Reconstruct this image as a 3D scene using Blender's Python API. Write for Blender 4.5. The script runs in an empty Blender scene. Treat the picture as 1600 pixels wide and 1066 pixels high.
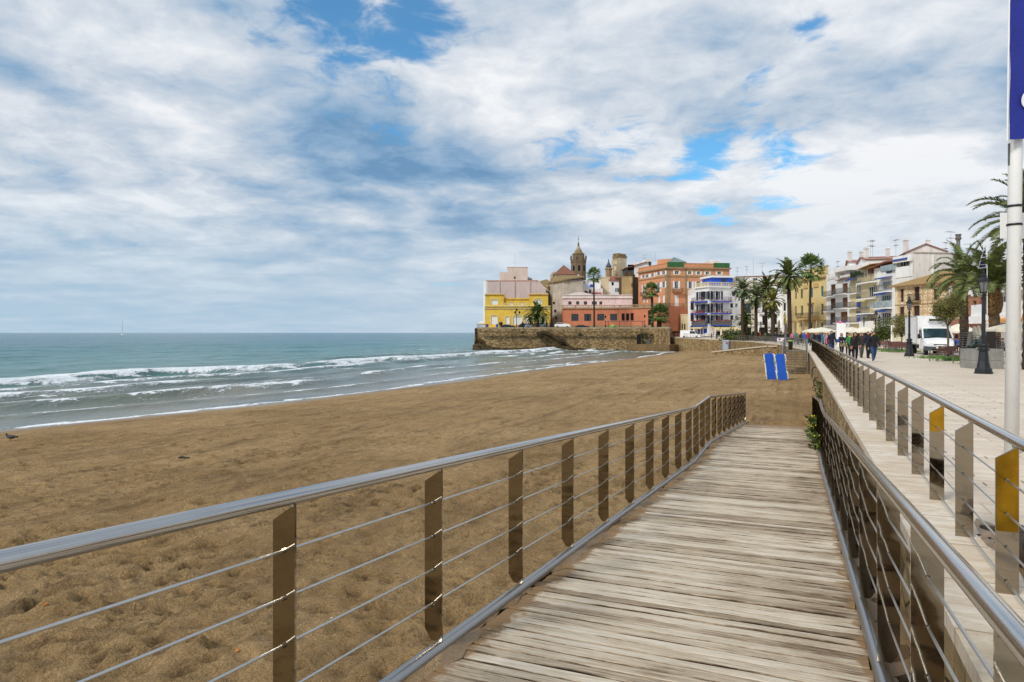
import bpy, bmesh, math, random
import numpy as np
from mathutils import Vector, Matrix
random.seed(7)
R = math.radians
SC = bpy.context.scene
COL = SC.collection
FPX = 1067.0
CAMZ = 1.68
HEAD = math.atan2(0.3872, 0.9220)          # the promenade runs this far to the right of north (+Y)
SU = (math.sin(HEAD), math.cos(HEAD))      # along the promenade
TU = (math.cos(HEAD), -math.sin(HEAD))     # across it, towards the town
SEA = -2.92

def P2(px, d): return ((px - 800.0) / FPX * d, d)
def Z(py, d): return CAMZ + (520.0 - py) / FPX * d
def W(px, py, d): return ((px - 800.0) / FPX * d, d, Z(py, d))
def ST(t, s): return (t * TU[0] + s * SU[0], t * TU[1] + s * SU[1])
def toST(x, y): return (x * TU[0] + y * TU[1], x * SU[0] + y * SU[1])

# ---------------------------------------------------------------- things
def setp(o, label=None, cat=None, group=None, kind=None):
    if label: o['label'] = label
    if cat: o['category'] = cat
    if group: o['group'] = group
    if kind: o['kind'] = kind
    return o
def thing(name, label, cat, loc=(0, 0, 0), rz=0.0, group=None):
    o = bpy.data.objects.new(name, None); COL.objects.link(o)
    o.location = loc; o.rotation_euler = (0, 0, rz); o.empty_display_size = .2
    return setp(o, label, cat, group)
def copy_tree(o, parent=None):
    c = o.copy(); COL.objects.link(c); c.parent = parent
    for ch in list(o.children): copy_tree(ch, c)
    return c
def dup(o, loc, rz=None, label=None, group=None, scale=None):
    c = copy_tree(o); c.location = loc
    if rz is not None: c.rotation_euler = (0, 0, rz)
    if label: c['label'] = label
    if group: c['group'] = group
    if scale: c.scale = (scale,) * 3 if not isinstance(scale, tuple) else scale
    return c

# ---------------------------------------------------------------- mesh builder
class MB:
    def __init__(self): self.v = []; self.f = []; self.m = []
    def add(self, vs, fs, mi=0):
        n = len(self.v); self.v.extend([tuple(p) for p in vs])
        for f in fs: self.f.append(tuple(i + n for i in f)); self.m.append(mi)
        return self
    def box(self, x0, x1, y0, y1, z0, z1, mi=0, mat=None):
        vs = [(x0,y0,z0),(x1,y0,z0),(x1,y1,z0),(x0,y1,z0),(x0,y0,z1),(x1,y0,z1),(x1,y1,z1),(x0,y1,z1)]
        if mat is not None: vs = [tuple(mat @ Vector(p)) for p in vs]
        return self.add(vs, [(0,3,2,1),(4,5,6,7),(0,1,5,4),(1,2,6,5),(2,3,7,6),(3,0,4,7)], mi)
    def bbox(self, x0, x1, y0, y1, z0, z1, b=.01, mi=0, mat=None):
        "box with chamfered edges"
        bm = bmesh.new(); bmesh.ops.create_cube(bm, size=1)
        for v in bm.verts:
            v.co = Vector(((x0+x1)/2 + v.co.x*(x1-x0), (y0+y1)/2 + v.co.y*(y1-y0), (z0+z1)/2 + v.co.z*(z1-z0)))
        bmesh.ops.bevel(bm, geom=bm.edges[:], offset=b, segments=2, affect='EDGES', profile=.6)
        self.addbm(bm, mi, mat); return self
    def addbm(self, bm, mi=0, mat=None):
        bm.verts.index_update()
        vs = [tuple((mat @ v.co) if mat is not None else v.co) for v in bm.verts]
        self.add(vs, [[v.index for v in f.verts] for f in bm.faces], mi); bm.free()
    def prism(self, poly, z0, z1, mi=0, cap=True):
        n = len(poly)
        a = sum(poly[i][0]*poly[(i+1)%n][1]-poly[(i+1)%n][0]*poly[i][1] for i in range(n))
        if a < 0: poly = poly[::-1]
        vs = [(p[0],p[1],z0) for p in poly] + [(p[0],p[1],z1) for p in poly]
        fs = [(i,(i+1)%n,(i+1)%n+n,i+n) for i in range(n)]
        if cap: fs += [tuple(range(n-1,-1,-1)), tuple(range(n,2*n))]
        return self.add(vs, fs, mi)
    def tube(self, pts, rad, n=8, mi=0, cap=True):
        pts = [Vector(p) for p in pts]; k = len(pts); vs = []
        for i, p in enumerate(pts):
            d = (pts[min(i+1,k-1)] - pts[max(i-1,0)]).normalized()
            up = Vector((0,0,1)) if abs(d.z) < .95 else Vector((1,0,0))
            a = d.cross(up).normalized(); b = a.cross(d).normalized()
            r = rad[i] if isinstance(rad,(list,tuple)) else rad
            for j in range(n):
                t = 2*math.pi*j/n; vs.append(p + a*math.cos(t)*r + b*math.sin(t)*r)
        fs = [(i*n+j, i*n+(j+1)%n, (i+1)*n+(j+1)%n, (i+1)*n+j) for i in range(k-1) for j in range(n)]
        if cap: fs += [tuple(range(n-1,-1,-1)), tuple(range((k-1)*n,k*n))]
        return self.add(vs, fs, mi)
    def lathe(self, prof, n=12, c=(0,0,0), mi=0, rot=0., cap=True):
        vs = []; k = len(prof)
        for r, z in prof:
            for j in range(n):
                t = 2*math.pi*j/n + rot; vs.append((c[0]+r*math.cos(t), c[1]+r*math.sin(t), c[2]+z))
        fs = [(i*n+j, i*n+(j+1)%n, (i+1)*n+(j+1)%n, (i+1)*n+j) for i in range(k-1) for j in range(n)]
        if cap: fs += [tuple(range(n-1,-1,-1)), tuple(range((k-1)*n,k*n))]
        return self.add(vs, fs, mi)
    def sphere(self, c, r, mi=0, sub=2, sc=(1,1,1)):
        bm = bmesh.new(); bmesh.ops.create_icosphere(bm, subdivisions=sub, radius=r)
        for v in bm.verts: v.co = Vector((c[0]+v.co.x*sc[0], c[1]+v.co.y*sc[1], c[2]+v.co.z*sc[2]))
        self.addbm(bm, mi); return self
    def bar(self, a, b, w, h=None, mi=0):
        "rectangular bar between two points"
        h = h or w; a = Vector(a); b = Vector(b); d = b-a; L = d.length; d.normalize()
        up = Vector((0,0,1)) if abs(d.z) < .95 else Vector((0,1,0))
        x = d.cross(up).normalized(); y = x.cross(d).normalized()
        vs = [a+x*sx*w/2+y*sy*h/2+d*L*q for q in (0,1) for sx,sy in ((-1,-1),(1,-1),(1,1),(-1,1))]
        return self.add(vs, [(0,1,2,3),(7,6,5,4),(0,4,5,1),(1,5,6,2),(2,6,7,3),(3,7,4,0)], mi)
    def build(self, name, mats, parent=None, origin=None, smooth=False, label=None):
        me = bpy.data.meshes.new(name)
        v = self.v
        if origin is not None: v = [(p[0]-origin[0], p[1]-origin[1], p[2]-origin[2]) for p in v]
        me.from_pydata([tuple(p) for p in v], [], self.f)
        mats = mats if isinstance(mats,(list,tuple)) else [mats]
        for m in mats: me.materials.append(m)
        if len(mats) > 1: me.polygons.foreach_set('material_index', self.m)
        if smooth: me.polygons.foreach_set('use_smooth', [True]*len(me.polygons))
        me.update()
        o = bpy.data.objects.new(name, me); COL.objects.link(o)
        if parent is not None: o.parent = parent
        if label: o['label'] = label
        return o

# ---------------------------------------------------------------- materials
def lin(c):
    c = [x/255.0 for x in c]
    return tuple((x/12.92 if x <= .04045 else ((x+.055)/1.055)**2.4) for x in c) + (1.0,)
class N:
    "tiny node helper"
    def __init__(self, tree): self.t = tree
    def new(self, typ, **kw):
        n = self.t.nodes.new(typ)
        for k, v in kw.items():
            if k.startswith('i_'):
                key = k[2:]; key = int(key) if key.isdigit() else key.replace('_', ' ')
                self.set(n.inputs[key], v)
            else: setattr(n, k, v)
        return n
    def set(self, sock, v):
        if isinstance(v, bpy.types.NodeSocket): self.t.links.new(v, sock)
        else: sock.default_value = v
    def math(self, op, a, b=0.0, c=0.0, clamp=False):
        n = self.t.nodes.new('ShaderNodeMath'); n.operation = op; n.use_clamp = clamp
        for i, v in enumerate((a, b, c)): self.set(n.inputs[i], v)
        return n.outputs[0]
    def vmath(self, op, a, b=(0,0,0)):
        n = self.t.nodes.new('ShaderNodeVectorMath'); n.operation = op
        self.set(n.inputs[0], a); self.set(n.inputs[1], b)
        return n.outputs['Value'] if op in ('DISTANCE','LENGTH','DOT_PRODUCT') else n.outputs[0]
    def noise(self, vec, scale, detail=4, rough=.55, dist=0.):
        n = self.t.nodes.new('ShaderNodeTexNoise'); self.set(n.inputs['Vector'], vec)
        n.inputs['Scale'].default_value = scale; n.inputs['Detail'].default_value = detail
        n.inputs['Roughness'].default_value = rough; n.inputs['Distortion'].default_value = dist
        return n.outputs['Fac']
    def scale(self, vec, s):
        n = self.t.nodes.new('ShaderNodeMapping'); self.set(n.inputs['Vector'], vec); n.inputs['Scale'].default_value = s
        return n.outputs[0]
    def rng(self, v, a, b, c=0., d=1., smooth=False):
        n = self.t.nodes.new('ShaderNodeMapRange'); n.interpolation_type = 'SMOOTHSTEP' if smooth else 'LINEAR'
        for i, x in enumerate((v, a, b, c, d)): self.set(n.inputs[i], x)
        return n.outputs[0]
    def mix(self, f, a, b, mode='MIX'):
        n = self.t.nodes.new('ShaderNodeMix'); n.data_type = 'RGBA'; n.blend_type = mode
        self.set(n.inputs[0], f); self.set(n.inputs[6], a); self.set(n.inputs[7], b)
        return n.outputs[2]
    def ramp(self, f, stops):
        n = self.t.nodes.new('ShaderNodeValToRGB'); self.set(n.inputs[0], f)
        e = n.color_ramp.elements
        while len(e) < len(stops): e.new(.5)
        for i, (p, c) in enumerate(stops): e[i].position = p; e[i].color = c
        return n.outputs[0]
    def bump(self, h, strength=.3, dist=.02, normal=None):
        n = self.t.nodes.new('ShaderNodeBump'); self.set(n.inputs['Height'], h)
        n.inputs['Strength'].default_value = strength; n.inputs['Distance'].default_value = dist
        if normal is not None: self.set(n.inputs['Normal'], normal)
        return n.outputs[0]
def newmat(name):
    m = bpy.data.materials.new(name); m.use_nodes = True
    t = m.node_tree; b = t.nodes['Principled BSDF']
    n = N(t); co = t.nodes.new('ShaderNodeTexCoord').outputs['Object']
    return m, n, b, co
_mc = {}
def M(name, rgb, rough=.8, metal=0., var=.12, sc=3., bump=.0, bsc=None, spec=.5, dirt=0.):
    "plain procedural surface: noise-varied colour, optional bump and rain-streak dirt"
    if name in _mc: return _mc[name]
    m, n, b, co = newmat(name); c = lin(rgb)
    f = n.noise(co, sc, 5, .6)
    lo = tuple(x*(1-var*1.6) for x in c[:3])+(1,); hi = tuple(min(1,x*(1+var)) for x in c[:3])+(1,)
    col = n.mix(n.rng(f,.3,.7), lo, hi)
    if dirt:
        st = n.noise(n.scale(co,(2.2,2.2,.25)), 1.3, 5, .65)
        col = n.mix(n.math('MULTIPLY', n.rng(st,.5,.75), dirt), col, lin((88,76,62)))
    n.set(b.inputs['Base Color'], col)
    b.inputs['Roughness'].default_value = rough; b.inputs['Metallic'].default_value = metal
    b.inputs['Specular IOR Level'].default_value = spec
    if bump: n.set(b.inputs['Normal'], n.bump(n.noise(co, bsc or sc*6, 4), bump, .03))
    _mc[name] = m; return m
# ---------------------------------------------------------------- special materials
def mat_steel(name='brushed_steel', rough=.16, tint=(196,194,190)):
    m, n, b, co = newmat(name)
    f = n.noise(co, 3, 3); f2 = n.noise(n.scale(co,(30,30,30)), 4, 3, .7)
    n.set(b.inputs['Base Color'], n.mix(n.rng(f,.4,.8,0.,.5), lin(tint), tuple(.8*x for x in lin(tint)[:3])+(1,)))
    n.set(b.inputs['Roughness'], n.math('ADD', rough, n.math('MULTIPLY', n.rng(f2,.5,.8), .10)))
    b.inputs['Metallic'].default_value = 1.
    n.set(b.inputs['Normal'], n.bump(f2, .03, .004))
    return m
STEEL = mat_steel('brushed_steel', .13, (188,186,184)); TUBE = mat_steel('dull_steel_tube', .3, (168,166,164))
PLATE = mat_steel('steel_plate', .05, (158,148,132))
def ripple(m):
    n = N(m.node_tree); b = m.node_tree.nodes['Principled BSDF']; co = n.new('ShaderNodeTexCoord').outputs['Object']
    n.set(b.inputs['Normal'], n.bump(n.noise(n.scale(co,(1.,1.,5.)), 1.3, 1), .07, .05))
ripple(PLATE)
CABLE = M('wire_cable', (206,206,204), .32, 1., .06, 20)
AMBER_REFL = M('amber_reflection', (160,122,30), .12, .9, .45, 2.2)  # amber reflection on the post plates, painted as a metallic colour

def mat_wood():
    m, n, b, co = newmat('weathered_planks')
    at = n.new('ShaderNodeAttribute', attribute_name='rnd'); rnd = at.outputs['Fac']
    off = n.new('ShaderNodeCombineXYZ'); n.set(off.inputs[0], n.math('MULTIPLY', rnd, 37.)); n.set(off.inputs[2], n.math('MULTIPLY', rnd, 91.))
    v = n.vmath('ADD', co, off.outputs[0])
    grain = n.noise(n.scale(v,(1.1,30,30)), 1.7, 7, .72, .5)
    fine = n.noise(n.scale(v,(6,120,120)), 1.0, 5, .7)
    blot = n.noise(co, .85, 6, .66, .6)
    g = n.math('ADD', n.math('MULTIPLY', grain, .60), n.math('MULTIPLY', fine, .40))
    g = n.math('ADD', g, n.math('MULTIPLY', n.math('SUBTRACT', blot, .5), .30))
    g = n.math('ADD', g, n.math('MULTIPLY', n.math('SUBTRACT', rnd, .36), .17))
    sep = n.new('ShaderNodeSeparateXYZ'); n.set(sep.inputs[0], co)
    edge = n.math('ADD', n.math('MULTIPLY', n.rng(sep.outputs[0], -2.1, -1.75, .20, 0.), n.rng(n.noise(co,1.2,3),.3,.6)), n.math('MULTIPLY', n.rng(sep.outputs[0], -.3, .45, 0., .10), n.rng(blot,.65,.35)))
    g = n.math('SUBTRACT', g, edge)
    ac = n.new('ShaderNodeAttribute', attribute_name='across').outputs['Fac']
    je = n.math('ABSOLUTE', n.math('SUBTRACT', ac, .5)); jn = n.noise(n.scale(v,(1.3,3,3)), 1.5, 5, .65)
    jw = n.rng(jn, .42, .72, .485, .37)
    g = n.math('SUBTRACT', g, n.math('MULTIPLY', n.rng(je, jw, n.math('ADD', jw, .10)), .26))
    col = n.ramp(g, [(.22, lin((46,35,26))), (.34, lin((100,80,60))), (.42, lin((148,129,106))), (.50, lin((186,169,144))), (.66, lin((222,209,190)))])
    # sand blown against the kerbs
    sn = n.noise(co, 5., 6, .7)
    sx = n.math('ADD', n.rng(sep.outputs[0], -2.06, -1.72, 1., 0.), n.rng(sep.outputs[0], .2, .45, 0., .8))
    sm = n.rng(n.math('ADD', sx, n.math('MULTIPLY', n.math('SUBTRACT', sn, .5), 1.5)), .52, .7)
    sfar = n.rng(n.math('ADD', n.rng(sep.outputs[1], 22.5, 27, 0., .9), n.math('MULTIPLY', n.math('SUBTRACT', sn, .5), 1.2)), .4, .9)
    col = n.mix(n.math('MAXIMUM', sm, sfar), col, lin((140,112,80)))
    n.set(b.inputs['Base Color'], col); b.inputs['Roughness'].default_value = .85; b.inputs['Specular IOR Level'].default_value = .25
    n.set(b.inputs['Normal'], n.bump(n.math('ADD', grain, n.math('MULTIPLY', fine, .6)), .55, .012))
    return m
WOOD = mat_wood()

def mat_sand():
    m, n, b, co = newmat('beach_sand')
    at = n.new('ShaderNodeAttribute', attribute_name='inland'); p = at.outputs['Fac']
    big = n.noise(co, .16, 5, .6, .6); mid = n.noise(n.scale(co,(1.6,.8,1)), .9, 6, .68, .4); fine = n.noise(co, 28, 6, .75); clod = n.noise(co, 5.5, 6, .72, .3)
    g = n.math('ADD', n.math('MULTIPLY', big, .30), n.math('MULTIPLY', mid, .40))
    g = n.math('ADD', g, n.math('MULTIPLY', fine, .30))
    col = n.ramp(g, [(.32, lin((100,78,47))), (.43, lin((150,120,78))), (.54, lin((184,151,104))), (.68, lin((216,187,141)))])
    # darker damp patches turned up by feet, and painted shade in footprint hollows
    grit = n.noise(co, 70, 2, .6); col = n.mix(n.rng(grit, .34, .50, .5, 0.), col, lin((66,50,32))); col = n.mix(n.rng(grit, .62, .78, 0., .5), col, lin((226,204,166)))
    trk = n.noise(n.scale(co,(2.4,.10,1)), .8, 5, .6, .25); col = n.mix(n.rng(trk, .52, .64, 0., .34), col, lin((96,75,48)))
    damp = n.rng(n.math('ADD', n.math('MULTIPLY', mid, .62), n.math('MULTIPLY', clod, .48)), .575, .70)
    col = n.mix(n.math('MULTIPLY', damp, .72), col, lin((80,60,38)))
    str_ = n.noise(n.scale(co,(2.2,.55,1)), .55, 8, .72, .5)
    col = n.mix(n.math('MULTIPLY', n.rng(str_, .54, .68), .55), col, lin((88,67,42)))
    pit_shade = n.new('ShaderNodeAttribute', attribute_name='pit_shade').outputs['Fac']
    col = n.mix(n.math('MULTIPLY', n.rng(pit_shade, .015, .07), .62), col, lin((72,54,34)))  # damp tone plus painted shade, following the depth of the footprint hollows
    wob = n.math('ADD', p, n.math('MULTIPLY', n.math('SUBTRACT', n.noise(co, .35, 4), .5), 2.6))
    wet = n.rng(wob, .8, 4.2, 1., 0., True)
    col = n.mix(n.math('MULTIPLY', wet, .6), col, lin((112,88,60)))
    n.set(b.inputs['Base Color'], col)
    n.set(b.inputs['Roughness'], n.rng(wet, 0, 1, .95, .3)); b.inputs['Specular IOR Level'].default_value = .3
    h = n.math('ADD', n.math('MULTIPLY', clod, 1.), n.math('MULTIPLY', fine, .28))
    h = n.math('ADD', h, n.math('MULTIPLY', mid, 1.4))
    h = n.math('MULTIPLY', h, n.rng(wet, 0, 1, 1., .08))
    n.set(b.inputs['Normal'], n.bump(h, 1., .12))
    return m
SAND = mat_sand()

def mat_water():
    m, n, b, co = newmat('sea_water')
    q = n.new('ShaderNodeAttribute', attribute_name='offshore').outputs['Fac']
    fm = n.new('ShaderNodeAttribute', attribute_name='foam').outputs['Fac']
    sep = n.new('ShaderNodeSeparateXYZ'); n.set(sep.inputs[0], co)
    big = n.noise(n.scale(co,(.9,.35,1)), .06, 4, .6)
    wob = n.math('ADD', q, n.math('MULTIPLY', n.math('SUBTRACT', big, .5), 60.))
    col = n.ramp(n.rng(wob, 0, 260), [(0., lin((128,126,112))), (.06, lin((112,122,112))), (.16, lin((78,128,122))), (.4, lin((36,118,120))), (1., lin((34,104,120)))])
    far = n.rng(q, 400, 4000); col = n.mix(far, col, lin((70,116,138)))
    chop = n.noise(n.scale(co,(1.,.42,1)), .32, 6, .62, .4)
    col = n.mix(n.math('MULTIPLY', n.rng(chop,.42,.68), .5), col, lin((26,62,66)))
    # foam: macro mask broken up by fine noise
    fn = n.noise(n.scale(co,(1.,.32,1)), .85, 9, .7, .8); fn2 = n.noise(n.scale(co,(1.,.5,1)), 7., 5, .7)
    fx = n.math('ADD', fm, n.math('MULTIPLY', n.math('SUBTRACT', fn, .5), 1.7))
    fx = n.math('ADD', fx, n.math('MULTIPLY', n.math('SUBTRACT', fn2, .5), .9))
    foam = n.rng(fx, .52, .70, 0., 1., True)
    foam = n.math('MULTIPLY', foam, n.rng(fm, .05, .2))
    caps = n.rng(n.noise(n.scale(co,(1.,.3,1)), .19, 9, .68, .3), .70, .74)
    foam = n.math('MAXIMUM', foam, n.math('MULTIPLY', caps, n.rng(q, 20, 60, 0., .45)))
    col = n.mix(foam, col, lin((232,236,238)))
    n.set(b.inputs['Base Color'], col)
    n.set(b.inputs['Roughness'], n.rng(foam, 0, 1, .16, .8)); b.inputs['IOR'].default_value = 1.33
    n.set(b.inputs['Specular IOR Level'], n.rng(q, 10, 120, .40, .10))
    w1 = n.noise(n.scale(co,(1.,.38,1)), .5, 5, .6, .3); w2 = n.noise(n.scale(co,(1.,.55,1)), 2.4, 5, .62)
    w3 = n.noise(n.scale(co,(1.,.3,1)), .09, 4, .6, .3)
    h = n.math('ADD', n.math('MULTIPLY', w1, .8), n.math('MULTIPLY', w2, .22)); h = n.math('ADD', h, n.math('MULTIPLY', w3, 2.2))
    h = n.math('ADD', h, n.math('MULTIPLY', foam, .12))
    h = n.math('MULTIPLY', h, n.rng(q, 0, 30, .3, 1.))
    n.set(b.inputs['Normal'], n.bump(h, 1., 1.0))
    return m
WATER = mat_water()

def mat_paving():
    m, n, b, co = newmat('promenade_paving')
    br = n.new('ShaderNodeTexBrick', offset=.5, squash=1.); n.set(br.inputs['Vector'], n.scale(co,(1.,1.,1.)))
    br.inputs['Scale'].default_value = 1.; br.inputs['Brick Width'].default_value = 1.1; br.inputs['Row Height'].default_value = .42
    br.inputs['Mortar Size'].default_value = .006; br.inputs['Mortar Smooth'].default_value = .3; br.inputs['Bias'].default_value = 0.
    br.inputs['Color1'].default_value = lin((232,218,200)); br.inputs['Color2'].default_value = lin((216,200,180)); br.inputs['Mortar'].default_value = lin((112,94,78))
    st = n.noise(n.scale(co,(.35,3.2,1)), 1.6, 6, .66, .4); big = n.noise(co, .25, 5, .6)
    g = n.math('ADD', n.math('MULTIPLY', st, .6), n.math('MULTIPLY', big, .4))
    col = n.mix(n.rng(g,.36,.62,.75,0.), br.outputs['Color'], lin((194,174,150)))
    col = n.mix(n.rng(n.noise(co, 9, 5, .7), .55, .8, 0., .4), col, lin((126,106,84)))
    n.set(b.inputs['Base Color'], col); b.inputs['Roughness'].default_value = .7
    n.set(b.inputs['Normal'], n.bump(n.math('SUBTRACT', n.math('MULTIPLY', st, .4), br.outputs['Fac']), .25, .012))
    return m
PAVING = mat_paving()

def mat_coping():
    m, n, b, co = newmat('coping_stone')
    br = n.new('ShaderNodeTexBrick', offset=0.); n.set(br.inputs['Vector'], co)
    br.inputs['Scale'].default_value = 1.; br.inputs['Brick Width'].default_value = 50.; br.inputs['Row Height'].default_value = .9
    br.inputs['Mortar Size'].default_value = .007; br.inputs['Bias'].default_value = 0.
    br.inputs['Color1'].default_value = lin((226,216,202)); br.inputs['Color2'].default_value = lin((212,196,172)); br.inputs['Mortar'].default_value = lin((120,105,88))
    st = n.noise(n.scale(co,(1.,3.,1)), 2.2, 6, .7, .8); f = n.noise(co, 18, 5, .7)
    col = n.mix(n.rng(st,.4,.62,.6,0.), br.outputs['Color'], lin((184,158,122)))
    col = n.mix(n.rng(f,.55,.8,0.,.45), col, lin((122,110,94)))
    n.set(b.inputs['Base Color'], col); b.inputs['Roughness'].default_value = .8
    n.set(b.inputs['Normal'], n.bump(n.math('SUBTRACT', f, n.math('MULTIPLY', br.outputs['Fac'], 1.5)), .3, .01))
    return m
COPING = mat_coping()

def mat_rubble(name, sc, pal, mortar=(168,146,112), stain=.5, flat=1.):
    m, n, b, co = newmat(name)
    warp = n.new('ShaderNodeTexNoise'); n.set(warp.inputs['Vector'], co); warp.inputs['Scale'].default_value = sc*1.3
    v = n.vmath('ADD', n.scale(co,(1,1,1.45*flat)), n.vmath('MULTIPLY', warp.outputs['Color'], (.22/sc,.22/sc,.22/sc)))
    vo = n.new('ShaderNodeTexVoronoi', feature='F1'); n.set(vo.inputs['Vector'], v); vo.inputs['Scale'].default_value = sc
    ve = n.new('ShaderNodeTexVoronoi', feature='DISTANCE_TO_EDGE'); n.set(ve.inputs['Vector'], v); ve.inputs['Scale'].default_value = sc
    s = n.new('ShaderNodeSeparateColor'); n.set(s.inputs[0], vo.outputs['Color'])
    k = len(pal)
    col = n.ramp(s.outputs[0], [(i/(k-1), lin(c)) for i, c in enumerate(pal)])
    fine = n.noise(co, sc*7, 5, .7)
    col = n.mix(n.rng(fine,.4,.75,0.,.4), col, lin((92,74,52)))
    ed = n.rng(ve.outputs['Distance'], .03, .13)
    col = n.mix(ed, lin(mortar), col)
    big = n.noise(n.scale(co,(.6,.6,.18)), .5, 6, .65)
    col = n.mix(n.math('MULTIPLY', n.rng(big,.48,.72), stain), col, lin((54,44,30)))
    n.set(b.inputs['Base Color'], col); b.inputs['Roughness'].default_value = .9; b.inputs['Specular IOR Level'].default_value = .2
    n.set(b.inputs['Normal'], n.bump(n.math('ADD', ed, n.math('MULTIPLY', fine, .4)), .7, .06))
    return m
RUBBLE = mat_rubble('rubble_masonry', 2.6, [(96,78,52),(140,116,80),(170,146,106),(196,172,128),(122,98,66)], (150,126,90), .35)
RUBBLE_N = mat_rubble('rough_boulder_masonry', 2.4, [(104,84,60),(150,126,94),(176,152,118),(130,106,78)], (96,78,58), .3)
BIGSTONE = mat_rubble('promontory_masonry', 2.3, [(92,74,48),(146,120,82),(184,158,114),(206,182,138),(118,94,62)], (136,112,78), .62)
ROCK = mat_rubble('wet_rock', .9, [(44,36,22),(84,68,38),(66,58,28),(104,84,50)], (40,32,20), .6)
ROCKB = M('brown_rock', (96,74,48), .9, 0, .35, 2., .6)

def mat_tiles(name, a, b_, moss=0.):
    m, n, b, co = newmat(name)
    w = n.new('ShaderNodeTexWave', wave_type='BANDS', bands_direction='DIAGONAL'); n.set(w.inputs['Vector'], co); w.inputs['Scale'].default_value = 1.3; w.inputs['Distortion'].default_value = 1.
    f = n.noise(co, 2.2, 6, .7)
    col = n.mix(n.rng(f,.35,.7), lin(a), lin(b_))
    col = n.mix(n.rng(w.outputs['Fac'],.2,.8,.35,0.), col, lin((70,48,34)))
    if moss: col = n.mix(n.math('MULTIPLY', n.rng(n.noise(co, 1.2, 5, .7),.45,.62), moss), col, lin((128,116,66)))
    n.set(b.inputs['Base Color'], col); b.inputs['Roughness'].default_value = .9
    n.set(b.inputs['Normal'], n.bump(w.outputs['Fac'], .6, .08))
    return m
TILE = mat_tiles('terracotta_tiles', (132,84,66), (158,106,82))
TILE_MOSS = mat_tiles('mossy_ochre_tiles', (166,132,82), (188,154,98), .35)
TILE_RED = mat_tiles('red_tiles', (150,88,68), (168,106,82))

def mat_glass(name, rgb, rough=.08):
    m, n, b, co = newmat(name)
    f = n.noise(co, 1.5, 3); c = lin(rgb)
    n.set(b.inputs['Base Color'], n.mix(n.rng(f,.35,.65), tuple(x*.6 for x in c[:3])+(1,), c))
    b.inputs['Roughness'].default_value = rough; b.inputs['Specular IOR Level'].default_value = .7
    return m
GLASS = mat_glass('window_glass', (44,50,54)); GLASS_L = mat_glass('pale_glass', (118,134,138)); DARK = M('dark_interior', (24,20,18), .9)
SCREEN = mat_glass('windscreen_glass', (52,74,84), .04)

def mat_pattern():
    "cream wall with round sgraffito rosettes"
    m, n, b, co = newmat('sgraffito_wall')
    s = n.new('ShaderNodeSeparateXYZ'); n.set(s.inputs[0], co)
    u = n.math('ADD', s.outputs[0], s.outputs[1])
    cell = lambda x: n.math('SUBTRACT', n.math('FRACT', n.math('MULTIPLY', x, 1.15)), .5)
    a = cell(s.outputs[1]); c = cell(s.outputs[2])
    r = n.math('SQRT', n.math('ADD', n.math('MULTIPLY', a, a), n.math('MULTIPLY', c, c)))
    ring = n.math('ABSOLUTE', n.math('SUBTRACT', r, .3)); f = n.rng(ring, .05, .12, 1., 0.)
    f = n.math('MAXIMUM', f, n.rng(r, .06, .12, 1., 0.))
    f = n.math('MULTIPLY', f, n.rng(n.noise(co, 1.2, 4), .35, .55))
    col = n.mix(f, lin((196,166,126)), lin((238,222,188)))
    col = n.mix(n.rng(n.noise(co, .7, 6, .7),.5,.75,0.,.6), col, lin((134,108,78)))
    n.set(b.inputs['Base Color'], col); b.inputs['Roughness'].default_value = .9
    return m
SGRAF = mat_pattern()

# leaf materials carry light and dark clumps through a per-face random attribute
def mat_leaf(name, dark, light, tr=.25):
    m, n, b, co = newmat(name)
    rnd = n.new('ShaderNodeAttribute', attribute_name='rnd').outputs['Fac']
    f = n.math('ADD', n.math('MULTIPLY', n.noise(co, 1.6, 3), .6), n.math('MULTIPLY', rnd, .45))
    n.set(b.inputs['Base Color'], n.mix(n.rng(f,.3,.75), lin(dark), lin(light)))
    b.inputs['Roughness'].default_value = .55; b.inputs['Specular IOR Level'].default_value = .3
    return m
PALM = mat_leaf('palm_leaf', (52,66,32), (128,138,76)); PALM_GREY = mat_leaf('blue_grey_palm_leaf', (66,80,54), (142,152,112))
PALM_Y = mat_leaf('yellowish_palm_leaf', (76,80,34), (164,156,78)); FAN = mat_leaf('fan_palm_leaf', (52,72,34), (120,142,74))
LEAF = mat_leaf('shrub_leaf', (40,52,20), (104,118,50)); TAMA = mat_leaf('feathery_leaf', (66,74,34), (142,134,72)); GREEN = mat_leaf('grass_leaf', (42,80,22), (104,150,50))
FLOWER = M('yellow_petal', (232,204,30), .6); REDFL = M('red_petal', (188,32,40), .6, 0, .3, 8)
BARK = M('palm_bark', (104,84,62), .95, 0, .4, 6, .9, 14); BARK_D = M('dark_palm_bark', (70,54,40), .95, 0, .4, 6, .9, 14)
PINE = mat_rubble('palm_leaf_bases', 11., [(150,116,74),(176,140,92),(120,88,54)], (40,28,18), .2, .6)
IRON = M('cast_iron', (40,42,45), .5, .3, .3, 8, .1); LAMPG = mat_glass('lantern_glass', (120,124,126), .15)
BLACK = M('black_plastic', (20,20,22), .45); RUBBER = M('tyre_rubber', (24,24,25), .85); WHITE = M('white_paint', (240,240,238), .45, 0, .05, 2, 0, None, .5, .08)
TRUCKW = M('white_truck_paint', (240,240,241), .3, 0, .05, 1.2, 0, None, .5, .12)
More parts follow.
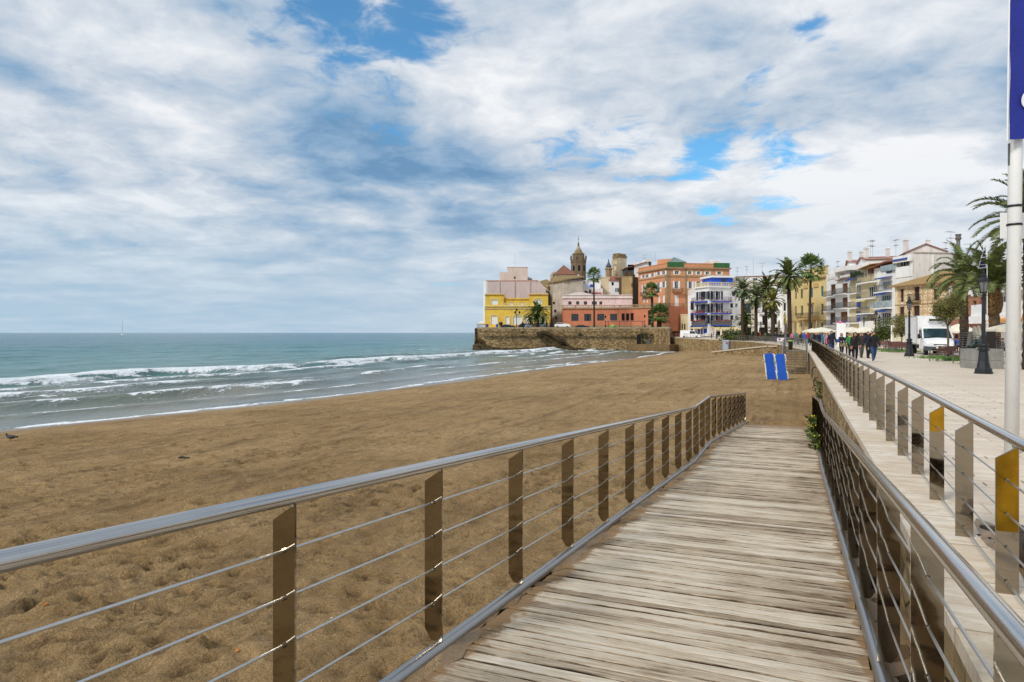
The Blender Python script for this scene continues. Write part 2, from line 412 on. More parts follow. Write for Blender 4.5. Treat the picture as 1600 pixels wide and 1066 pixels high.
# ---------------------------------------------------------------- camera, light, sky
cam = bpy.data.cameras.new('Camera'); camo = bpy.data.objects.new('Camera', cam); COL.objects.link(camo)
camo.location = (0, 0, CAMZ); camo.rotation_euler = (R(90), 0, 0)
cam.sensor_width = 36; cam.lens = 24.0; cam.shift_y = -13/1600; cam.clip_start = .05; cam.clip_end = 60000
SC.camera = camo
SC.view_settings.view_transform = 'Standard'; SC.view_settings.look = 'None'; SC.view_settings.exposure = 0; SC.view_settings.gamma = 1
SUN_EL, SUN_AZ = 40., -132.       # degrees; azimuth clockwise from +Y: behind the viewer, over the sea
sl = bpy.data.lights.new('Sun', 'SUN'); so = bpy.data.objects.new('Sun', sl); COL.objects.link(so)
sl.energy = 2.5; sl.angle = R(13); sl.color = (1., .95, .87)
sd = Vector((math.sin(R(SUN_AZ))*math.cos(R(SUN_EL)), math.cos(R(SUN_AZ))*math.cos(R(SUN_EL)), math.sin(R(SUN_EL))))
so.rotation_euler = sd.to_track_quat('Z', 'Y').to_euler()

def make_world():
    w = bpy.data.worlds.new('World'); SC.world = w; w.use_nodes = True
    t = w.node_tree; t.nodes.clear(); n = N(t)
    out = n.new('ShaderNodeOutputWorld')
    sky = n.new('ShaderNodeTexSky', sky_type='NISHITA'); sky.sun_disc = False
    sky.sun_elevation = R(SUN_EL); sky.sun_rotation = R(SUN_AZ); sky.air_density = 1.; sky.dust_density = .6; sky.ozone_density = 1.6
    d = n.new('ShaderNodeTexCoord').outputs['Generated']
    s = n.new('ShaderNodeSeparateXYZ'); n.set(s.inputs[0], d)
    z = n.math('MAXIMUM', s.outputs[2], 0.)
    den = n.math('ADD', z, .16)
    pl = n.new('ShaderNodeCombineXYZ')                       # the cloud deck: a flat layer overhead
    n.set(pl.inputs[0], n.math('DIVIDE', s.outputs[0], den)); n.set(pl.inputs[1], n.math('DIVIDE', s.outputs[1], den))
    p = pl.outputs[0]
    wn = n.new('ShaderNodeTexNoise'); n.set(wn.inputs['Vector'], p); wn.inputs['Scale'].default_value = 1.6; wn.inputs['Detail'].default_value = 5
    pw = n.vmath('ADD', p, n.vmath('MULTIPLY', n.vmath('SUBTRACT', wn.outputs['Color'], (.5,.5,.5)), (.45,.45,0)))
    big = n.noise(pw, .9, 9, .54); med = n.noise(n.vmath('ADD', pw, (4.2,1.7,0)), 1.75, 9, .55); fin = n.noise(n.vmath('ADD', p, (9,3,0)), 6.5, 8, .62, .6)
    b = n.math('ADD', n.math('MULTIPLY', big, .54), n.math('MULTIPLY', med, .36)); b = n.math('ADD', b, n.math('MULTIPLY', fin, .15))
    b = n.math('ADD', n.math('MULTIPLY', n.math('SUBTRACT', b, .5), 3.4), .53)
    med2 = n.noise(n.vmath('ADD', pw, (4.30,1.56,0)), 1.75, 9, .55); b = n.math('ADD', b, n.math('MULTIPLY', n.math('SUBTRACT', med, med2), 1.0))
    # broad bright and dark masses of this cloud deck, placed by direction
    wd = n.vmath('ADD', d, n.vmath('MULTIPLY', n.vmath('SUBTRACT', wn.outputs['Color'], (.5,.5,.5)), (.16,.16,.16)))
    def dirn(px, py): return Vector(((px-800)/FPX, 1., (520-py)/FPX)).normalized()
    def blob(px, py, r0, r1, sx=1.):
        D = dirn(px, py)
        df = n.vmath('MULTIPLY', n.vmath('SUBTRACT', wd, tuple(D)), (1./sx, 1., 1.))
        return n.rng(n.vmath('LENGTH', df), r0, r1, 1., 0., True)
    for px, py, r0, r1, sx, a in BLOBS:
        b = n.math('ADD', b, n.math('MULTIPLY', blob(px, py, r0, r1, sx), a*.66))
    cl = n.ramp(b, [(.04, lin((112,152,190))), (.24, lin((142,174,205))), (.44, lin((174,194,215))), (.62, lin((200,211,224))), (.80, lin((222,228,236))), (1., lin((244,246,249)))])
    hz = n.rng(z, 0., .24, 1., 0., True)
    hcol = n.mix(n.rng(s.outputs[0], -.5, .6), lin((176,202,222)), lin((206,218,230)))
    cl = n.mix(n.math('MULTIPLY', hz, .86), cl, hcol)
    # holes to the blue
    gap = None
    for px, py, r0, r1, sx in GAPS:
        g = blob(px, py, r0, r1, sx); gap = g if gap is None else n.math('MAXIMUM', gap, g)
    gn = n.math('ADD', n.math('MULTIPLY', med, .5), n.math('MULTIPLY', fin, .5))
    gap = n.math('ADD', gap, n.math('MULTIPLY', n.math('SUBTRACT', gn, .5), -5.0))
    gap = n.math('MULTIPLY', n.rng(gap, .45, 1.25, 0., 1., True), .95)
    bg1 = n.new('ShaderNodeBackground'); n.set(bg1.inputs[0], n.mix(1., sky.outputs[0], (.44,.92,1.10,1), 'MULTIPLY')); bg1.inputs[1].default_value = .15
    bg2 = n.new('ShaderNodeBackground'); n.set(bg2.inputs[0], cl); bg2.inputs[1].default_value = 1.
    mx = n.new('ShaderNodeMixShader'); n.set(mx.inputs[0], gap)
    t.links.new(bg2.outputs[0], mx.inputs[1]); t.links.new(bg1.outputs[0], mx.inputs[2]); t.links.new(mx.outputs[0], out.inputs[0])
#        px   py   r0   r1  sx  amount
BLOBS = [(470,290,.03,.26,1.6,-.24),(620,190,.02,.18,1.1,-.22),(880,110,.02,.18,1.6,-.24),(560,350,.02,.14,2.2,-.16),(330,110,.05,.25,1.5,-.06),(800,290,.02,.12,1.5,-.22),
         (380,10,.02,.22,1.4,.30),(150,230,.05,.35,1.4,.16),(60,60,.05,.25,1.3,.08),(760,60,.03,.18,1.2,.22),(1060,30,.03,.2,1.5,.12),(1150,200,.05,.25,1.6,.16),(1450,230,.1,.4,1.3,.18),(960,60,.02,.14,1.4,-.2),(1300,160,.02,.1,2.,-.14),(1500,330,.02,.2,2.,.14),(960,260,.02,.10,2.5,.20),(670,180,.01,.07,1.,.2),(660,415,.01,.1,2.5,.18),(1380,90,.03,.2,1.2,.1)]
GAPS = [(580,30,.04,.20,.8),(650,115,.0,.09,.7),(530,30,.0,.06,1.),(925,235,.0,.08,2.4),(840,250,.0,.06,1.6),(1210,270,.0,.07,3.2),(1285,75,.0,.055,1.2),(1190,150,.0,.05,1.),(1120,325,.0,.04,3.),(1540,5,.0,.06,2.),(1100,260,.0,.04,2.5)]
make_world()

# ---------------------------------------------------------------- numeric noise for the ground
def vnoise(x, y, seed=0):
    xi = np.floor(x).astype(np.int64); yi = np.floor(y).astype(np.int64); xf = x-xi; yf = y-yi
    def h(a, b):
        k = (a*374761393 + b*668265263 + seed*1442695041) & 0xffffffff
        k = ((k ^ (k >> 13))*1274126177) & 0xffffffff
        return ((k ^ (k >> 16)) & 0xffff)/65535.0
    u = xf*xf*(3-2*xf); v = yf*yf*(3-2*yf)
    return (h(xi,yi)*(1-u)+h(xi+1,yi)*u)*(1-v)+(h(xi,yi+1)*(1-u)+h(xi+1,yi+1)*u)*v
def fbm(x, y, o=4, seed=0):
    r = 0.; a = .5
    for i in range(o): r = r + a*vnoise(x*2**i, y*2**i, seed+i*17); a *= .5
    return r/(1-.5**o)

SH_S = [-400,-60,20,34,56,84,122,151,162,172,400]; SH_T = [-60,-41,-34.8,-31.8,-30.2,-30.0,-27.6,-26.6,-27.,-28,-28]
ED_S = [-400,-5,5,10,20,40,59,72,102,137.5,151.5,168.4,176,400]; ED_T = [1.25,1.26,1.30,1.38,1.36,1.34,1.34,1.2,-1.7,-8.4,-13.7,-25,-31,-31]
def shore_t(s): return np.interp(s, SH_S, SH_T)
def edge_t(s): return np.interp(s, ED_S, ED_T)
def sand_base(t, s):
    p = t - shore_t(s)
    z = np.interp(p, [-40,-8,0,3,9,18,28,40], [-6,-3.6,SEA,-2.70,-2.30,-1.95,-1.72,-1.66])
    z = z + .34*np.exp(-((s-2)/9.)**2)*np.clip(p/20, 0, 1)
    far = np.clip((s-75)/30., 0, 1)*np.clip((p-8)/12, 0, 1)
    return z, p
def grade(a, b, h0, k, hmax):
    out = [a]; h = h0
    while out[-1] < b: out.append(out[-1]+h); h = min(h*k, hmax)
    return out
def sheet(name, tt, ss, z, mats, root_rot=True, attrs=None, smooth=True):
    nt, ns = len(tt), len(ss)
    T, S = np.meshgrid(tt, ss)
    co = np.stack([T.ravel(), S.ravel(), z.ravel()], 1).astype(np.float32)
    i = np.arange(ns-1)[:,None]*nt + np.arange(nt-1)[None,:]
    q = np.stack([i, i+1, i+1+nt, i+nt], -1).reshape(-1, 4)
    me = bpy.data.meshes.new(name); me.vertices.add(len(co)); me.vertices.foreach_set('co', co.ravel())
    me.loops.add(q.size); me.loops.foreach_set('vertex_index', q.ravel().astype(np.int32))
    me.polygons.add(len(q)); me.polygons.foreach_set('loop_start', (np.arange(len(q))*4).astype(np.int32))
    me.polygons.foreach_set('loop_total', np.full(len(q), 4, np.int32))
    me.update(calc_edges=True); me.polygons.foreach_set('use_smooth', [smooth]*len(q))
    for k, a in (attrs or {}).items():
        at = me.attributes.new(k, 'FLOAT', 'POINT'); at.data.foreach_set('value', a.ravel().astype(np.float32))
    for m in mats: me.materials.append(m)
    o = bpy.data.objects.new(name, me); COL.objects.link(o); o.rotation_euler = (0, 0, -HEAD)
    return o

# beach
rng = np.random.default_rng(5)
ss = np.array(list(np.arange(-60,0.5,1.2)) + grade(.6, 178, .055, 1.0042, .8))
tt = np.array(sorted(set(np.round(list(np.arange(-46,-36,.5)) + list(np.arange(-36,-14,.17)) + list(np.arange(-14,-1.6,.065)) + list(np.arange(-1.6,1.2,.2)),4))))
T, S = np.meshgrid(tt, ss)
z, p = sand_base(T, S)
dry = np.clip((p-2.2)/4, 0, 1)
z = z + dry*((fbm(T*.45, S*.45, 3, 3)-.5)*.18 + (fbm(T*1.9, S*1.9, 4, 9)-.5)*.12 + (fbm(T*5.2, S*5.2, 2, 10)-.5)*.05*np.clip((22-S)/10,0,1))
z = z + dry*np.clip(fbm(T*.8, S*.8, 4, 21)-.52, 0, 1)*(fbm(T*5, S*5, 3, 31)-.5)*.5
# footprints
fz = np.zeros_like(z); nf = 0
for k in range(520):
    ct, cs = rng.uniform(-26,-2.), 1.0+22*rng.random()**1.5; a = rng.uniform(0, 6.28); L = rng.uniform(3, 9)
    for j in range(int(L/.55)):
        ft = ct+math.cos(a)*j*.55+(.1 if j % 2 else -.1)*math.sin(a)+rng.normal(0,.04); fs = cs+math.sin(a)*j*.55-(.1 if j % 2 else -.1)*math.cos(a)+rng.normal(0,.04)
        i0, i1 = np.searchsorted(ss, [fs-.35, fs+.35]); j0, j1 = np.searchsorted(tt, [ft-.35, ft+.35])
        if i1-i0 < 2 or j1-j0 < 2: continue
        t_ = T[i0:i1,j0:j1]-ft; s_ = S[i0:i1,j0:j1]-fs
        u = (t_*math.cos(a)+s_*math.sin(a))/.16; v = (-t_*math.sin(a)+s_*math.cos(a))/.075
        r2 = u*u+v*v
        dep = rng.uniform(.018,.05)
        fz[i0:i1,j0:j1] += -dep*np.exp(-r2**1.6) + dep*.5*np.exp(-((np.sqrt(r2)-1.45)/.35)**2)
for k in range(16000):
    ft, fs = rng.uniform(-22,-1.8), .8+26*rng.random()**1.6; r_ = rng.uniform(.035,.095)
    i0, i1 = np.searchsorted(ss, [fs-r_*2.4, fs+r_*2.4]); j0, j1 = np.searchsorted(tt, [ft-r_*2.4, ft+r_*2.4])
    if i1-i0 < 2 or j1-j0 < 2: continue
    r2 = ((T[i0:i1,j0:j1]-ft)**2+((S[i0:i1,j0:j1]-fs)*rng.uniform(.8,1.3))**2)/r_**2; fz[i0:i1,j0:j1] += rng.choice([-1,-1,.7])*r_*rng.uniform(.15,.40)*np.exp(-r2**1.8)
fz = np.clip(fz, -.10, .06)*(.35+1.3*np.clip((fbm(T*.35, S*.35, 3, 77)-.36)/.22, 0, 1))
z = z + dry*fz
# kept under the boardwalk, and a furrow near the far steps
ramp_z = np.interp(S, [-60,0,15.4,18.2,27.3,27.8,60], [-1.9,-2.0,-2.95,-2.95,-3.55,9,9])
near = (T > -2.5) & (S < 27.4)
zd = -1.757 + CAMZ
deck = np.interp(S, [-60,0,15.4,18.2,27.3], [-.09,-.09,-1.165,-1.165,-1.78])
z = np.where(near, np.minimum(z, deck-.14), z)
edge_mask = T > edge_t(S) - .05
z = np.where(edge_mask & (S > 28), z-.3, z)
SANDZ = (tt, ss, z)
beach = sheet('beach', tt, ss, z, [SAND], attrs={'inland': p, 'pit_shade': np.clip(-fz,0,1)}); setp(beach, kind='structure')
def sand_z(x, y):
    t, s = toST(x, y); j = min(max(np.searchsorted(tt, t), 1), len(tt)-1); i = min(max(np.searchsorted(ss, s), 1), len(ss)-1)
    return float(z[i-1:i+1, j-1:j+1].mean())
def on_sand(px, py):
    "where the sight line through a photo pixel meets the sand"
    d = 2.
    while d < 300:
        x, y = P2(px, d)
        if Z(py, d) <= sand_z(x, y): break
        d += .05
    return x, y, sand_z(x, y)

# sea
qq = list(-np.arange(0, 2.2, .25)[::-1]) + grade(.22, 60, .24, 1.0, .3)[0:] + grade(61, 200, .8, 1.02, 3) + grade(203, 40000, 5, 1.2, 6000)
qq = np.array(sorted(set(np.round(qq, 3))))[::-1]
s2 = np.array([-40000,-15000,-6000,-2500,-1000,-500,-250,-150,-100,-80] + list(np.arange(-60,20,.7)) + list(np.arange(20,90,.3)) + list(np.arange(90,200,.7)) + [210,230,260,300,360,450,600,900,1500,3000,6000,12000,40000.])
Q, S2 = np.meshgrid(qq, s2)
TW = shore_t(S2) - Q
# wave crests parallel to the shore
n1 = fbm(S2*.03, Q*.05, 3, 41)-.5; n2 = fbm(S2*.09, Q*.14, 3, 57)-.5
qw = Q + n1*9 + n2*3.0
near_ = np.exp(-(np.clip(Q,0,None)/70)**2)
zw = np.zeros_like(Q); foam = np.zeros_like(Q)
#          q0  front back height foam  gate(seed, threshold, sharp)
for q0, wf, wb, h, fo, wid, seed, th in [(30.5,1.2,5.,.70,.86,4.2,61,.30),(37.5,1.6,5,.6,.66,2.4,67,.46),(24.,1.2,4,.5,.80,2.2,73,.34),(18.5,1.2,4,.48,.80,2.0,71,.37),(13.5,1.,3,.38,.76,1.7,77,.39),(9.,.8,2.4,.26,.72,1.2,83,.41),(4.8,.6,1.6,.16,.66,.9,89,.42)]:
    dq = qw - q0 - (fbm(S2*.02+7, Q*0, 2, seed+5)-.5)*7
    gate = np.clip((fbm(S2*.045, Q*.02, 3, seed)-th)/.12+.5, 0, 1)
    zw += h*np.where(dq < 0, np.exp(-(dq/wf)**2), np.exp(-(dq/wb)**2))*(.35+.65*gate)
    foam = np.maximum(foam, fo*gate*np.where(dq > .4, np.exp(-((dq-.4)/1.1)**2), np.exp(-(np.abs(dq-.4)/wid)**1.5)))
foam = np.maximum(foam, .40*np.clip((fbm(S2*.06, Q*.25, 4, 211)-.44)/.16, 0, 1)*(Q < 40)*np.clip(Q/5,0,1))
swash = np.exp(-((qw*.35+Q*.65-.55-n2*3)/.9)**2); foam = np.maximum(foam, .74*swash)
# wash thrown up along the foot of the promontory
foam = np.maximum(foam, .75*np.exp(-((S2-163-(Q-20)*-.02)/5.)**2)*((TW > -95)&(TW < -20))*(.4+fbm(S2*.2,Q*.2,3,99)))
foam = np.maximum(foam, .42*np.clip((fbm(S2*.05, Q*.22, 4, 111)-.56)/.1, 0, 1)*np.clip((S2-95)/30,0,1)*(Q < 48))
zw += (fbm(S2*.10, Q*.22, 4, 121)-.5)*.55*np.clip(Q/25, .12, 1)*(Q < 3000)
zw += (fbm(S2*.02, Q*.05, 2, 131)-.5)*.9*np.clip((Q-30)/60, 0, 1)*(Q < 6000)
zz = SEA + zw*np.clip((Q+.5)/4, 0, 1) + .02
i_ = np.arange(len(s2)-1)[:,None]*len(qq)
def sea_sheet():
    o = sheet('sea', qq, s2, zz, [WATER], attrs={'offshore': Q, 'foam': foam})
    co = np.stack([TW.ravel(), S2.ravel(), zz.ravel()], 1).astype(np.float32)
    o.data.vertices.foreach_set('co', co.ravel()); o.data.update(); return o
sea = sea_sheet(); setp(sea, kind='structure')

# promenade: one level sheet bounded by the sea wall, reaching far behind the houses
def edge_pts(off=0., s0=-60, s1=176):
    pts = []
    for s in list(np.arange(s0, 5, 5)) + list(np.arange(5, 60, 5)) + list(np.arange(60, s1+.1, 3.)):
        e = float(edge_t(s)); tn = (float(edge_t(s+.5))-float(edge_t(s-.5)))
        nv = Vector((1., -tn)).normalized(); pts.append((e+nv.x*off, s+nv.y*off))
    return pts
RISE = lambda s: float(np.interp(s, [120,150,170,178], [0,.05,.45,.8]))
ep = edge_pts(0.)
mb = MB()
for a, b_ in zip(ep[:-1], ep[1:]):
    for c0, c1 in ((0., 6.), (6., 60.), (60., 900.)):
        mb.add([(a[0]+c0,a[1],RISE(a[1])),(a[0]+c1,a[1],RISE(a[1])),(b_[0]+c1,b_[1],RISE(b_[1])),(b_[0]+c0,b_[1],RISE(b_[1]))], [(0,1,2,3)])
mb.add([(-31,176,.8),(900,176,.8),(900,1200,.8),(-31,1200,.8)], [(0,1,2,3)])
prom = mb.build('promenade', PAVING); prom.rotation_euler = (0,0,-HEAD); setp(prom, kind='structure')

# sea wall under the promenade edge, with its coping
wall = thing('sea_wall', 'long rubble sea wall with pale stone coping holding up the promenade above the beach', 'sea wall', (0,0,0), -HEAD)
a0, a1, a2 = edge_pts(-.46), edge_pts(-.49), edge_pts(.03)
mb = MB(); mc = MB()
for i in range(len(ep)-1):
    r0, r1 = RISE(ep[i][1]), RISE(ep[i+1][1])
    A, B = a0[i], a0[i+1]; zb = -4.2
    nseg = 4 if 0 < ep[i][1] < 60 else 1
    for k in range(nseg):
        f0, f1 = k/nseg, (k+1)/nseg
        p0 = (A[0]+(B[0]-A[0])*f0, A[1]+(B[1]-A[1])*f0); p1 = (A[0]+(B[0]-A[0])*f1, A[1]+(B[1]-A[1])*f1)
        mb.add([(p0[0],p0[1],zb),(p1[0],p1[1],zb),(p1[0],p1[1],r1-.07),(p0[0],p0[1],r0-.07)], [(0,1,2,3)])
    C, D, E, F_ = a1[i], a1[i+1], a2[i], a2[i+1]
    mc.add([(C[0],C[1],r0-.08),(D[0],D[1],r1-.08),(D[0],D[1],r1+.02),(C[0],C[1],r0+.02),(E[0],E[1],r0+.02),(F_[0],F_[1],r1+.02),(E[0],E[1],r0-.08),(F_[0],F_[1],r1-.08)],
           [(0,1,2,3),(3,2,5,4),(4,5,7,6),(0,6,7,1)])
mb.build('wall_face', RUBBLE, wall); mc.build('coping', COPING, wall)

# boulders and earth filling the gap between boardwalk and wall
def rock_mesh(r, sc, seed):
    bm = bmesh.new(); bmesh.ops.create_icosphere(bm, subdivisions=2, radius=r); rr = random.Random(seed)
    off = Vector((rr.uniform(0,50), rr.uniform(0,50), rr.uniform(0,50)))
    from mathutils import noise as mn
    for v in bm.verts:
        v.co *= 1+.45*mn.noise(v.co*(1.6/r)+off); v.co = Vector((v.co.x*sc[0], v.co.y*sc[1], v.co.z*sc[2]))
    return bm
rr = random.Random(3)
for k in range(26):
    s = .8+k*.62+rr.uniform(-.15,.15); zt = -.12-.07*s-.22*min(max((s-1)/4,0),1)
    mb = MB(); mb.addbm(rock_mesh(.22*rr.uniform(.8,1.25), (1,1.1,.8), k))
    o = mb.build('rock', ROCKB); x, y = ST(.66+rr.uniform(-.05,.06), s); o.location = (x, y, zt-.12); o.rotation_euler = (0,0,rr.uniform(0,6))
    setp(o, 'brown rock wedged in the gap between the boardwalk and the sea wall', 'rock', 'rocks between boardwalk and wall')
mb = MB()
for i in range(60):
    s0, s1 = -2+i*.5, -1.5+i*.5
    fz_ = lambda s: -.10-.07*max(s,0)-.20*min(max((s-1)/4,0),1)
    z0 = max(fz_(s0), -1.75); z1 = max(fz_(s1), -1.75)
    mb.add([(.40,s0,z0),(.92,s0,z0),(.92,s1,z1),(.40,s1,z1)], [(0,1,2,3)])
o = mb.build('earth_fill', SAND); o.rotation_euler = (0,0,-HEAD); setp(o, kind='structure')

# earth bed with driftwood in the paving beside the railing
mb = MB(); pts = []
for k in range(28):
    a = 6.283*k/28; r = 1+.25*math.sin(3*a+1)+.12*math.sin(7*a)
    pts.append((1.62+.25*r*math.cos(a), 6.2+.95*r*math.sin(a), .006))
mb.add(pts+[(1.62,6.2,.05)], [(i,(i+1)%28,28) for i in range(28)])
o = mb.build('earth_patch', SAND, smooth=True); o.rotation_euler = (0,0,-HEAD); setp(o, kind='structure')
mb = MB(); mb.tube([(-.55,-.1,.06),(-.2,.05,.09),(.2,0,.08),(.6,.12,.1)], [.05,.085,.08,.04], 9)
mb.tube([(-.1,.02,.1),(.1,.22,.16),(.2,.4,.14)], [.05,.04,.02], 7)
o = mb.build('driftwood', BARK_D, smooth=True); x, y = ST(1.56,6.25); o.location = (x,y,.02); o.rotation_euler = (0,0,.75); o.scale = (.75,.75,.75)
setp(o, 'dark gnarled piece of driftwood lying on bare earth behind the promenade railing', 'driftwood')
mb = MB()
for k in range(40):
    mb.sphere((rr.gauss(0,.15), rr.gauss(0,.5), .02), rr.uniform(.012,.035), 0, 1, (1,1,.6))
o = mb.build('bark_chips', BARK_D); x, y = ST(1.62,6.2); o.location = (x,y,.02); o.rotation_euler=(0,0,-HEAD); setp(o, 'scattered dark bark chips on the earth patch', 'debris', None, 'stuff')
# drain slots cut in the paving
mb = MB()
for i in range(60):
    for j in range(7):
        if rr.random() < .45: continue
        s = 3.5+i*.55+(j % 2)*.27; t = 1.9+j*.42; mb.box(t-.005,t+.005,s-.08,s+.08,.004,.006)
o = mb.build('paving_slots', M('slot_dark',(86,74,62),.9)); o.rotation_euler=(0,0,-HEAD); setp(o, kind='structure')

# ---------------------------------------------------------------- boardwalk ramp
def path_z(s, first, z1, z2): return float(np.interp(s, [-6,0,15.4,18.2,27.3], [first,first,z1,z1,z2]))
RAILZ = lambda s: CAMZ + float(np.interp(s, [-6,0,15.4,18.2,27.3], [-.572,-.572,-1.65,-1.65,-2.30]))
DECKZ = lambda s: CAMZ + float(np.interp(s, [-6,0,15.4,18.2,27.3], [-1.757,-1.757,-2.845,-2.845,-3.43]))
LT = lambda s: float(np.interp(s, [-6,0,18.2,27.3], [-2.12,-2.12,-2.12,-1.86]))
RT = lambda s: .47
mb = MB(); rnd = []; acr = []
s = -3.2; rr = random.Random(11)
while s < 27.2:
    w = rr.choice([.108,.112,.118,.104]); g = rr.choice([.009,.012,.017])
    l = LT(s)+.03+rr.uniform(0,.05); r_ = RT(s)-.03-rr.uniform(0,.03); jz = rr.gauss(0,.0022); tilt = rr.gauss(0,.003); n_ = 7
    vs = []
    for i in range(n_+1):
        t = l+(r_-l)*i/n_; sag = rr.gauss(0,.0014); z_ = DECKZ(s)+jz+sag; z2_ = DECKZ(s+w)+jz+sag+tilt; ws = rr.gauss(0,.0016)
        vs += [(t,s+ws,z_-.035),(t,s+ws,z_-.004),(t,s+ws+.005,z_),(t,s+w+ws-.005,z2_),(t,s+w+ws,z2_-.004),(t,s+w+ws,z2_-.035)]
    fs = [(i*6+j, (i+1)*6+j, (i+1)*6+j+1, i*6+j+1) for i in range(n_) for j in range(5)] + [(0,1,2,3,4,5), tuple(n_*6+5-k for k in range(6))]
    acr += [0,0,.04,.96,1,1]*(n_+1)
    mb.add(vs, fs); rnd += [rr.random()]*len(fs); s += w+g
deck = mb.build('boardwalk', WOOD); at = deck.data.attributes.new('rnd','FLOAT','FACE'); at.data.foreach_set('value', rnd); at = deck.data.attributes.new('across','FLOAT','POINT'); at.data.foreach_set('value', acr)
deck.rotation_euler = (0,0,-HEAD); setp(deck, kind='structure')
mb = MB(); mb.add([(-2.6,-45,-.085),(.9,-45,-.085),(.9,-3.22,-.085),(-2.6,-3.22,-.085),(-2.6,-45,-2.2),(-2.6,-3.22,-2.2),(.9,-3.22,-2.2)], [(0,1,2,3),(0,3,5,4),(3,2,6,5)])
o = mb.build('landing', PAVING); o.rotation_euler = (0,0,-HEAD); setp(o, kind='structure')
# bearers and sand under the planks
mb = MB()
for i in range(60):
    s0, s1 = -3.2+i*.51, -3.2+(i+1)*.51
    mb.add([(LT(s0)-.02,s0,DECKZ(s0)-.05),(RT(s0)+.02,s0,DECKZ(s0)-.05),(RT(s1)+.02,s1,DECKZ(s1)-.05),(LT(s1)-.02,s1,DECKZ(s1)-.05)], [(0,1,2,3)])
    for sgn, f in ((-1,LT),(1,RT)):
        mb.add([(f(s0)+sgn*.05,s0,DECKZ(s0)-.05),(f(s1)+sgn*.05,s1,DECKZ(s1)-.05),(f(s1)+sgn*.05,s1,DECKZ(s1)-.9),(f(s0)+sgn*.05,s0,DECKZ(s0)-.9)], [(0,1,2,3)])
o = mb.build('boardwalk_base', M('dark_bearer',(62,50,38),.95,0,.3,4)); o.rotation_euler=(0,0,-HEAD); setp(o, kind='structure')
mb = MB()
for i in range(290):
    s0, s1 = -2.+i*.1, -1.9+i*.1
    if s1 > 27.2: break
    for f, a_, b_ in ((LT,.015,.095),(RT,-.05,-.015)):
        vs=[]
        for s_ in (s0,s1):
            wv = (.045*math.sin(s_*2.1)+.03*math.sin(s_*5.3)+.02*math.sin(s_*17.))*(1 if a_ > 0 else 0)
            x0, x1 = (f(s_)+a_, f(s_)+b_+wv) if a_ > 0 else (f(s_)+a_-wv, f(s_)+b_)
            hi0, hi1 = (.022,.001) if a_ > 0 else (.001,.02)
            vs += [(x0,s_,DECKZ(s_)+hi0),(x1,s_,DECKZ(s_)+hi1)]
        mb.add(vs, [(0,1,3,2)])
o = mb.build('blown_sand', SAND, smooth=True); o.rotation_euler=(0,0,-HEAD); setp(o, kind='structure')

def railing(label, tfun, rail_z, post_s, s0, s1, base_z, out, kerb, refl=(), breaks=()):
    root = thing('cable_railing', label, 'railing', (0,0,0), -HEAD)
    brk = sorted(set([s0, s1] + [b for b in breaks if s0 < b < s1] + list(np.arange(s0, s1, 2.))))
    pts = [(tfun(s), s, rail_z(s)) for s in brk]
    MB().tube(pts, .034, 16).build('handrail', STEEL, root, smooth=True)
    for k in range(4):
        dz = -.25-.215*k
        MB().tube([(tfun(s)+out*.045, s, rail_z(s)+dz) for s in brk], .0065, 8).build('cable', CABLE, root, smooth=True)
    for i, s in enumerate(post_s):
        t = tfun(s); zt = rail_z(s)-.03; zb = base_z(s); w = .105; th = .006
        a, b = (t-.02*out, t+out*w)
        pr = [(a, zt), (b, zt-.085), (b, zb+(.07 if kerb else 0)), (b-out*.045, zb), (a, zb)]
        vs = [(x, s-th, z_) for x, z_ in pr]+[(x, s+th, z_) for x, z_ in pr]; n_ = len(pr)
        fs = [tuple(range(n_)), tuple(range(2*n_-1,n_-1,-1))]+[(j,(j+1)%n_,(j+1)%n_+n_,j+n_) for j in range(n_)]
        pm_ = MB().add(vs, fs)
        for k in range(4): q = zt-.22-.215*k; pm_.tube([(t+out*.045,s-.02,q),(t+out*.045,s+.02,q)], .012, 8)
        po = pm_.build('post', PLATE, root)
        mw = MB().tube([(t,s,zt-.012),(t,s,zt+.012)], .016, 8).build('rail_bracket', STEEL, po)
        if i in refl:
            f0 = refl[i]
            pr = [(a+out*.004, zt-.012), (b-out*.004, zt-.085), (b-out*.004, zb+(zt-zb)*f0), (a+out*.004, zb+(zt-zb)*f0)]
            MB().add([(x, s-th-.003, z_) for x, z_ in pr], [(0,1,2,3)]).build('painted_reflection', AMBER_REFL, po, label='amber upper part of the post')  # reflection laid over the plate as a coloured face
    if kerb:
        mb = MB().tube([(tfun(q),q,base_z(q)-.05) for q in brk], .052, 16)
        mb.build('bottom_rail', TUBE, root, smooth=True)
    if False:
        mb = MB()
        for sa, sb in zip(brk[:-1], brk[1:]):
            sb2 = min(sb, s1)
            c = [(tfun(q)+dx, q, base_z(q)+dz) for q in (sa, sb2) for dx, dz in ((-.055,-.09),(.055,-.09),(.055,-.002),(-.055,-.002))]
            mb.add(c, [(0,1,5,4),(1,2,6,5),(2,3,7,6),(3,0,4,7)])
        mb.add([(tfun(s1)-.055,s1,base_z(s1)-.09),(tfun(s1)+.055,s1,base_z(s1)-.09),(tfun(s1)+.055,s1,base_z(s1)-.002),(tfun(s1)-.055,s1,base_z(s1)-.002)], [(0,1,2,3)])
        mb.build('bottom_rail', TUBE, root)
    return root
KERBZ = lambda s: DECKZ(s)+.055
lp = [3.85+1.38*k for k in range(-4, 9)] + [16.0,17.1,18.2] + [19.3+1.12*k for k in range(8)]
railing('stainless cable railing along the sea side of the wooden boardwalk', LT, RAILZ, lp, -2., 27.3, KERBZ, -1, True, breaks=(0,15.4,18.2))
rp = [4.8+1.38*k for k in range(-4, 9)] + [17.0,18.2] + [19.3+1.12*k for k in range(8)]
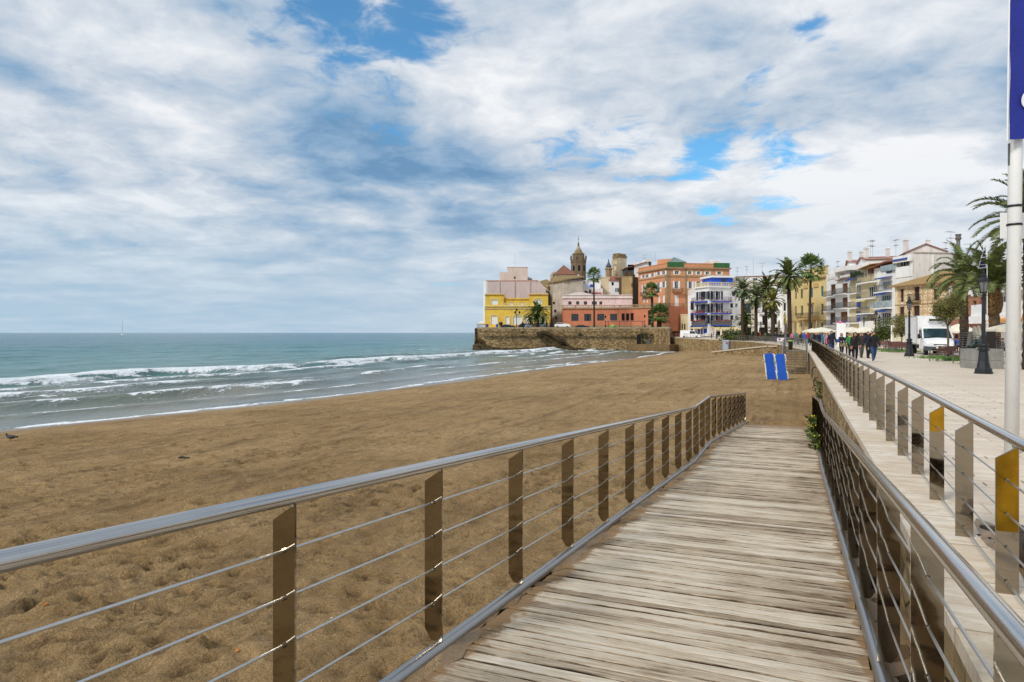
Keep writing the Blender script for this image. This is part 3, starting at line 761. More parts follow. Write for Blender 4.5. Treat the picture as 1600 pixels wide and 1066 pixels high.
railing('stainless cable railing along the wall side of the wooden boardwalk', RT, RAILZ, rp, -2., 27.3, KERBZ, 1, True, breaks=(0,14.6,17.4))
pt_ = lambda s: float(edge_t(s))-.04
pp = [5.22+1.33*k for k in range(-5, 49)]
railing('long stainless cable railing on the coping along the promenade edge', pt_, lambda s: .995, pp, -3., 69.5, lambda s: .02, -1, False, refl={5:.42, 7:.72})
# ---------------------------------------------------------------- buildings
c1 = lambda x, y: (730+x/5, 370+y/5)
c2 = lambda x, y: (960+x/5, 380+y/5)
c4 = lambda x, y: (1280+x/6.2727, 370+y/6.2727)
c5 = lambda x, y: (1140+x/6.6625, 400+y/6.6625)
c3 = lambda x, y: (1240+x/4.442, 340+y/4.442)
ident = lambda x, y: (x, y)

class Fac:
    "a vertical facade from plan point A to plan point B, its outside towards the sea and the promenade"
    def __init__(self, A, B):
        self.A = Vector((A[0],A[1])); self.B = Vector((B[0],B[1])); self.e = (self.B-self.A); self.L = self.e.length; self.e /= self.L
        n = Vector((self.e.y, -self.e.x)); mid = (self.A+self.B)/2
        if n.dot(-mid) < 0: n = -n
        self.n = n
    def u(self, px):
        a = (px-800)/FPX           # solve A + u e = d (a,1)
        e = self.e; A = self.A
        return (a*A.y - A.x)/(e.x - a*e.y)
    def d(self, px): return self.A.y + self.u(px)*self.e.y
    def z(self, px, py): return Z(py, self.d(px))
    def pt(self, u, w, z): p = self.A + self.e*u + self.n*w; return (p.x, p.y, z)
    def box(self, mb, u0, u1, w0, w1, z0, z1, mi=0):
        vs = [self.pt(u,w,z) for z in (z0,z1) for u,w in ((u0,w0),(u1,w0),(u1,w1),(u0,w1))]
        mb.add(vs, [(0,3,2,1),(4,5,6,7),(0,1,5,4),(1,2,6,5),(2,3,7,6),(3,0,4,7)], mi)
    def rect(self, conv, r):
        "pixel rectangle -> u0,u1,z0,z1 on this facade"
        x0, y0 = conv(r[0], r[1]); x1, y1 = conv(r[2], r[3]); xm = (x0+x1)/2
        u0, u1 = sorted((self.u(x0), self.u(x1)))
        return u0, u1, self.z(xm, y1), self.z(xm, y0)
    def wall(self, mb, z0, z1, holes=(), u0=0., u1=None, depth=.22, mi=0):
        u1 = self.L if u1 is None else u1
        us = sorted(set([u0,u1]+[min(max(h[k],u0),u1) for h in holes for k in (0,1)])); zs = sorted(set([z0,z1]+[min(max(h[k],z0),z1) for h in holes for k in (2,3)]))
        for i in range(len(us)-1):
            for j in range(len(zs)-1):
                um, zm = (us[i]+us[i+1])/2, (zs[j]+zs[j+1])/2
                if any(h[0] < um < h[1] and h[2] < zm < h[3] for h in holes): continue
                mb.add([self.pt(us[i],0,zs[j]),self.pt(us[i+1],0,zs[j]),self.pt(us[i+1],0,zs[j+1]),self.pt(us[i],0,zs[j+1])], [(0,1,2,3)], mi)
        for h in holes:
            a, b, c, d = h[:4]
            for p, q in (((a,c),(b,c)),((b,c),(b,d)),((b,d),(a,d)),((a,d),(a,c))):
                mb.add([self.pt(p[0],0,p[1]),self.pt(q[0],0,q[1]),self.pt(q[0],-depth,q[1]),self.pt(p[0],-depth,p[1])], [(0,1,2,3)], mi)

class House:
    def __init__(self, name, label, cat, A, B, depth, z0, group=None):
        self.F = Fac(A, B); self.dep = depth; self.z0 = z0
        self.o = (self.F.A.x, self.F.A.y, z0)
        self.root = thing(name, label, cat, self.o, 0, group); self.wb = MB(); self.facs = [self.F]
    def part(self, mb, name, mats, smooth=False, label=None, parent=None):
        return mb.build(name, mats, parent if parent is not None else self.root, origin=self.o, smooth=smooth, label=label)
    def shell(self, F, z0, z1, holes=(), dep=None, u0=0., u1=None, roof=True, back=True, sides=(1,1), mi=0):
        dep = dep or self.dep; u1 = F.L if u1 is None else u1
        F.wall(self.wb, z0, z1, holes, u0, u1, mi=mi)
        P = lambda u, w, z: F.pt(u, w, z)
        if sides[0]: self.wb.add([P(u0,0,z0),P(u0,-dep,z0),P(u0,-dep,z1),P(u0,0,z1)], [(0,1,2,3)], mi)
        if sides[1]: self.wb.add([P(u1,0,z0),P(u1,-dep,z0),P(u1,-dep,z1),P(u1,0,z1)], [(0,1,2,3)], mi)
        if back: self.wb.add([P(u0,-dep,z0),P(u1,-dep,z0),P(u1,-dep,z1),P(u0,-dep,z1)], [(0,1,2,3)], mi)
        if roof: self.wb.add([P(u0,0,z1),P(u1,0,z1),P(u1,-dep,z1),P(u0,-dep,z1)], [(0,1,2,3)], mi)
    def finish(self, mats): return self.part(self.wb, 'wall', mats)
    def band(self, name, F, u0, u1, z0, z1, w, mat, w0=.002):
        mb = MB(); F.box(mb, u0, u1, w0, w, z0, z1); return self.part(mb, name, mat)
    def window(self, F, h, kind='win', frame=None, shut=None, surround=None, rec=.18):
        u0, u1, z0, z1 = h; fr = frame or WHITE; wdt = u1-u0
        if kind == 'panel':                         # closed shutters, boarded leaf
            mb = MB(); F.box(mb, u0, u1, -rec-.06, -rec+.04, z0, z1)
            nb = 2 if wdt > .5 else 1
            for k in range(nb):
                a, b = u0+wdt*k/nb+.05, u0+wdt*(k+1)/nb-.05; z = z0+.1
                while z < z1-.12: F.box(mb, a, b, -rec+.04, -rec+.065, z, z+.07); z += .16
            return self.part(mb, 'shutter', shut)
        mb = MB(); F.box(mb, u0, u1, -rec-.05, -rec, z0, z1)
        if kind == 'dark': return self.part(mb, 'doorway', DARK)
        w_ = self.part(mb, 'window', GLASS if kind != 'pale' else GLASS_L)
        mb = MB(); f = min(.09, wdt*.12)
        for a, b, c, d in ((u0,u0+f,z0,z1),(u1-f,u1,z0,z1),(u0+f,u1-f,z0,z0+f),(u0+f,u1-f,z1-f,z1)): F.box(mb, a, b, -rec+.003, -rec+.07, c, d)
        k = max(1, int(wdt/.75)); 
        for i in range(1, k+1):
            um = u0+wdt*i/(k+1); F.box(mb, um-f*.35, um+f*.35, -rec+.003, -rec+.05, z0+f, z1-f)
        self.part(mb, 'frame', fr, parent=None).parent = w_
        w_.children[0].matrix_parent_inverse.identity()
        if kind == 'shut':                          # leaves folded back against the wall
            for sgn in (-1, 1):
                mb = MB(); sw = wdt*.48
                a, b = (u0-sw, u0-.02) if sgn < 0 else (u1+.02, u1+sw)
                F.box(mb, a, b, .01, .06, z0, z1); z = z0+.1
                while z < z1-.12: F.box(mb, a+.06, b-.06, .06, .08, z, z+.06); z += .17
                self.part(mb, 'shutter', shut or WHITE)
        if surround:
            mb = MB(); s = .14
            for a, b, c, d in ((u0-s,u0-.002,z0,z1+s),(u1+.002,u1+s,z0,z1+s),(u0-.002,u1+.002,z1+.002,z1+s),(u0-s,u1+s,z0-s,z0-.002)): F.box(mb, a, b, .003, .07, c, d)
            self.part(mb, 'surround', surround)
        return w_
    def arch(self, F, h, mat, panel=WHITE, rec=.15, th=.22):
        "white arched surround with shutters or door leaves"
        u0, u1, z0, z1 = h; uc = (u0+u1)/2; r = (u1-u0)/2
        mb = MB(); F.box(mb, u0-th, u0-.002, .003, .1, z0, z1); F.box(mb, u1+.002, u1+th, .003, .1, z0, z1)
        n_ = 10; pts = []
        for k in range(n_+1):
            a = math.pi*k/n_; pts.append((uc-math.cos(a)*(r+.0), z1+math.sin(a)*r*.55, uc-math.cos(a)*(r+th), z1+math.sin(a)*(r*.55+th)))
        for k in range(n_):
            a, b = pts[k], pts[k+1]
            mb.add([F.pt(a[0],.1,a[1]),F.pt(b[0],.1,b[1]),F.pt(b[2],.1,b[3]),F.pt(a[2],.1,a[3]),F.pt(a[0],.003,a[1]),F.pt(b[0],.003,b[1]),F.pt(b[2],.003,b[3]),F.pt(a[2],.003,a[3])],
                   [(0,1,2,3),(3,2,6,7),(0,4,5,1)])
        self.part(mb, 'arched_surround', mat)
        mb = MB()
        mb.add([F.pt(uc,.012,z1)]+[F.pt(p[0],.012,p[1]) for p in pts], [(0,k+1,k+2) for k in range(n_)])
        self.part(mb, 'fanlight', M('cream_fanlight',(206,190,130),.7))
        return self.window(F, h, 'panel', shut=panel, rec=rec)
    def balcony(self, F, u0, u1, z, h=1.0, w=.9, slab=None, rail=None, solid=None, th=.16, under=None):
        mb = MB(); F.box(mb, u0, u1, .004, w, z-th, z); s = self.part(mb, 'balcony', slab or WHITE)
        mb = MB(); rm = rail or IRON
        if solid:
            F.box(mb, u0, u1, w-.08, w-.02, z+.003, z+h); F.box(mb, u0, u0+.06, .01, w-.083, z+.003, z+h); F.box(mb, u1-.06, u1, .01, w-.083, z+.003, z+h)
        else:
            for zz_ in (z+.08, z+h-.04): 
                F.box(mb, u0, u1, w-.06, w-.02, zz_, zz_+.04); F.box(mb, u0, u0+.04, .01, w-.063, zz_, zz_+.04); F.box(mb, u1-.04, u1, .01, w-.063, zz_, zz_+.04)
            k = max(2, int((u1-u0)/.13))
            for i in range(k+1):
                uu = u0+.012+(u1-u0-.03)*i/k; F.box(mb, uu-.01, uu+.01, w-.05, w-.03, z+.002, z+h-.045)
            for sd_ in (u0+.02, u1-.02):
                for i in range(1, 6): F.box(mb, sd_-.01, sd_+.01, w*i/6-.01, w*i/6+.01, z+.002, z+h-.045)
        r_ = self.part(mb, 'balcony_railing', rm if not solid else solid); r_.parent = s
        if under:
            mb = MB(); F.box(mb, u0-.01, u1+.01, w-.02, w+.02, z-th-.005, z+.03); self.part(mb, 'slab_edge', under).parent = s
        return s
    def awning(self, F, u0, u1, z, drop, out, mat):
        mb = MB(); P = F.pt
        mb.add([P(u0,.02,z),P(u1,.02,z),P(u1,out,z-drop),P(u0,out,z-drop),P(u0,out,z-drop-.22),P(u1,out,z-drop-.22),P(u0,.02,z-.05),P(u1,.02,z-.05),P(u1,out-.02,z-drop-.05),P(u0,out-.02,z-drop-.05)],
               [(0,1,2,3),(3,2,5,4),(6,9,8,7),(0,3,9,6),(1,7,8,2)]); return self.part(mb, 'awning', mat)
    def balustrade(self, F, u0, u1, z0, z1, mat, w=-.15, gap=.35):
        mb = MB(); F.box(mb, u0, u1, w-.12, w+.12, z1-.18, z1); F.box(mb, u0, u1, w-.12, w+.12, z0, z0+.15)
        k = max(2, int((u1-u0)/gap))
        for i in range(k+1):
            uu = u0+.1+(u1-u0-.2)*i/k; hw = .16 if i % 8 == 0 else .07
            F.box(mb, uu-hw, uu+hw, w-.07, w+.07, z0+.152, z1-.182)
        return self.part(mb, 'balustrade', mat)
    def slope(self, name, pts, faces, mat, th=.12):
        mb = MB(); n_ = len(pts); mb.add(list(pts)+[(p[0],p[1],p[2]-th) for p in pts], faces+[tuple(n_+i for i in reversed(f)) for f in faces])
        edges = {}
        for f in faces:
            for i in range(len(f)): e = tuple(sorted((f[i],f[(i+1)%len(f)]))); edges[e] = edges.get(e,0)+1
        mb.add(list(pts)+[(p[0],p[1],p[2]-th) for p in pts], [(a,b,b+n_,a+n_) for (a,b),c in edges.items() if c == 1])
        return self.part(mb, name, mat)
    def gable(self, F, z, rise, mat, over=.5, dep=None, along=True, u0=0., u1=None):
        "two-slope tiled roof with ridge along the facade"
        dep = dep or self.dep; u1 = F.L if u1 is None else u1; P = F.pt
        if along: 
            pts = [P(u0-over,over,z-.1),P(u1+over,over,z-.1),P(u1+over,-dep/2,z+rise),P(u0-over,-dep/2,z+rise),P(u1+over,-dep-over,z-.1),P(u0-over,-dep-over,z-.1)]
            for uu in (u0,u1): self.wb.add([P(uu,0,z),P(uu,-dep,z),P(uu,-dep/2,z+rise-.1)], [(0,1,2)])
        else:
            um = (u0+u1)/2
            pts = [P(u0-over,over,z-.1),P(u0-over,-dep-over,z-.1),P(um,-dep-over,z+rise),P(um,over,z+rise),P(u1+over,-dep-over,z-.1),P(u1+over,over,z-.1)]
            for w in (0,-dep): self.wb.add([P(u0,w,z),P(u1,w,z),P(um,w,z+rise-.1)], [(0,1,2)])
        return self.slope('roof', pts, [(0,1,2,3),(3,2,4,5)], mat)
    def hip(self, F, z, rise, mat, over=.4, dep=None, u0=0., u1=None):
        dep = dep or self.dep; u1 = F.L if u1 is None else u1; P = F.pt; um = (u0+u1)/2
        pts = [P(u0-over,over,z-.05),P(u1+over,over,z-.05),P(u1+over,-dep-over,z-.05),P(u0-over,-dep-over,z-.05),P(um,-dep/2,z+rise)]
        return self.slope('roof', pts, [(0,1,4),(1,2,4),(2,3,4),(3,0,4)], mat)
    def chimney(self, x, y, z, h, w=.5, mat=None):
        mb = MB(); mb.box(x-w/2,x+w/2,y-w/2,y+w/2,z-1.,z+h); mb.box(x-w/2-.08,x+w/2+.08,y-w/2-.08,y+w/2+.08,z+h+.002,z+h+.12)
        mb.box(x-w/3,x+w/3,y-w/3,y+w/3,z+h+.122,z+h+.4); return self.part(mb, 'chimney', mat or WHITE)

PINKW = M('lilac_render',(198,182,182),.9,0,.07,.3,0,None,.3,.25); WPALE = M('pale_pink_render',(214,194,180),.9,0,.07,.3,0,None,.3,.2)
YEL = M('ochre_yellow_render',(232,192,80),.85,0,.10,.6,0,None,.3,.22); YELD = M('deep_yellow_trim',(198,148,60),.85,0,.1,.6)
CRM = M('cream_trim',(222,206,150),.8,0,.07,1); WHR = M('white_render',(238,236,234),.85,0,.06,.5,0,None,.3,.22); WHR2 = M('weathered_white_render',(230,225,218),.9,0,.10,.5,.1,4,.3,.3)
GREYST = M('grey_limestone',(188,176,160),.9,0,.16,.6,.3,4,.3,.45); TOWER = M('dark_tower_stone',(128,110,86),.9,0,.25,1.2,.4,4,.3,.6); TOWERY = M('lichen_stone',(140,118,80),.9,0,.25,1.5,.3)
SALM = M('salmon_render',(206,130,98),.88,0,.08,.5,0,None,.3,.25); ORNG = M('orange_render',(212,150,110),.88,0,.09,.4,0,None,.3,.3); STONEB = M('buff_quoin',(158,132,98),.9,0,.15,1.5)
BEIGE = M('beige_render',(222,204,170),.9,0,.1,.5,0,None,.3,.35); TAN = M('tan_render',(176,150,108),.9,0,.15,.5,0,None,.3,.5); SHADE = M('shadow_and_clutter_brown',(84,66,48),.9,0,.2,.6)  # SHADE paints the brown house's shadowed flank dark; also colours its roof clutter
BLUE = M('cobalt_paint',(34,84,196),.6,0,.08,2); BLUED = M('navy_louver',(22,30,58),.6); BRWN = M('brown_shutter',(92,54,34),.7,0,.15,4); BRWN2 = M('chestnut_shutter',(112,70,34),.7,0,.15,4); PLUM = M('plum_shutter',(66,36,34),.7,0,.15,4)
YNEO = M('warm_yellow_render',(228,202,142),.88,0,.06,.5,0,None,.3,.2); YNEOD = M('tan_trim',(206,172,114),.85,0,.1,1); TEAL = M('teal_shutter',(62,120,122),.7); GREYSH = M('grey_green_shutter',(92,98,84),.7); CRMW = M('cream_render',(224,208,166),.88,0,.06,.5,0,None,.3,.25)
AWNC = M('cream_canvas',(216,200,150),.9,0,.05,1); AWNB = M('blue_canvas',(38,74,150),.85); GREENN = M('green_netting',(58,104,58),.95,0,.2,2); GREYM = M('grey_metal_sheet',(98,98,98),.6); GREYR = M('grey_roof_glass',(120,134,128),.4)
BRICKP = M('pinkish_brick',(172,120,96),.9,0,.14,1.2,.1,6,.3,.35); CANV = M('umbrella_canvas',(226,218,198),.9,0,.04,1); CANVG = M('taupe_canvas',(158,142,124),.9,0,.08,1)
GLASSRAIL = mat_glass('pale_glass_rail',(170,186,190),.1); BALR = M('grey_balcony_metal',(112,108,104),.5,.2,.1,3)
TERZ = 3.08

# promontory mass with its masonry sea wall
pw = thing('promontory_wall', 'high old masonry sea wall of the headland with stained stone and a ruined stair scar', 'sea wall', (0,0,0))
f0, f1, f2 = P2(748,178), P2(1014,176), P2(1046,168)
PF = Fac(f0, f1)
poly = [P2(748,178), P2(800,177.5), P2(890,177), P2(1014,176), P2(1046,168), P2(1052,190), (55,260), (-2,262), P2(742,205), P2(746,181)]
mb = MB()
nlev = 14
base = [(p[0],p[1]) for p in poly]; cx, cy = 20, 205
for k in range(nlev):
    za, zb = -4+k*(TERZ-.35+4)/nlev, -4+(k+1)*(TERZ-.35+4)/nlev
    fa, fb = 1+.012*(1-k/nlev), 1+.012*(1-(k+1)/nlev)
    A = [(cx+(p[0]-cx)*fa, cy+(p[1]-cy)*fa, za) for p in base]; B = [(cx+(p[0]-cx)*fb, cy+(p[1]-cy)*fb, zb) for p in base]; n_ = len(A)
    mb.add(A+B, [(i,(i+1)%n_,(i+1)%n_+n_,i+n_) for i in range(n_)])
mb.build('wall_face', BIGSTONE, pw)
mb = MB(); mb.prism(base, TERZ-.34, TERZ, 0); mb.build('parapet_coping', M('pale_parapet',(172,156,130),.9,0,.2,.8,.2,4,.3,.5), pw)
mb = MB()
for (x0,d0),(x1,d1) in (((750,176.6),(890,175.7)),((890,175.7),(1013,174.6))):
    Fq = Fac(P2(x0,d0),P2(x1,d1)); Fq.box(mb, 0, Fq.L, -.3, .32, TERZ-1.35, TERZ-1.1)
mb.build('string_course', M('dark_ledge',(110,90,60),.9,0,.25,1), pw)
def rough_strip(pxs, tops, d0, d1, mat, name, parent, seed, zlow=-3.6, amp=.6):
    "rugged rock ledge running along the foot of the wall"
    rr = random.Random(seed); mb = MB(); rows = []; n_ = 60
    for i in range(n_+1):
        px = pxs[0]+(pxs[-1]-pxs[0])*i/n_; ty = float(np.interp(px, pxs, tops)); col = []
        for j in range(7):
            d = d0-(d0-d1)*j/6; zt = Z(ty, d0)
            h = zt+(zlow-zt)*(j/6)**1.6 + rr.uniform(-amp,amp)*(.35 if j in (0,6) else 1)*.5
            col.append(((px-800)/FPX*d+rr.uniform(-.15,.15), d+rr.uniform(-.3,.3), h))
        rows.append(col)
    vs = [p for c in rows for p in c]
    mb.add(vs, [(i*7+j,(i+1)*7+j,(i+1)*7+j+1,i*7+j+1) for i in range(n_) for j in range(6)])
    return mb.build(name, mat, parent)
rough_strip([738,745,755,775,800,840,855,875,892,930,985,1010],[539,536,539,543,544,543.5,539,537.5,543,546,547,547.5], 176.2, 168.5, ROCK, 'rock_ledge', pw, 3, -3.25, .7)
rough_strip([742,750,757],[514,513,516], 183, 175.5, ROCKB, 'rock_corner', pw, 5, -3., 1.2)
# scar of the old stair: dark diagonal band of steps
mb = MB(); sc = [(838,519),(850,516.5),(858,519),(866,525),(874,529),(880,530),(886,537),(893,545)]
Fs = Fac(P2(748,176.2),P2(1014,174.3))
for a, b_ in zip(sc[:-1], sc[1:]):
    for k in range(4):
        x = a[0]+(b_[0]-a[0])*k/4; y = a[1]+(b_[1]-a[1])*k/4; u = Fs.u(x); zt = Fs.z(x,y)
        Fs.box(mb, u, u+(Fs.u(b_[0])-Fs.u(a[0]))/4+.02, -1.6, .75, zt-.7, zt+.1*((k*7)%3)/2)
mb.build('stair', M('dark_stair_stone',(70,58,38),.95,0,.4,1.,.5), pw)
mb = MB(); h = PF.rect(c1,(1313,775,1345,838)); Fs.box(mb, h[0], h[1], .02, .09, h[2], h[3]); 
uc = (h[0]+h[1])/2
mb.add([Fs.pt(uc,.09,h[3])]+[Fs.pt(uc-math.cos(math.pi*k/8)*(h[1]-h[0])/2,.09,h[3]+math.sin(math.pi*k/8)*.45) for k in range(9)], [(0,k+1,k+2) for k in range(8)])
mb.build('arched_door', DARK, pw)
mb = MB(); h = PF.rect(c1,(1387,800,1413,838)); Fs.box(mb, h[0], h[1], .02, .12, h[2], h[3]); mb.build('iron_gate', GREYM, pw)
for x, y, s in ((1362,775,.5),(1393,770,.6),(1437,780,.6),(1370,822,.5),(437,745,.7),(880,770,.3)):
    mb = MB(); rr = random.Random(int(x)); px, py = c1(x,y); u = Fs.u(px); zt = Fs.z(px,py)
    for k in range(40):
        p = Vector(Fs.pt(u+rr.gauss(0,s*.5),.25+abs(rr.gauss(0,.15)),zt+rr.gauss(0,s*.6))); q = Vector((rr.gauss(0,.2),rr.gauss(0,.2),rr.gauss(0,.2)))
        mb.add([p,p+q,p+q+Vector((0,0,.25)),p+Vector((0,0,.2))], [(0,1,2,3)])
    mb.build('wall_plant', LEAF, pw)
# concrete plinth on the beach side of the headland
mb = MB(); a, b_ = P2(983,171), P2(1046,164); Fp = Fac(a,b_); Fp.box(mb, 0, Fp.L, -6, 0, -3.6, Z(538.5,168))
o = mb.build('concrete_plinth', M('stained_concrete',(122,98,66),.95,0,.2,.6,.2,4,.3,.6)); setp(o, 'low brown concrete plinth at the foot of the headland wall by the beach', 'plinth')

# --- yellow villa on the headland
H = House('yellow_villa', 'two-storey yellow villa with white arched doors on the headland edge', 'villa', P2(757.5,190), P2(860,189), 11, TERZ); F = H.F
g = [F.rect(c1,r) for r in ((187,625,236,685),(300,628,330,688),(361,628,430,688),(455,628,490,688),(560,628,606,685))]
zc = F.z(800,478.5); zt1 = F.z(800,459.5); zm = F.z(800,465.5)
H.shell(F, TERZ-.5, zc, g)
ul, um_, ur = (0.1,F.u(787)), (F.u(787),F.u(827)), (F.u(827),F.u(856.5))
up = [F.rect(c1,r) for r in ((190,498,240,532),(525,498,584,530))]; mid = [F.rect(c1,r) for r in ((333,515,356,540),(412,515,440,541))]
H.shell(F, zc, zt1, up[:1], 8, ul[0], ul[1]); H.shell(F, zc, zt1, up[1:], 8, ur[0], ur[1])
Fm = Fac(F.pt(um_[0],-.7,0)[:2], F.pt(um_[1],-.7,0)[:2])
Fm.wall(H.wb, zc, zm, [Fm.rect(c1,(333,515,356,540)),Fm.rect(c1,(412,515,440,541))]); H.wb.add([Fm.pt(0,0,zm),Fm.pt(Fm.L,0,zm),Fm.pt(Fm.L,-7,zm),Fm.pt(0,-7,zm)], [(0,1,2,3)])
H.finish(YEL)
for h in g[:2]+g[3:]: H.arch(F, h, CRM)
H.arch(F, g[2], CRM, th=.3)
for h in up: H.arch(F, h, CRM, th=.18)
for r in ((333,515,356,540),(412,515,440,541)): H.window(Fm, Fm.rect(c1,r), 'panel', shut=WHITE)
for n_, z0, z1, w, m_ in (('cornice',zc-.12,zc+.1,.28,CRM),('string_band',F.z(800,483.5),F.z(800,482),.12,M('grey_band',(176,160,120),.8))): H.band(n_, F, -.1, F.L+.1, z0, z1, w, m_)
for a, b_ in (ul, ur): H.band('parapet_cornice', F, a-.12, b_+.12, zt1-.35, zt1-.1, .25, YELD); H.band('parapet_cap', F, a-.05, b_+.05, zt1-.05, zt1+.12, .12, CRM)
H.band('parapet_cornice', Fm, .0, Fm.L, zm-.5, zm-.28, .2, YELD)
H.balustrade(F, um_[0]+.1, um_[1]-.1, zc+.105, zc+.85, CRM, .05, .5)
# lilac party wall behind it, with penthouse
H = House('lilac_apartment_block', 'large blank lilac-grey block with pale pink penthouse behind the yellow villa', 'apartment block', P2(759.5,202), P2(853,201), 14, TERZ); F = H.F
zt = F.z(800,438.5)
us = [0, F.u(841), F.u(853)]; P = F.pt
H.shell(F, TERZ, zt, (), None, 0, us[1])
H.wb.add([P(us[1],0,TERZ),P(us[2],0,TERZ),P(us[2],0,F.z(853,450.5)),P(us[1],0,zt)], [(0,1,2,3)]); H.wb.add([P(us[1],0,zt),P(us[2],0,F.z(853,450.5)),P(us[2],-14,F.z(853,450.5)),P(us[1],-14,zt)], [(0,1,2,3)])
H.wb.add([P(us[2],0,TERZ),P(us[2],-14,TERZ),P(us[2],-14,F.z(853,450.5)),P(us[2],0,F.z(853,450.5))], [(0,1,2,3)])
H.finish(PINKW)
for px in (781.5,805,829): H.band('downpipe', F, F.u(px)-.1, F.u(px)+.1, TERZ+1, zt-.4, .1, M('grey_pipe',(150,138,138),.7))
H.band('roof_edge', F, -.1, us[1], zt-.12, zt+.12, .12, M('pink_edge',(196,150,140),.8))
mb = MB(); Fl = Fac(P2(755.3,204), P2(759.3,201.8)); Fl.box(mb, 0, Fl.L, -12, 0, TERZ, zt-.1); H.part(mb, 'white_flank', WHR)
F2 = Fac(P2(793,206), P2(824.5,206)); mb = MB(); F2.box(mb, 0, F2.L, -8, 0, zt, F2.z(800,417.8)); F2.box(mb, F2.u(780.5), 0, -7, -.4, zt, F2.z(800,425.5)); F2.box(mb, -.1, F2.L+.1, -8.1, .1, F2.z(800,417.8)+.003, F2.z(800,417.2)); H.part(mb, 'penthouse', WPALE)
mb = MB(); h = F2.rect(c1,(365,312,377,328)); F2.box(mb, h[0],h[1],.01,.06,h[2],h[3]); H.part(mb, 'penthouse_window', GLASS)
F3 = Fac(P2(825,207), P2(842,207)); P = F3.pt
mb = MB(); zl = F3.z(833,440.5); mb.add([P(0,0,zt),P(F3.L,0,zt),P(F3.L,0,zl),P(0,0,F3.z(825,432)),P(0,-6,zt),P(F3.L,-6,zt),P(F3.L,-6,zl),P(0,-6,F3.z(825,432))], [(0,1,2,3),(3,2,6,7),(4,7,6,5),(1,5,6,2),(0,3,7,4)]); H.part(mb, 'sloping_annex', WHR)
mb = MB(); h = F3.rect(c1,(475,325,508,348)); F3.box(mb, h[0],h[1],.01,.06,h[2],h[3]); H.part(mb, 'annex_window', GLASS_L)
F4 = Fac(P2(840,209), P2(855,205)); P = F4.pt
H.slope('roof', [P(-.3,.3,F4.z(840,441)),P(F4.L+.6,.3,F4.z(854,449)),P(F4.L+.6,-3,F4.z(853,445.5)),P(0.6,-3,F4.z(843,435.5))], [(0,1,2,3)], TOWERY, .2)
mb = MB(); F4.box(mb, 0, F4.L, -4, 0, zt-3, F4.z(847,447)); H.part(mb, 'annex_wall', BEIGE)

# --- apse of the church, its hipped roof and its tower
H = House('church_apse', 'rounded stone church apse with mossy eaves and a red hipped roof', 'church', P2(858,203), P2(893,200), 22, TERZ); F = H.F
pts = []; ctr = P2(893,212); Rr = 12.5
for k in range(9):
    a = math.pi*(1.02+.98*k/8)
    pts.append((ctr[0]+Rr*math.cos(a)*.55, ctr[1]+Rr*math.sin(a)))
a_ = P2(858.5,206); pts = [(a_[0]+.0,225), a_, P2(864,202), P2(880,200), P2(911,200), (P2(911,200)[0]+1,225)]
ze = Z(439,202)
H.wb.prism(pts, TERZ-.5, ze); H.finish(GREYST)
cxy = (sum(p[0] for p in pts)/6, 214)
ring = [(cxy[0]+(p[0]-cxy[0])*1.05, cxy[1]+(p[1]-cxy[1])*1.05) for p in pts]
zr = [Z(441.5,206)]*2+[Z(440.5,202),Z(437,200),Z(432,200),Z(432,205)]
inner = [(cxy[0]+(p[0]-cxy[0])*.7, cxy[1]+(p[1]-cxy[1])*.7) for p in pts]
V = [(p[0],p[1],z_) for p, z_ in zip(ring, zr)]+[(p[0],p[1],Z(433.5,212)) for p in inner]
H.slope('eaves', V, [(i,i+1,i+7,i+6) for i in range(5)]+[tuple(range(6,12))], TOWERY, .35)
Fh = Fac(P2(867,205), P2(898,205)); mb = MB(); Fh.box(mb, 0, Fh.L, -9, 0, Z(438,205), Z(428.5,205)); H.part(mb, 'drum_wall', WHR2)
H.hip(Fh, Z(428.5,205), Z(413.8,209)-Z(428.5,205), TILE, .4, 9)
mb = MB()
for px, py in ((863,432),(866,430),(861,434)): q = W(px,py,208); mb.lathe([(.35,-1.5),(.4,0),(.3,.5),(.4,.7),(.1,1.3)], 8, q)
H.part(mb, 'finial', GREYST)
for r in ((676,510,690,525),(686,570,702,590),(698,625,708,645)):
    h = F.rect(c1, r); mb = MB(); F.box(mb, h[0], h[1], .6, .75, h[2], h[3]); H.part(mb, 'window', DARK)
tw = thing('church_tower', 'tall dark octagonal stone church tower with stepped lantern and spire', 'church tower', W(903.8,445,236)); C = W(903.8,445,236)
def toct(prof, name, mat, n=8, smooth=False): return MB().lathe([(r*236/FPX, Z(py,236)) for r, py in prof], n, (C[0],C[1],0), 0, math.pi/8).build(name, mat, tw, origin=C, smooth=smooth)
toct([(12.2,446),(12.2,411),(12.9,410.5),(12.9,408.5),(11.6,408)], 'shaft', TOWER)
toct([(12.7,408),(12.7,406),(12.2,406),(9.6,405.8),(9.6,398.5),(10.2,398),(10.2,396.8),(8.2,396.5)], 'belfry', TOWER)
toct([(8.2,396.4),(6.2,393.5),(4.6,390.5)], 'cupola', TOWERY)
toct([(3.8,390.4),(3.8,388),(3.4,386.8),(1.8,385.8)], 'lantern', GREYST); toct([(1.9,385.7),(1.3,382.5),(1.7,382),(.3,378)], 'spire', TOWER)
mb = MB()
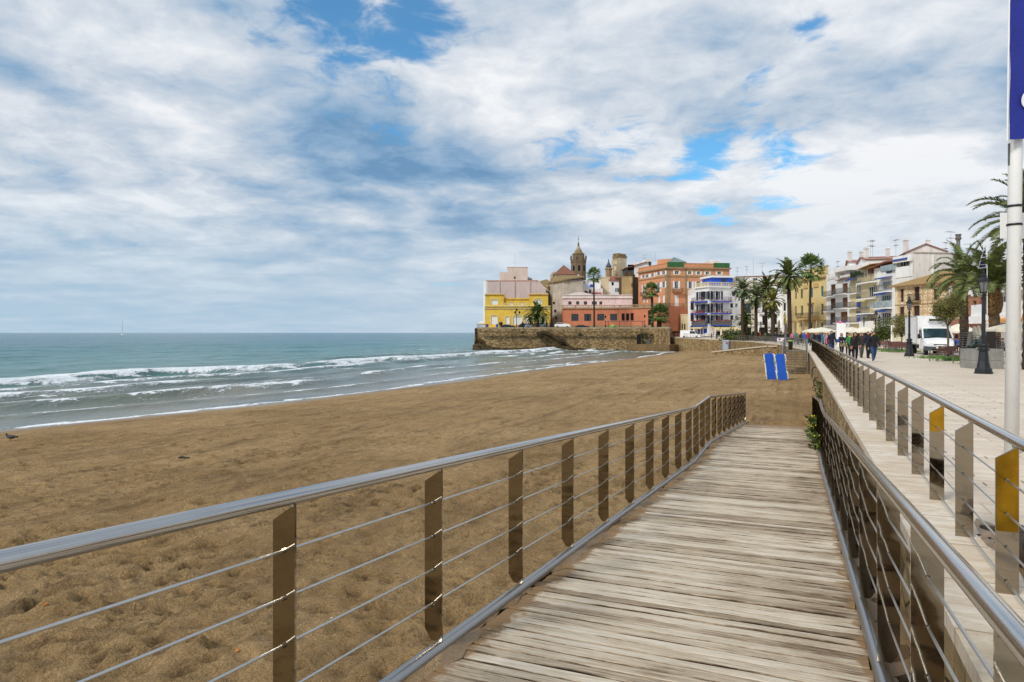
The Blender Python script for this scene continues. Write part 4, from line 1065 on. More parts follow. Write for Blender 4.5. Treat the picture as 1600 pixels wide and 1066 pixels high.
for k in range(8):
    a = 2*math.pi*(k+.5)/8 + math.pi/8
    r_ = 12.2*236/FPX*math.cos(math.pi/8)+.03; c_ = Vector((C[0]+r_*math.cos(a), C[1]+r_*math.sin(a), 0)); t_ = Vector((-math.sin(a), math.cos(a), 0)); o_ = Vector((math.cos(a), math.sin(a), 0))
    z0, z1 = Z(424,236), Z(417.5,236); w_ = .42; pp_ = [(-w_,z0),(w_,z0)]+[(w_*math.cos(q*math.pi/6), z1+w_*math.sin(q*math.pi/6)) for q in range(7)]
    mb.add([c_+t_*x+Vector((0,0,z_)) for x, z_ in pp_], [tuple(range(len(pp_)))])
    o2 = MB()
mb.build('belfry_opening', DARK, tw, origin=C)
mb = MB()
for k in range(8):
    a = 2*math.pi*k/8+math.pi/8; x, y = C[0]+2.75*math.cos(a), C[1]+2.75*math.sin(a)
    mb.lathe([(.22,0),(.25,.9),(.32,1.0),(.12,1.2),(.05,1.7)], 6, (x,y,Z(406.2,236)))
mb.build('pinnacle', TOWER, tw, origin=C)
mb = MB(); mb.tube([(C[0],C[1],Z(379,236)),(C[0],C[1],Z(369,236))], .06, 6); mb.box(C[0]-.35,C[0]+.35,C[1]-.05,C[1]+.05,Z(374,236),Z(373.5,236)); mb.build('cross', IRON, tw, origin=C)

# --- white houses stepping up behind the long pink house
def simple_house(name, label, cat, px0, px1, d0, d1, pyb, pyt, mat, wins=(), conv=c1, dep=9, roof=None, rise=2., flankmat=None, along=True, kinds=None, trim=None):
    H = House(name, label, cat, P2(px0,d0), P2(px1,d1), dep, TERZ if d0 > 176 and px0 < 1050 else 0.); F = H.F; xm = (px0+px1)/2
    zt = F.z(xm, pyt); holes = [F.rect(conv, w[:4]) for w in wins]
    H.shell(F, min(F.z(xm,pyb), zt-1), zt, holes)
    if roof == 'gable': H.gable(F, zt, rise, TILE_RED, .3, along=along)
    elif roof == 'hip': H.hip(F, zt, rise, TILE_RED, .3)
    H.finish(mat)
    for w, h in zip(wins, holes): H.window(F, h, w[4] if len(w) > 4 else 'win', shut=w[5] if len(w) > 5 else None, frame=w[6] if len(w) > 6 else None)
    if roof is None: H.band('roof_edge', F, -.08, F.L+.08, zt-.1, zt+.15, .1, trim or mat)
    return H
H = simple_house('white_town_house', 'stepped white house beside the church apse under the palm', 'house', 893.5, 910, 207, 207, 463, 435, WHR, (), dep=9)
mb = MB(); Fq = Fac(P2(878,207.3),P2(893.4,207.3)); Fq.box(mb, 0, Fq.L, -8, 0, TERZ, Fq.z(885,451)); Fq.box(mb, Fq.u(886), Fq.L, -7, -.3, Fq.z(885,451)+.002, Fq.z(885,444)); H.part(mb, 'lower_wing', WHR)
for x, y in ((822,335),(850,312),(868,300)): q = W(*c1(x,y),209); H.chimney(q[0],q[1],q[2]-.8,.6,.4)
mb = MB(); rr = random.Random(4)
for k in range(3):
    zz_ = Z(479+k*6,204); q = P2(876,206.8); mb.box(q[0]-1.2,q[0],q[1]-2.2,q[1]-.4,zz_,zz_+.12); mb.box(q[0]-1.2,q[0]-1.15,q[1]-2.2,q[1]-.4,zz_+.12,zz_+1)
H.part(mb, 'balcony', IRON)
H = simple_house('white_terrace_house', 'low white house with roof terrace, blue tub and dark arched doorway', 'house', 910.3, 938.5, 206.5, 206.5, 463, 439, WHR, ((905,352,920,366),(940,352,952,366)), dep=8)
F = H.F; mb = MB(); F.box(mb, -.1, F.L+.3, .003, 2.2, Z(463,206), Z(451.5,206)); H.part(mb, 'terrace', WHR2)
mb = MB(); h = F.rect(c1,(955,376,985,398)); F.box(mb, h[0], h[1], 1.2, 2.1, h[2], h[3]); H.part(mb, 'blue_tub', BLUE)
mb = MB(); h = F.rect(c1,(906,430,938,446)); uc = (h[0]+h[1])/2; r_ = (h[1]-h[0])/2
mb.add([F.pt(uc-math.cos(math.pi*k/10)*r_,2.215,h[2]+(0 if k in (0,10) else 0)+math.sin(math.pi*k/10)*r_*1.3) for k in range(11)], [tuple(range(11))]); H.part(mb, 'arched_doorway', DARK)
mb = MB(); h = F.rect(c1,(945,418,962,445)); F.box(mb, h[0], h[1], 2.21, 2.27, h[2], h[3]); H.part(mb, 'door', BRWN)
mb = MB(); h = F.rect(c1,(965,440,1040,448)); F.box(mb, h[0], h[1], 1., 2.6, h[2], h[3]); H.part(mb, 'awning', REDFL)
simple_house('beige_gable_house', 'beige house with a low gable between white houses', 'house', 938.8, 952.8, 211, 211, 463, 433.5, BEIGE, (), dep=8, trim=BEIGE)
H = simple_house('red_roofed_white_house', 'small white house with a bright red tiled roof below the cream tower', 'house', 952.9, 971, 210, 210, 463, 438, WHR, ((1128,355,1146,380,'dark'),(1155,402,1200,436,'pale')), dep=9, roof='gable', rise=1.6)
H = simple_house('cream_tower', 'square cream tower with battlemented top and blue window', 'tower', 957.8, 965.6, 226, 224, 445, 403, BEIGE, ((1143,182,1150,215,'dark'),(1153,182,1160,215,'dark'),(1163,182,1170,215,'dark'),(1149,228,1166,262,'panel',M('blue_shutter',(92,100,156),.7))), dep=1, trim=STONEB)
C_ = P2(965.6,224); D_ = P2(979,227); Fr = Fac(C_, D_); mb = MB(); mb.prism([P2(957.8,226), C_, D_, (D_[0]-1.2, 232), (P2(957.8,226)[0]+.4, 232)], Z(450,226), Z(403,226)-.01)
H.part(mb, 'tower_body', BEIGE)
mb = MB(); Fl_ = H.F
for Fx in (Fl_, Fr):
    Fx.box(mb, -.15, Fx.L+.15, -.5, .15, Z(402.8,225), Z(401.2,225)); Fx.box(mb, -.15, Fx.L+.15, -.45, .12, Z(401.1,225), Z(399.5,225))
    k = 4 if Fx is Fr else 3
    for i in range(k): u0 = Fx.L*i/k; Fx.box(mb, u0+.05, u0+Fx.L/k*.62, -.4, .1, Z(399.4,225), Z(396.2,225))
H.part(mb, 'battlement', TOWERY)
H = thing('domed_turret', 'small brown turret with a dark pointed finial beside the cream tower', 'turret', W(951,440,222)); C = W(951,440,222)
mb = MB(); mb.lathe([(1.0,0),(1.0,Z(422,222)-C[2]),(1.25,Z(421,222)-C[2]),(1.25,Z(419,222)-C[2]),(.7,Z(418,222)-C[2])], 8, C); mb.build('shaft', STONEB, H, origin=C)
mb = MB(); mb.lathe([(.85,Z(418,222)),(.95,Z(416,222)),(.55,Z(413,222)),(.3,Z(410,222)),(.12,Z(409,222)),(.25,Z(407.5,222)),(.05,Z(405,222))], 10, (C[0],C[1],0)); mb.build('finial', M('slate_blue',(70,78,98),.6), H, origin=C)
H = simple_house('grey_attic_block', 'white and dark grey attic block above the brown house', 'house', 979, 991, 214, 214, 452, 418, GREYM, ((1255,218,1302,262,'dark'),), dep=8, trim=TILE)
Fq = Fac(P2(991.2,213.5),P2(1018,213.5)); mb = MB(); Fq.box(mb, 0, Fq.L, -9, 0, Z(450,213), Z(409.5,213)); H.part(mb, 'white_block', WHR)
H.slope('roof', [Fq.pt(-3,.5,Z(418.5,213)),Fq.pt(Fq.L*.7,.5,Z(408.6,213)),Fq.pt(Fq.L*.7,-9,Z(408,213)),Fq.pt(-3,-9,Z(418,213))], [(0,1,2,3)], TILE, .2)
mb = MB(); Fq.box(mb, Fq.L*.6, Fq.L, -4, .3, Z(409.4,213), Z(405.5,213)); H.part(mb, 'chimney_block', WHR2)
mb = MB(); h = Fq.rect(c1,(1415,195,1435,225)); Fq.box(mb, h[0],h[1],.31,.36,h[2],h[3]); H.part(mb, 'window', GLASS)
H = simple_house('brown_house', 'weathered tan house with cluttered roof terrace beside the orange palace', 'house', 971.3, 988, 209, 207, 480, 432.5, TAN, ((1283,365,1293,395,'dark'),), dep=9, trim=M('buff_fascia',(150,132,92),.9,0,.2,1))
Fq = Fac(P2(988.1,207.1),P2(997.3,210)); Fq.box(MB(),0,1,0,1,0,1); mb = MB(); Fq.box(mb, 0, Fq.L, -6, 0, TERZ, Z(433,208)); H.part(mb, 'shaded_flank', SHADE)  # shadow on this side is put into the wall colour
mb = MB(); rr = random.Random(8); F = H.F
for k in range(16): u = rr.uniform(0,F.L); F.box(mb, u, u+.06+rr.random()*.5, -1.5-rr.random()*.5, -1.-rr.random()*.3, F.z(980,432.5), F.z(980,432.5)+.7+rr.random()*1.2)
H.part(mb, 'terrace_clutter', SHADE)

# --- long pink house and salmon building with balustrade
H = House('long_pink_house', 'long low pale pink house with small square windows above the salmon building', 'house', P2(879,198), P2(988,197), 7, TERZ); F = H.F
hs = [F.rect(c1,r) for r in ((790,505,816,531),(851,505,876,531),(911,505,937,531),(974,505,1013,531),(1033,505,1056,531))]
zt = F.z(930,461.5); H.shell(F, TERZ+2, zt, hs); H.finish(M('faded_pink_render',(228,212,208),.9,0,.07,.5,0,None,.3,.25))
for h in hs: H.window(F, h, frame=GREYSH)
H.band('cornice', F, -.3, F.L+.2, F.z(930,466.2), F.z(930,465), .3, WHR2)
mb = MB(); F.box(mb, -.2, F.L+.1, -.3, .18, zt+.002, zt+.16); uc = F.u(906)
mb.add([F.pt(uc-3.6,.1,zt+.161),F.pt(uc+3.6,.1,zt+.161),F.pt(uc+1.2,.1,zt+.85),F.pt(uc-1.2,.1,zt+.85),F.pt(uc-3.6,-.2,zt+.161),F.pt(uc+3.6,-.2,zt+.161),F.pt(uc+1.2,-.2,zt+.85),F.pt(uc-1.2,-.2,zt+.85)], [(0,1,2,3),(1,5,6,2),(3,2,6,7),(0,3,7,4)])
H.part(mb, 'parapet', WHR2)
H = House('salmon_pavilion', 'long salmon pink building with dark windows and roof balustrade on the headland', 'building', P2(879,192.5), P2(968,192), 5, TERZ); F = H.F
hs = [F.rect(c1,r) for r in ((814,603,870,659),(914,603,970,659),(1016,603,1072,656),(1117,603,1173,655))]
zt = F.z(930,481.5); H.shell(F, TERZ-.3, zt, hs)
Fb = Fac(P2(968,192), P2(1004,187)); hb = [Fb.rect(c1,r) for r in ((1206,600,1230,655),(1240,600,1266,655),(1275,597,1301,655))]; Fb.wall(H.wb, TERZ-.3, zt, hb); H.wb.add([F.pt(F.L,0,zt),Fb.pt(Fb.L,0,zt),Fb.pt(Fb.L,-8,zt),F.pt(F.L,-6,zt)], [(0,1,2,3)])
Fc = Fac(P2(1004,187), P2(1044,181)); hc = [Fc.rect(c1,(1413,575,1440,700))]; Fc.wall(H.wb, TERZ-1, zt, hc); H.wb.add([Fb.pt(Fb.L,0,zt),Fc.pt(Fc.L,0,zt),Fc.pt(Fc.L,-9,zt),Fb.pt(Fb.L,-8,zt)], [(0,1,2,3)]); H.wb.add([Fc.pt(Fc.L,0,TERZ-1),Fc.pt(Fc.L,-9,TERZ-1),Fc.pt(Fc.L,-9,zt),Fc.pt(Fc.L,0,zt)], [(0,1,2,3)])
H.finish(SALM)
for h in hs: H.window(F, h, frame=GREYSH)
for h in hb: H.window(Fb, h, 'dark')
for h in hc: H.window(Fc, h, 'dark')
for Fx in (F, Fb, Fc):
    H.band('cornice', Fx, -.05, Fx.L+.05, zt-.28, zt+.02, .25, STONEB); H.balustrade(Fx, 0, Fx.L, zt+.022, zt+.85, M('aged_balustrade',(176,150,120),.9,0,.2,1,0,None,.3,.6), -.1, .45)
    H.band('plinth', Fx, 0, Fx.L, TERZ-.2, TERZ+.7, .06, STONEB)

# --- orange palace
H = House('orange_palace', 'big four-storey orange palace with white shutters and stone corner on the headland', 'palace', P2(997.5,205.5), P2(1042.5,190), 18, TERZ-3); FL = H.F
FR = Fac(P2(1042.5,190), P2(1140,192.5)); g0 = TERZ-3
rl4 = ((217,250,238,276),(247,246,267,272),(287,236,309,264),(335,226,356,252),(373,218,397,248)); rl3 = ((222,326,236,400),(333,310,355,385),(375,300,396,350)); rl2 = ((224,425,237,465),(248,422,262,464),(283,418,300,464),(341,414,357,464),(377,406,396,465))
rr4 = ((473,216,502,245),(576,218,602,247),(646,220,671,248),(714,221,740,248),(806,222,834,247)); rr3 = ((471,297,499,358),(580,300,607,356),(642,300,672,356),(714,300,740,356)); rr2 = ((469,406,504,492),)
rr1 = ((470,529,508,598),); rr0 = ((461,615,516,666),)
hl = [FL.rect(c2,r) for r in rl4+rl3+rl2]; hr = [FR.rect(c2,r) for r in rr4+rr3+rr2+rr1+rr0]
zc = FR.z(1043,419); zt = FR.z(1043,411.5)
FL.wall(H.wb, g0, zc, hl); FR.wall(H.wb, g0, zc, hr)
bl = FL.A; br = FR.B; bk = Vector((FL.A.x+18.2, FL.A.y+2)); 
for a, b_ in ((br, bk), (bk, bl)): H.wb.add([(a.x,a.y,g0),(b_.x,b_.y,g0),(b_.x,b_.y,zc),(a.x,a.y,zc)], [(0,1,2,3)])
H.wb.add([(bl.x,bl.y,zc),(FL.B.x,FL.B.y,zc),(br.x,br.y,zc),(bk.x,bk.y,zc)], [(0,1,2,3)]); H.finish(ORNG)
for i, h in enumerate(hl): H.window(FL, h, 'shut' if i < 8 else 'panel', shut=WHITE)
for i, h in enumerate(hr):
    if i < 9: H.window(FR, h, 'shut', shut=WHITE, surround=CRM if i < 5 else None)
    elif i < 11: H.window(FR, h, 'panel', shut=WHITE)
    else: H.window(FR, h, 'dark')
for Fx in (FL, FR):
    H.band('cornice', Fx, -.1, Fx.L+.3, zc-.15, zc+.25, .5, STONEB); H.band('string_course', Fx, 0, Fx.L, Fx.z(1043,432.5)-.0, Fx.z(1043,431), .15, STONEB)
    mb = MB(); Fx.box(mb, 0, Fx.L, -.4, 0, zc+.252, zt); k = int(Fx.L/2.2)
    for i in range(k+1): u = (Fx.L-.3)*i/k; Fx.box(mb, u, u+.3, .002, .08, zc+.254, zt-.05)
    Fx.box(mb, -.05, Fx.L+.05, -.45, .1, zt+.002, zt+.14); H.part(mb, 'parapet', ORNG)
    q = (Fx.L-1.15, Fx.L) if Fx is FL else (0, .95); H.band('quoin', Fx, q[0], q[1], g0, zc-.16, .05, STONEB)
H.band('quoin', FR, FR.u(1070.5), FR.u(1074), g0, zc-.16, .06, STONEB)
h = FR.rect(c2,(452,354,528,380)); H.balcony(FR, h[0], h[1], h[2], 1.0, 1.1, STONEB); h = FR.rect(c2,(400,470,535,500)); H.balcony(FR, 0.3, h[1], h[2], 1.0, 1.1, STONEB)
h = FL.rect(c2,(222,375,300,410)); H.balcony(FL, h[0], h[1], h[2], 1.0, 1., STONEB); h = FL.rect(c2,(300,470,410,498)); H.balcony(FL, h[0], FL.L, h[2], 1., 1., STONEB)
h = FR.rect(c2,(413,148,540,188)); H.band('green_netting', FR, 0.02, h[1], h[2], h[3], .16, GREENN, .105); h = FR.rect(c2,(775,155,898,193)); H.band('green_netting', FR, h[0], FR.L, h[2], h[3], .16, GREENN, .105)
q = W(1058,410,196); Fq = Fac(P2(1046,195),P2(1073,195)); mb = MB(); zq = Z(409.5,195); P = Fq.pt
mb.add([P(0,0,zq),P(Fq.L,0,zq),P(Fq.L,-5,zq),P(0,-5,zq),P(Fq.L*.35,-2.2,Z(402.2,197)),P(Fq.L*.5,-2.8,Z(402.2,197))], [(0,1,5,4),(1,2,5),(2,3,4,5),(3,0,4)]); mb.box(*[P(0,0,0)[0],P(Fq.L,0,0)[0],195.2,200,zt-2,zq]); H.part(mb, 'roof_lantern', GREYR)
Fq = Fac(P2(1027,203),P2(1049,200)); mb = MB(); Fq.box(mb, 0, Fq.L, -4, 0, zc, Z(404.8,201)); H.part(mb, 'roof_house', ORNG)
Fq = Fac(P2(1106,200),P2(1124,200)); mb = MB(); Fq.box(mb, 0, Fq.L, -4, 0, zc, Z(407.5,200)); Fq.box(mb, Fq.L*.4, Fq.L*.6, -3, -1, Z(407.4,200), Z(405,200)); H.part(mb, 'roof_hut', WHR2)
# --- lower town: pale yellow annex, blue and white apartment house
simple_house('pale_yellow_annex', 'small pale yellow house squeezed between orange palace and blue balconies', 'house', 1063.5, 1075.5, 184, 183, 527, 492, CRMW, ((1064.5+.8,506,1067,515,'dark'),(1069,506,1071,515,'dark')), conv=ident, dep=7)
H = House('blue_balcony_house', 'white five-storey house with cobalt blue balconies and cream shop awnings', 'apartment house', P2(1107,174), P2(1139.5,176), 13, 0.); FR = H.F; FL = Fac(P2(1086,180), P2(1107,174))
FS = Fac(P2(1139.5,176), P2(1157,178.5)); F0 = Fac(P2(1075,183), P2(1086,181))
zt = FR.z(1107,447.5)
wl = [FL.rect(c2,r) for r in ((657,380,690,442),(697,378,730,440),(657,478,690,545),(697,476,730,545),(657,565,690,630),(697,563,730,630))]
wr = [FR.rect(c2,r) for r in ((764,375,790,442),(805,375,833,442),(764,470,790,540),(805,470,833,540),(764,563,790,630),(805,563,833,630))]
wg = [FR.rect(c2,(775,690,890,722))]; wgl = [FL.rect(c2,(650,670,668,712)),FL.rect(c2,(674,668,690,712)),FL.rect(c2,(696,668,725,705))]
ws = [FS.rect(c2,r) for r in ((920,375,945,413),(948,375,967,413),(906,470,930,505),(945,470,968,505),(906,565,930,600),(945,565,968,600))]
w0 = [F0.rect(c2,r) for r in ((594,455,622,522),(594,545,622,610),(594,645,616,700))]
FL.wall(H.wb, 0, zt, wl+wgl); FR.wall(H.wb, 0, zt, wr+wg); FS.wall(H.wb, 0, zt, ws); F0.wall(H.wb, 0, F0.z(1080,462), w0)
bk = [FS.B, FS.B+Vector((-3,14)), FL.A+Vector((1,12)), FL.A]
H.wb.add([(p.x,p.y,zt) for p in (FL.A,FL.B,FS.A,FS.B,bk[1],bk[2])], [(0,1,2,3,4,5)]); H.wb.add([(FS.B.x,FS.B.y,0),(bk[1].x,bk[1].y,0),(bk[1].x,bk[1].y,zt),(FS.B.x,FS.B.y,zt)], [(0,1,2,3)]); H.wb.add([(FL.A.x,FL.A.y,0),(bk[2].x,bk[2].y,0),(bk[2].x,bk[2].y,zt),(FL.A.x,FL.A.y,zt)], [(0,1,2,3)])
q = F0.z(1080,462); H.wb.add([F0.pt(0,0,0),F0.pt(0,-8,0),F0.pt(0,-8,q),F0.pt(0,0,q)], [(0,1,2,3)]); H.wb.add([F0.pt(0,0,q),F0.pt(F0.L,0,q),F0.pt(F0.L,-8,q),F0.pt(0,-8,q)], [(0,1,2,3)])
H.finish(WHR)
for Fx, hs in ((FL,wl),(FR,wr),(FS,ws)):
    for i, h in enumerate(hs):
        if Fx is FS: H.window(Fx, h, 'panel' if i % 2 == 0 else 'win', shut=BLUED)
        else: H.window(Fx, h, 'shut', shut=BLUED)
for h in wg: H.window(FR, h, 'dark')
for h in wgl: H.window(FL, h, 'panel', shut=BLUE)
for h in w0: H.window(F0, h, 'dark')
for i, y in enumerate((453,546,640)):
    zz_ = FR.z(1107, c2(0,y)[1]); last = i == 2
    H.balcony(FR, FR.u(1111), FR.u(1140.5), zz_, 1.25 if last else 1.1, 1.0, BLUE, BALR, GREYM if last else None, .22)
    zz_ = FL.z(1097, c2(0,y+4)[1]); H.balcony(FL, FL.u(1085.5), FL.u(1106.2), zz_, 1.25 if last else 1.1, 1.0, BLUE, BALR, GREYM if last else None, .22)
    mb = MB(); rr = random.Random(i)
    for Fx, a, b_ in ((FR,1112,1140),(FL,1086,1105)):
        for k in range(60 if i else 30):
            u = Fx.u(rr.uniform(a,b_)); p = Vector(Fx.pt(u, rr.uniform(.75,1.1), FR.z(1107,c2(0,y)[1])+rr.uniform(.1,.4) + (.9 if last else 0))); q = Vector([rr.gauss(0,.14) for _ in range(3)]); r_ = Vector([rr.gauss(0,.14) for _ in range(3)])
            mb.add([p,p+q,p+q+r_,p+r_], [(0,1,2,3)])
    H.part(mb, 'flowers', REDFL)
for Fx in (FL, FR, FS): H.band('cornice', Fx, -.05, Fx.L+.05, zt-.25, zt+.02, .35, WHITE); H.balustrade(Fx, .1, Fx.L-.1, zt+.022, zt+1.15, CRMW, -.2, .5)
H.awning(FR, FR.u(1110), FR.u(1150), FR.z(1125,c2(0,648)[1]), .9, 2.4, AWNC); H.awning(FL, FL.u(1086), FL.u(1104), FL.z(1095,c2(0,648)[1]), .5, 1.6, AWNC)
Fq = Fac(P2(1111,179),P2(1147,180)); mb = MB(); Fq.box(mb, .3, Fq.L-.3, -6, 0, zt, Fq.z(1130,434)); H.part(mb, 'penthouse', BLUE); mb = MB(); Fq.box(mb, -.2, Fq.L+.1, -6.4, .5, Fq.z(1130,434)+.003, Fq.z(1130,431)); H.part(mb, 'penthouse_roof', WHR)
mb = MB(); h = Fq.rect(c2,(838,275,868,308)); Fq.box(mb, h[0],h[1],.01,.06,h[2],h[3]); H.part(mb, 'penthouse_window', GLASS)

# houses half hidden by the palms
H = simple_house('beige_glazed_block', 'beige apartment block with tall glazed bays behind the palm garden', 'apartment block', 1157.5, 1180, 180, 178, 530, 440, M('pale_beige_render',(196,186,166),.9,0,.08,.5,0,None,.3,.3),
    ((1160.5,474,1173.5,490,'win',None,BLACK),(1160.5,492,1173.5,507,'win',None,BLACK),(1160.5,452,1173,468,'win'),(1162,512,1174,527,'dark')), conv=ident, dep=10)
H.band('slab', H.F, 0, H.F.L, H.F.z(1168,471), H.F.z(1168,469.5), .4, WHR); H.band('slab', H.F, 0, H.F.L, H.F.z(1168,510), H.F.z(1168,508.5), .4, WHR)
H = simple_house('white_palm_garden_house', 'white house with dark doors and two balconies behind the palm garden', 'house', 1180.2, 1222, 178, 172, 530, 446, WHR,
    ((1191,473,1197.5,488,'panel',DARK),(1191,493,1198,508,'panel',DARK),(1207,492,1214,507,'panel',DARK),(1207,472,1213,487,'panel',DARK),(1191,452,1197,466,'win'),(1207,452,1213,466,'win'),(1186,512,1198,527,'dark'),(1204,512,1216,527,'dark')), conv=ident, dep=10)
for y in (489.5,509): H.balcony(H.F, H.F.u(1187), H.F.u(1218), H.F.z(1200,y), 1.0, .9, WHR)
H.slope('roof', [H.F.pt(-.3,.3,H.F.z(1200,446)),H.F.pt(H.F.L,.3,H.F.z(1200,446)),H.F.pt(H.F.L,-9,H.F.z(1200,437)),H.F.pt(-.3,-9,H.F.z(1200,437))], [(0,1,2,3)], TILE)
H = simple_house('narrow_white_house', 'narrow white house with brown shutters beside the warm yellow mansion', 'house', 1222.3, 1236.5, 160, 156, 530, 438, WHR2,
    ((1224,473,1228,486,'panel',DARK),(1224,455,1229.5,460,'panel',BRWN),(1224,492,1228,508,'panel',DARK),(1231,473,1234,486,'panel',DARK)), conv=ident, dep=8)
H.band('roof_band', H.F, 0, H.F.L, H.F.z(1230,442), H.F.z(1230,439), .3, BRWN2)
simple_house('long_back_roofs', 'far row of low roofs and terraces seen over the palm garden', 'house', 1140, 1226, 196, 190, 500, 432, WHR2, ((1150,434.5,1156,439,'dark'),(1176,434.5,1184,439,'win')), conv=ident, dep=8, trim=TILE)

# --- warm yellow neoclassical mansion
H = House('neoclassical_mansion', 'warm yellow neoclassical mansion with tall narrow windows and one long balcony', 'mansion', P2(1237,147), P2(1291,131.5), 14, 0.); F = H.F
up = [F.rect(c5,r) for r in ((680,353,699,450),(739,345,763,442),(844,330,867,432),(950,315,977,420))]; lo = [F.rect(c5,r) for r in ((680,523,698,622),(741,518,765,618),(822,510,877,608),(953,499,978,610))]; gr = [F.rect(c5,r) for r in ((675,700,697,800),(745,700,768,800),(836,697,862,810),(951,695,978,820))]
zc = F.z(1264,436); zt = F.z(1264,424)
H.shell(F, 0, zc, up+lo+gr); H.finish(YNEO)
for i, h in enumerate(up): H.window(F, h, 'panel', shut=TEAL if i > 1 else GREYSH, surround=YNEO)
for i, h in enumerate(lo): H.window(F, h, 'panel' if i != 2 else 'win', shut=GREYSH, surround=YNEO)
for h in gr: H.window(F, h, 'panel', shut=GREYSH)
H.band('cornice', F, -.1, F.L+.05, zc-.2, zc+.15, .5, YNEOD); H.band('string_course', F, 0, F.L, F.z(1264,500)-.3, F.z(1264,500), .16, YNEOD)
mb = MB(); F.box(mb, 0, F.L, -.4, 0, zc+.152, zt-1.0); F.box(mb, F.u(1258), F.L, -.4, .05, zt-.998, zt+.2); F.box(mb, F.u(1258)-.1, F.L, -.5, .15, zt+.202, zt+.4); H.part(mb, 'parapet', YNEO)
for r in ((775,303,820,338),(880,283,930,325)): h = F.rect(c5,r); H.band('relief_panel', F, h[0], h[1], h[2], h[3], .18, YNEOD)
h = F.rect(c5,(928,150,992,175)); H.band('parapet_relief', F, h[0], h[1], h[2], h[3], .1, YNEOD, .052)
h = F.rect(c5,(748,640,933,668)); H.balcony(F, h[0], h[1], h[2]+.4, 1.05, 1.2, YNEOD, IRON, None, .4); h = lo[2]; H.band('window_hood', F, h[0]-.3, h[1]+.3, h[3]+.25, h[3]+.5, .35, YNEOD)

# --- the row of white balcony houses
LX = lambda d: 58.6+.055*(d-118)          # facade line of the row
def dl(px):                                # depth at which the sight line meets that facade line
    a = (px-800)/FPX; return (58.6-.055*118)/(a-.055)
def row_house(name, label, px0, px1, ytop, mat, wins, bals, off=0., balmat=None, slab=WHITE, z0=0., bw=.62):
    d0, d1 = dl(px0), dl(px1)
    H = House(name, label, 'house', P2(px0,d0), P2(px1-.15,dl(px1-.15)), 12, z0); F = H.F
    zt = F.z((px0+px1)/2, ytop); hs = [F.rect(c4,w[:4]) for w in wins]
    H.shell(F, 0, zt, hs); H.finish(mat)
    for w, h in zip(wins, hs): H.window(F, h, w[4] if len(w) > 4 else 'win', shut=w[5] if len(w) > 5 else None)
    for b in bals:
        x0, x1, y, hgt = b[:4]; u0, u1 = F.u(c4(x0,0)[0]), F.u(c4(x1,0)[0]); xm, ym = c4((x0+x1)/2, y)
        H.balcony(F, max(.05,u0), min(F.L-.05,u1), F.z(xm,ym), hgt, b[4] if len(b) > 4 else bw, slab, BALR, b[5] if len(b) > 5 else None, .2)
    return H
H = row_house('brown_shutter_house', 'white house with brown shutters, first in the balcony row beside the yellow mansion', 1291.3, 1306.7, 427, WHR, ((112,467,160,575,'panel',BRWN),(110,605,159,715,'panel',BRWN),(107,747,158,857,'panel',BRWN),(100,905,160,1000,'dark')), ((72,165,585,1.0),(72,163,728,1.0),(72,163,870,1.0)))
F = H.F; mb = MB(); F.box(mb, 0, F.L, -5, -.5, F.z(1299,427), F.z(1299,419)); H.part(mb, 'attic', WHR); h = F.rect(c4,(85,385,185,415)); H.band('parapet', F, h[0], min(h[1],F.L), h[2], h[3], .1, WHR2)
for x, y in ((143,345),(160,340),(152,365)): q = c4(x,y); u, z_ = F.u(q[0]), F.z(*q); H.band('attic_vent', F, u-.2, u+.2, z_-.15, z_+.15, -.48, DARK, -.497)
H = row_house('ochre_shutter_house', 'white house with ochre brown shutters and a glazed attic in the balcony row', 1306.8, 1328.6, 436, WHR, ((226,457,280,555,'panel',BRWN2),(226,596,280,700,'panel',BRWN2),(209,736,278,838,'panel',BRWN2),(190,905,290,1000,'dark')), ((168,285,560,1.0),(168,285,700,1.0),(168,285,842,1.0)))
F = H.F; mb = MB(); F.box(mb, .3, F.L, -6, -1.2, F.z(1318,436), F.z(1318,420)); F.box(mb, 0, F.L+.2, -6, .5, F.z(1318,424), F.z(1318,420)+.3); H.part(mb, 'attic', WHR)
h = F.rect(c4,(240,345,300,378)); H.band('attic_window', F, h[0], min(h[1],F.L), h[2], h[3], -1.1, GLASS, -1.197); H.band('tile_eave', F, F.u(1309), F.L, F.z(1318,437), F.z(1318,436), .5, TILE); h = F.rect(c4,(210,375,300,400)); H.band('parapet', F, h[0], F.L, h[2]+.05, h[3], .12, WHR2)
H = row_house('blue_door_house', 'cream house with cobalt blue balcony doors in the middle of the balcony row', 1328.7, 1346.2, 434, CRMW, ((360,440,406,545,'win'),(360,585,407,690,'panel',BLUE),(360,730,406,832,'panel',BLUE),(320,900,400,1000,'dark')), ((303,410,553,1.0),(303,410,695,1.0),(303,410,842,1.0)))
F = H.F; mb = MB(); F.box(mb, F.u(1336), F.L, -6, -2, F.z(1337,434), F.z(1337,417)); H.part(mb, 'roof_room', BEIGE); mb = MB(); h = F.rect(c4,(365,312,440,362)); F.box(mb, h[0], min(h[1],F.L), -1.99, -1.9, h[2], h[3]); H.part(mb, 'roof_room_shutter', BRWN)
P = F.pt; H.slope('roof', [P(-.2,-1.2,F.z(1337,419)),P(F.L+.5,-1.2,F.z(1337,415)),P(F.L+.5,-9,F.z(1337,406)),P(-.2,-9,F.z(1337,410))], [(0,1,2,3)], TILE_MOSS); h = F.rect(c4,(310,400,380,425)); H.awning(F, max(0,h[0]), h[1], h[3], .3, .9, AWNB)
mb = MB(); rr = random.Random(3)
for k in range(26): u = rr.uniform(0,F.L); F.box(mb, u, u+.2, -.3, .05, F.z(1337,434), F.z(1337,434)+rr.uniform(.3,1.1))
H.part(mb, 'terrace_plants', LEAF)
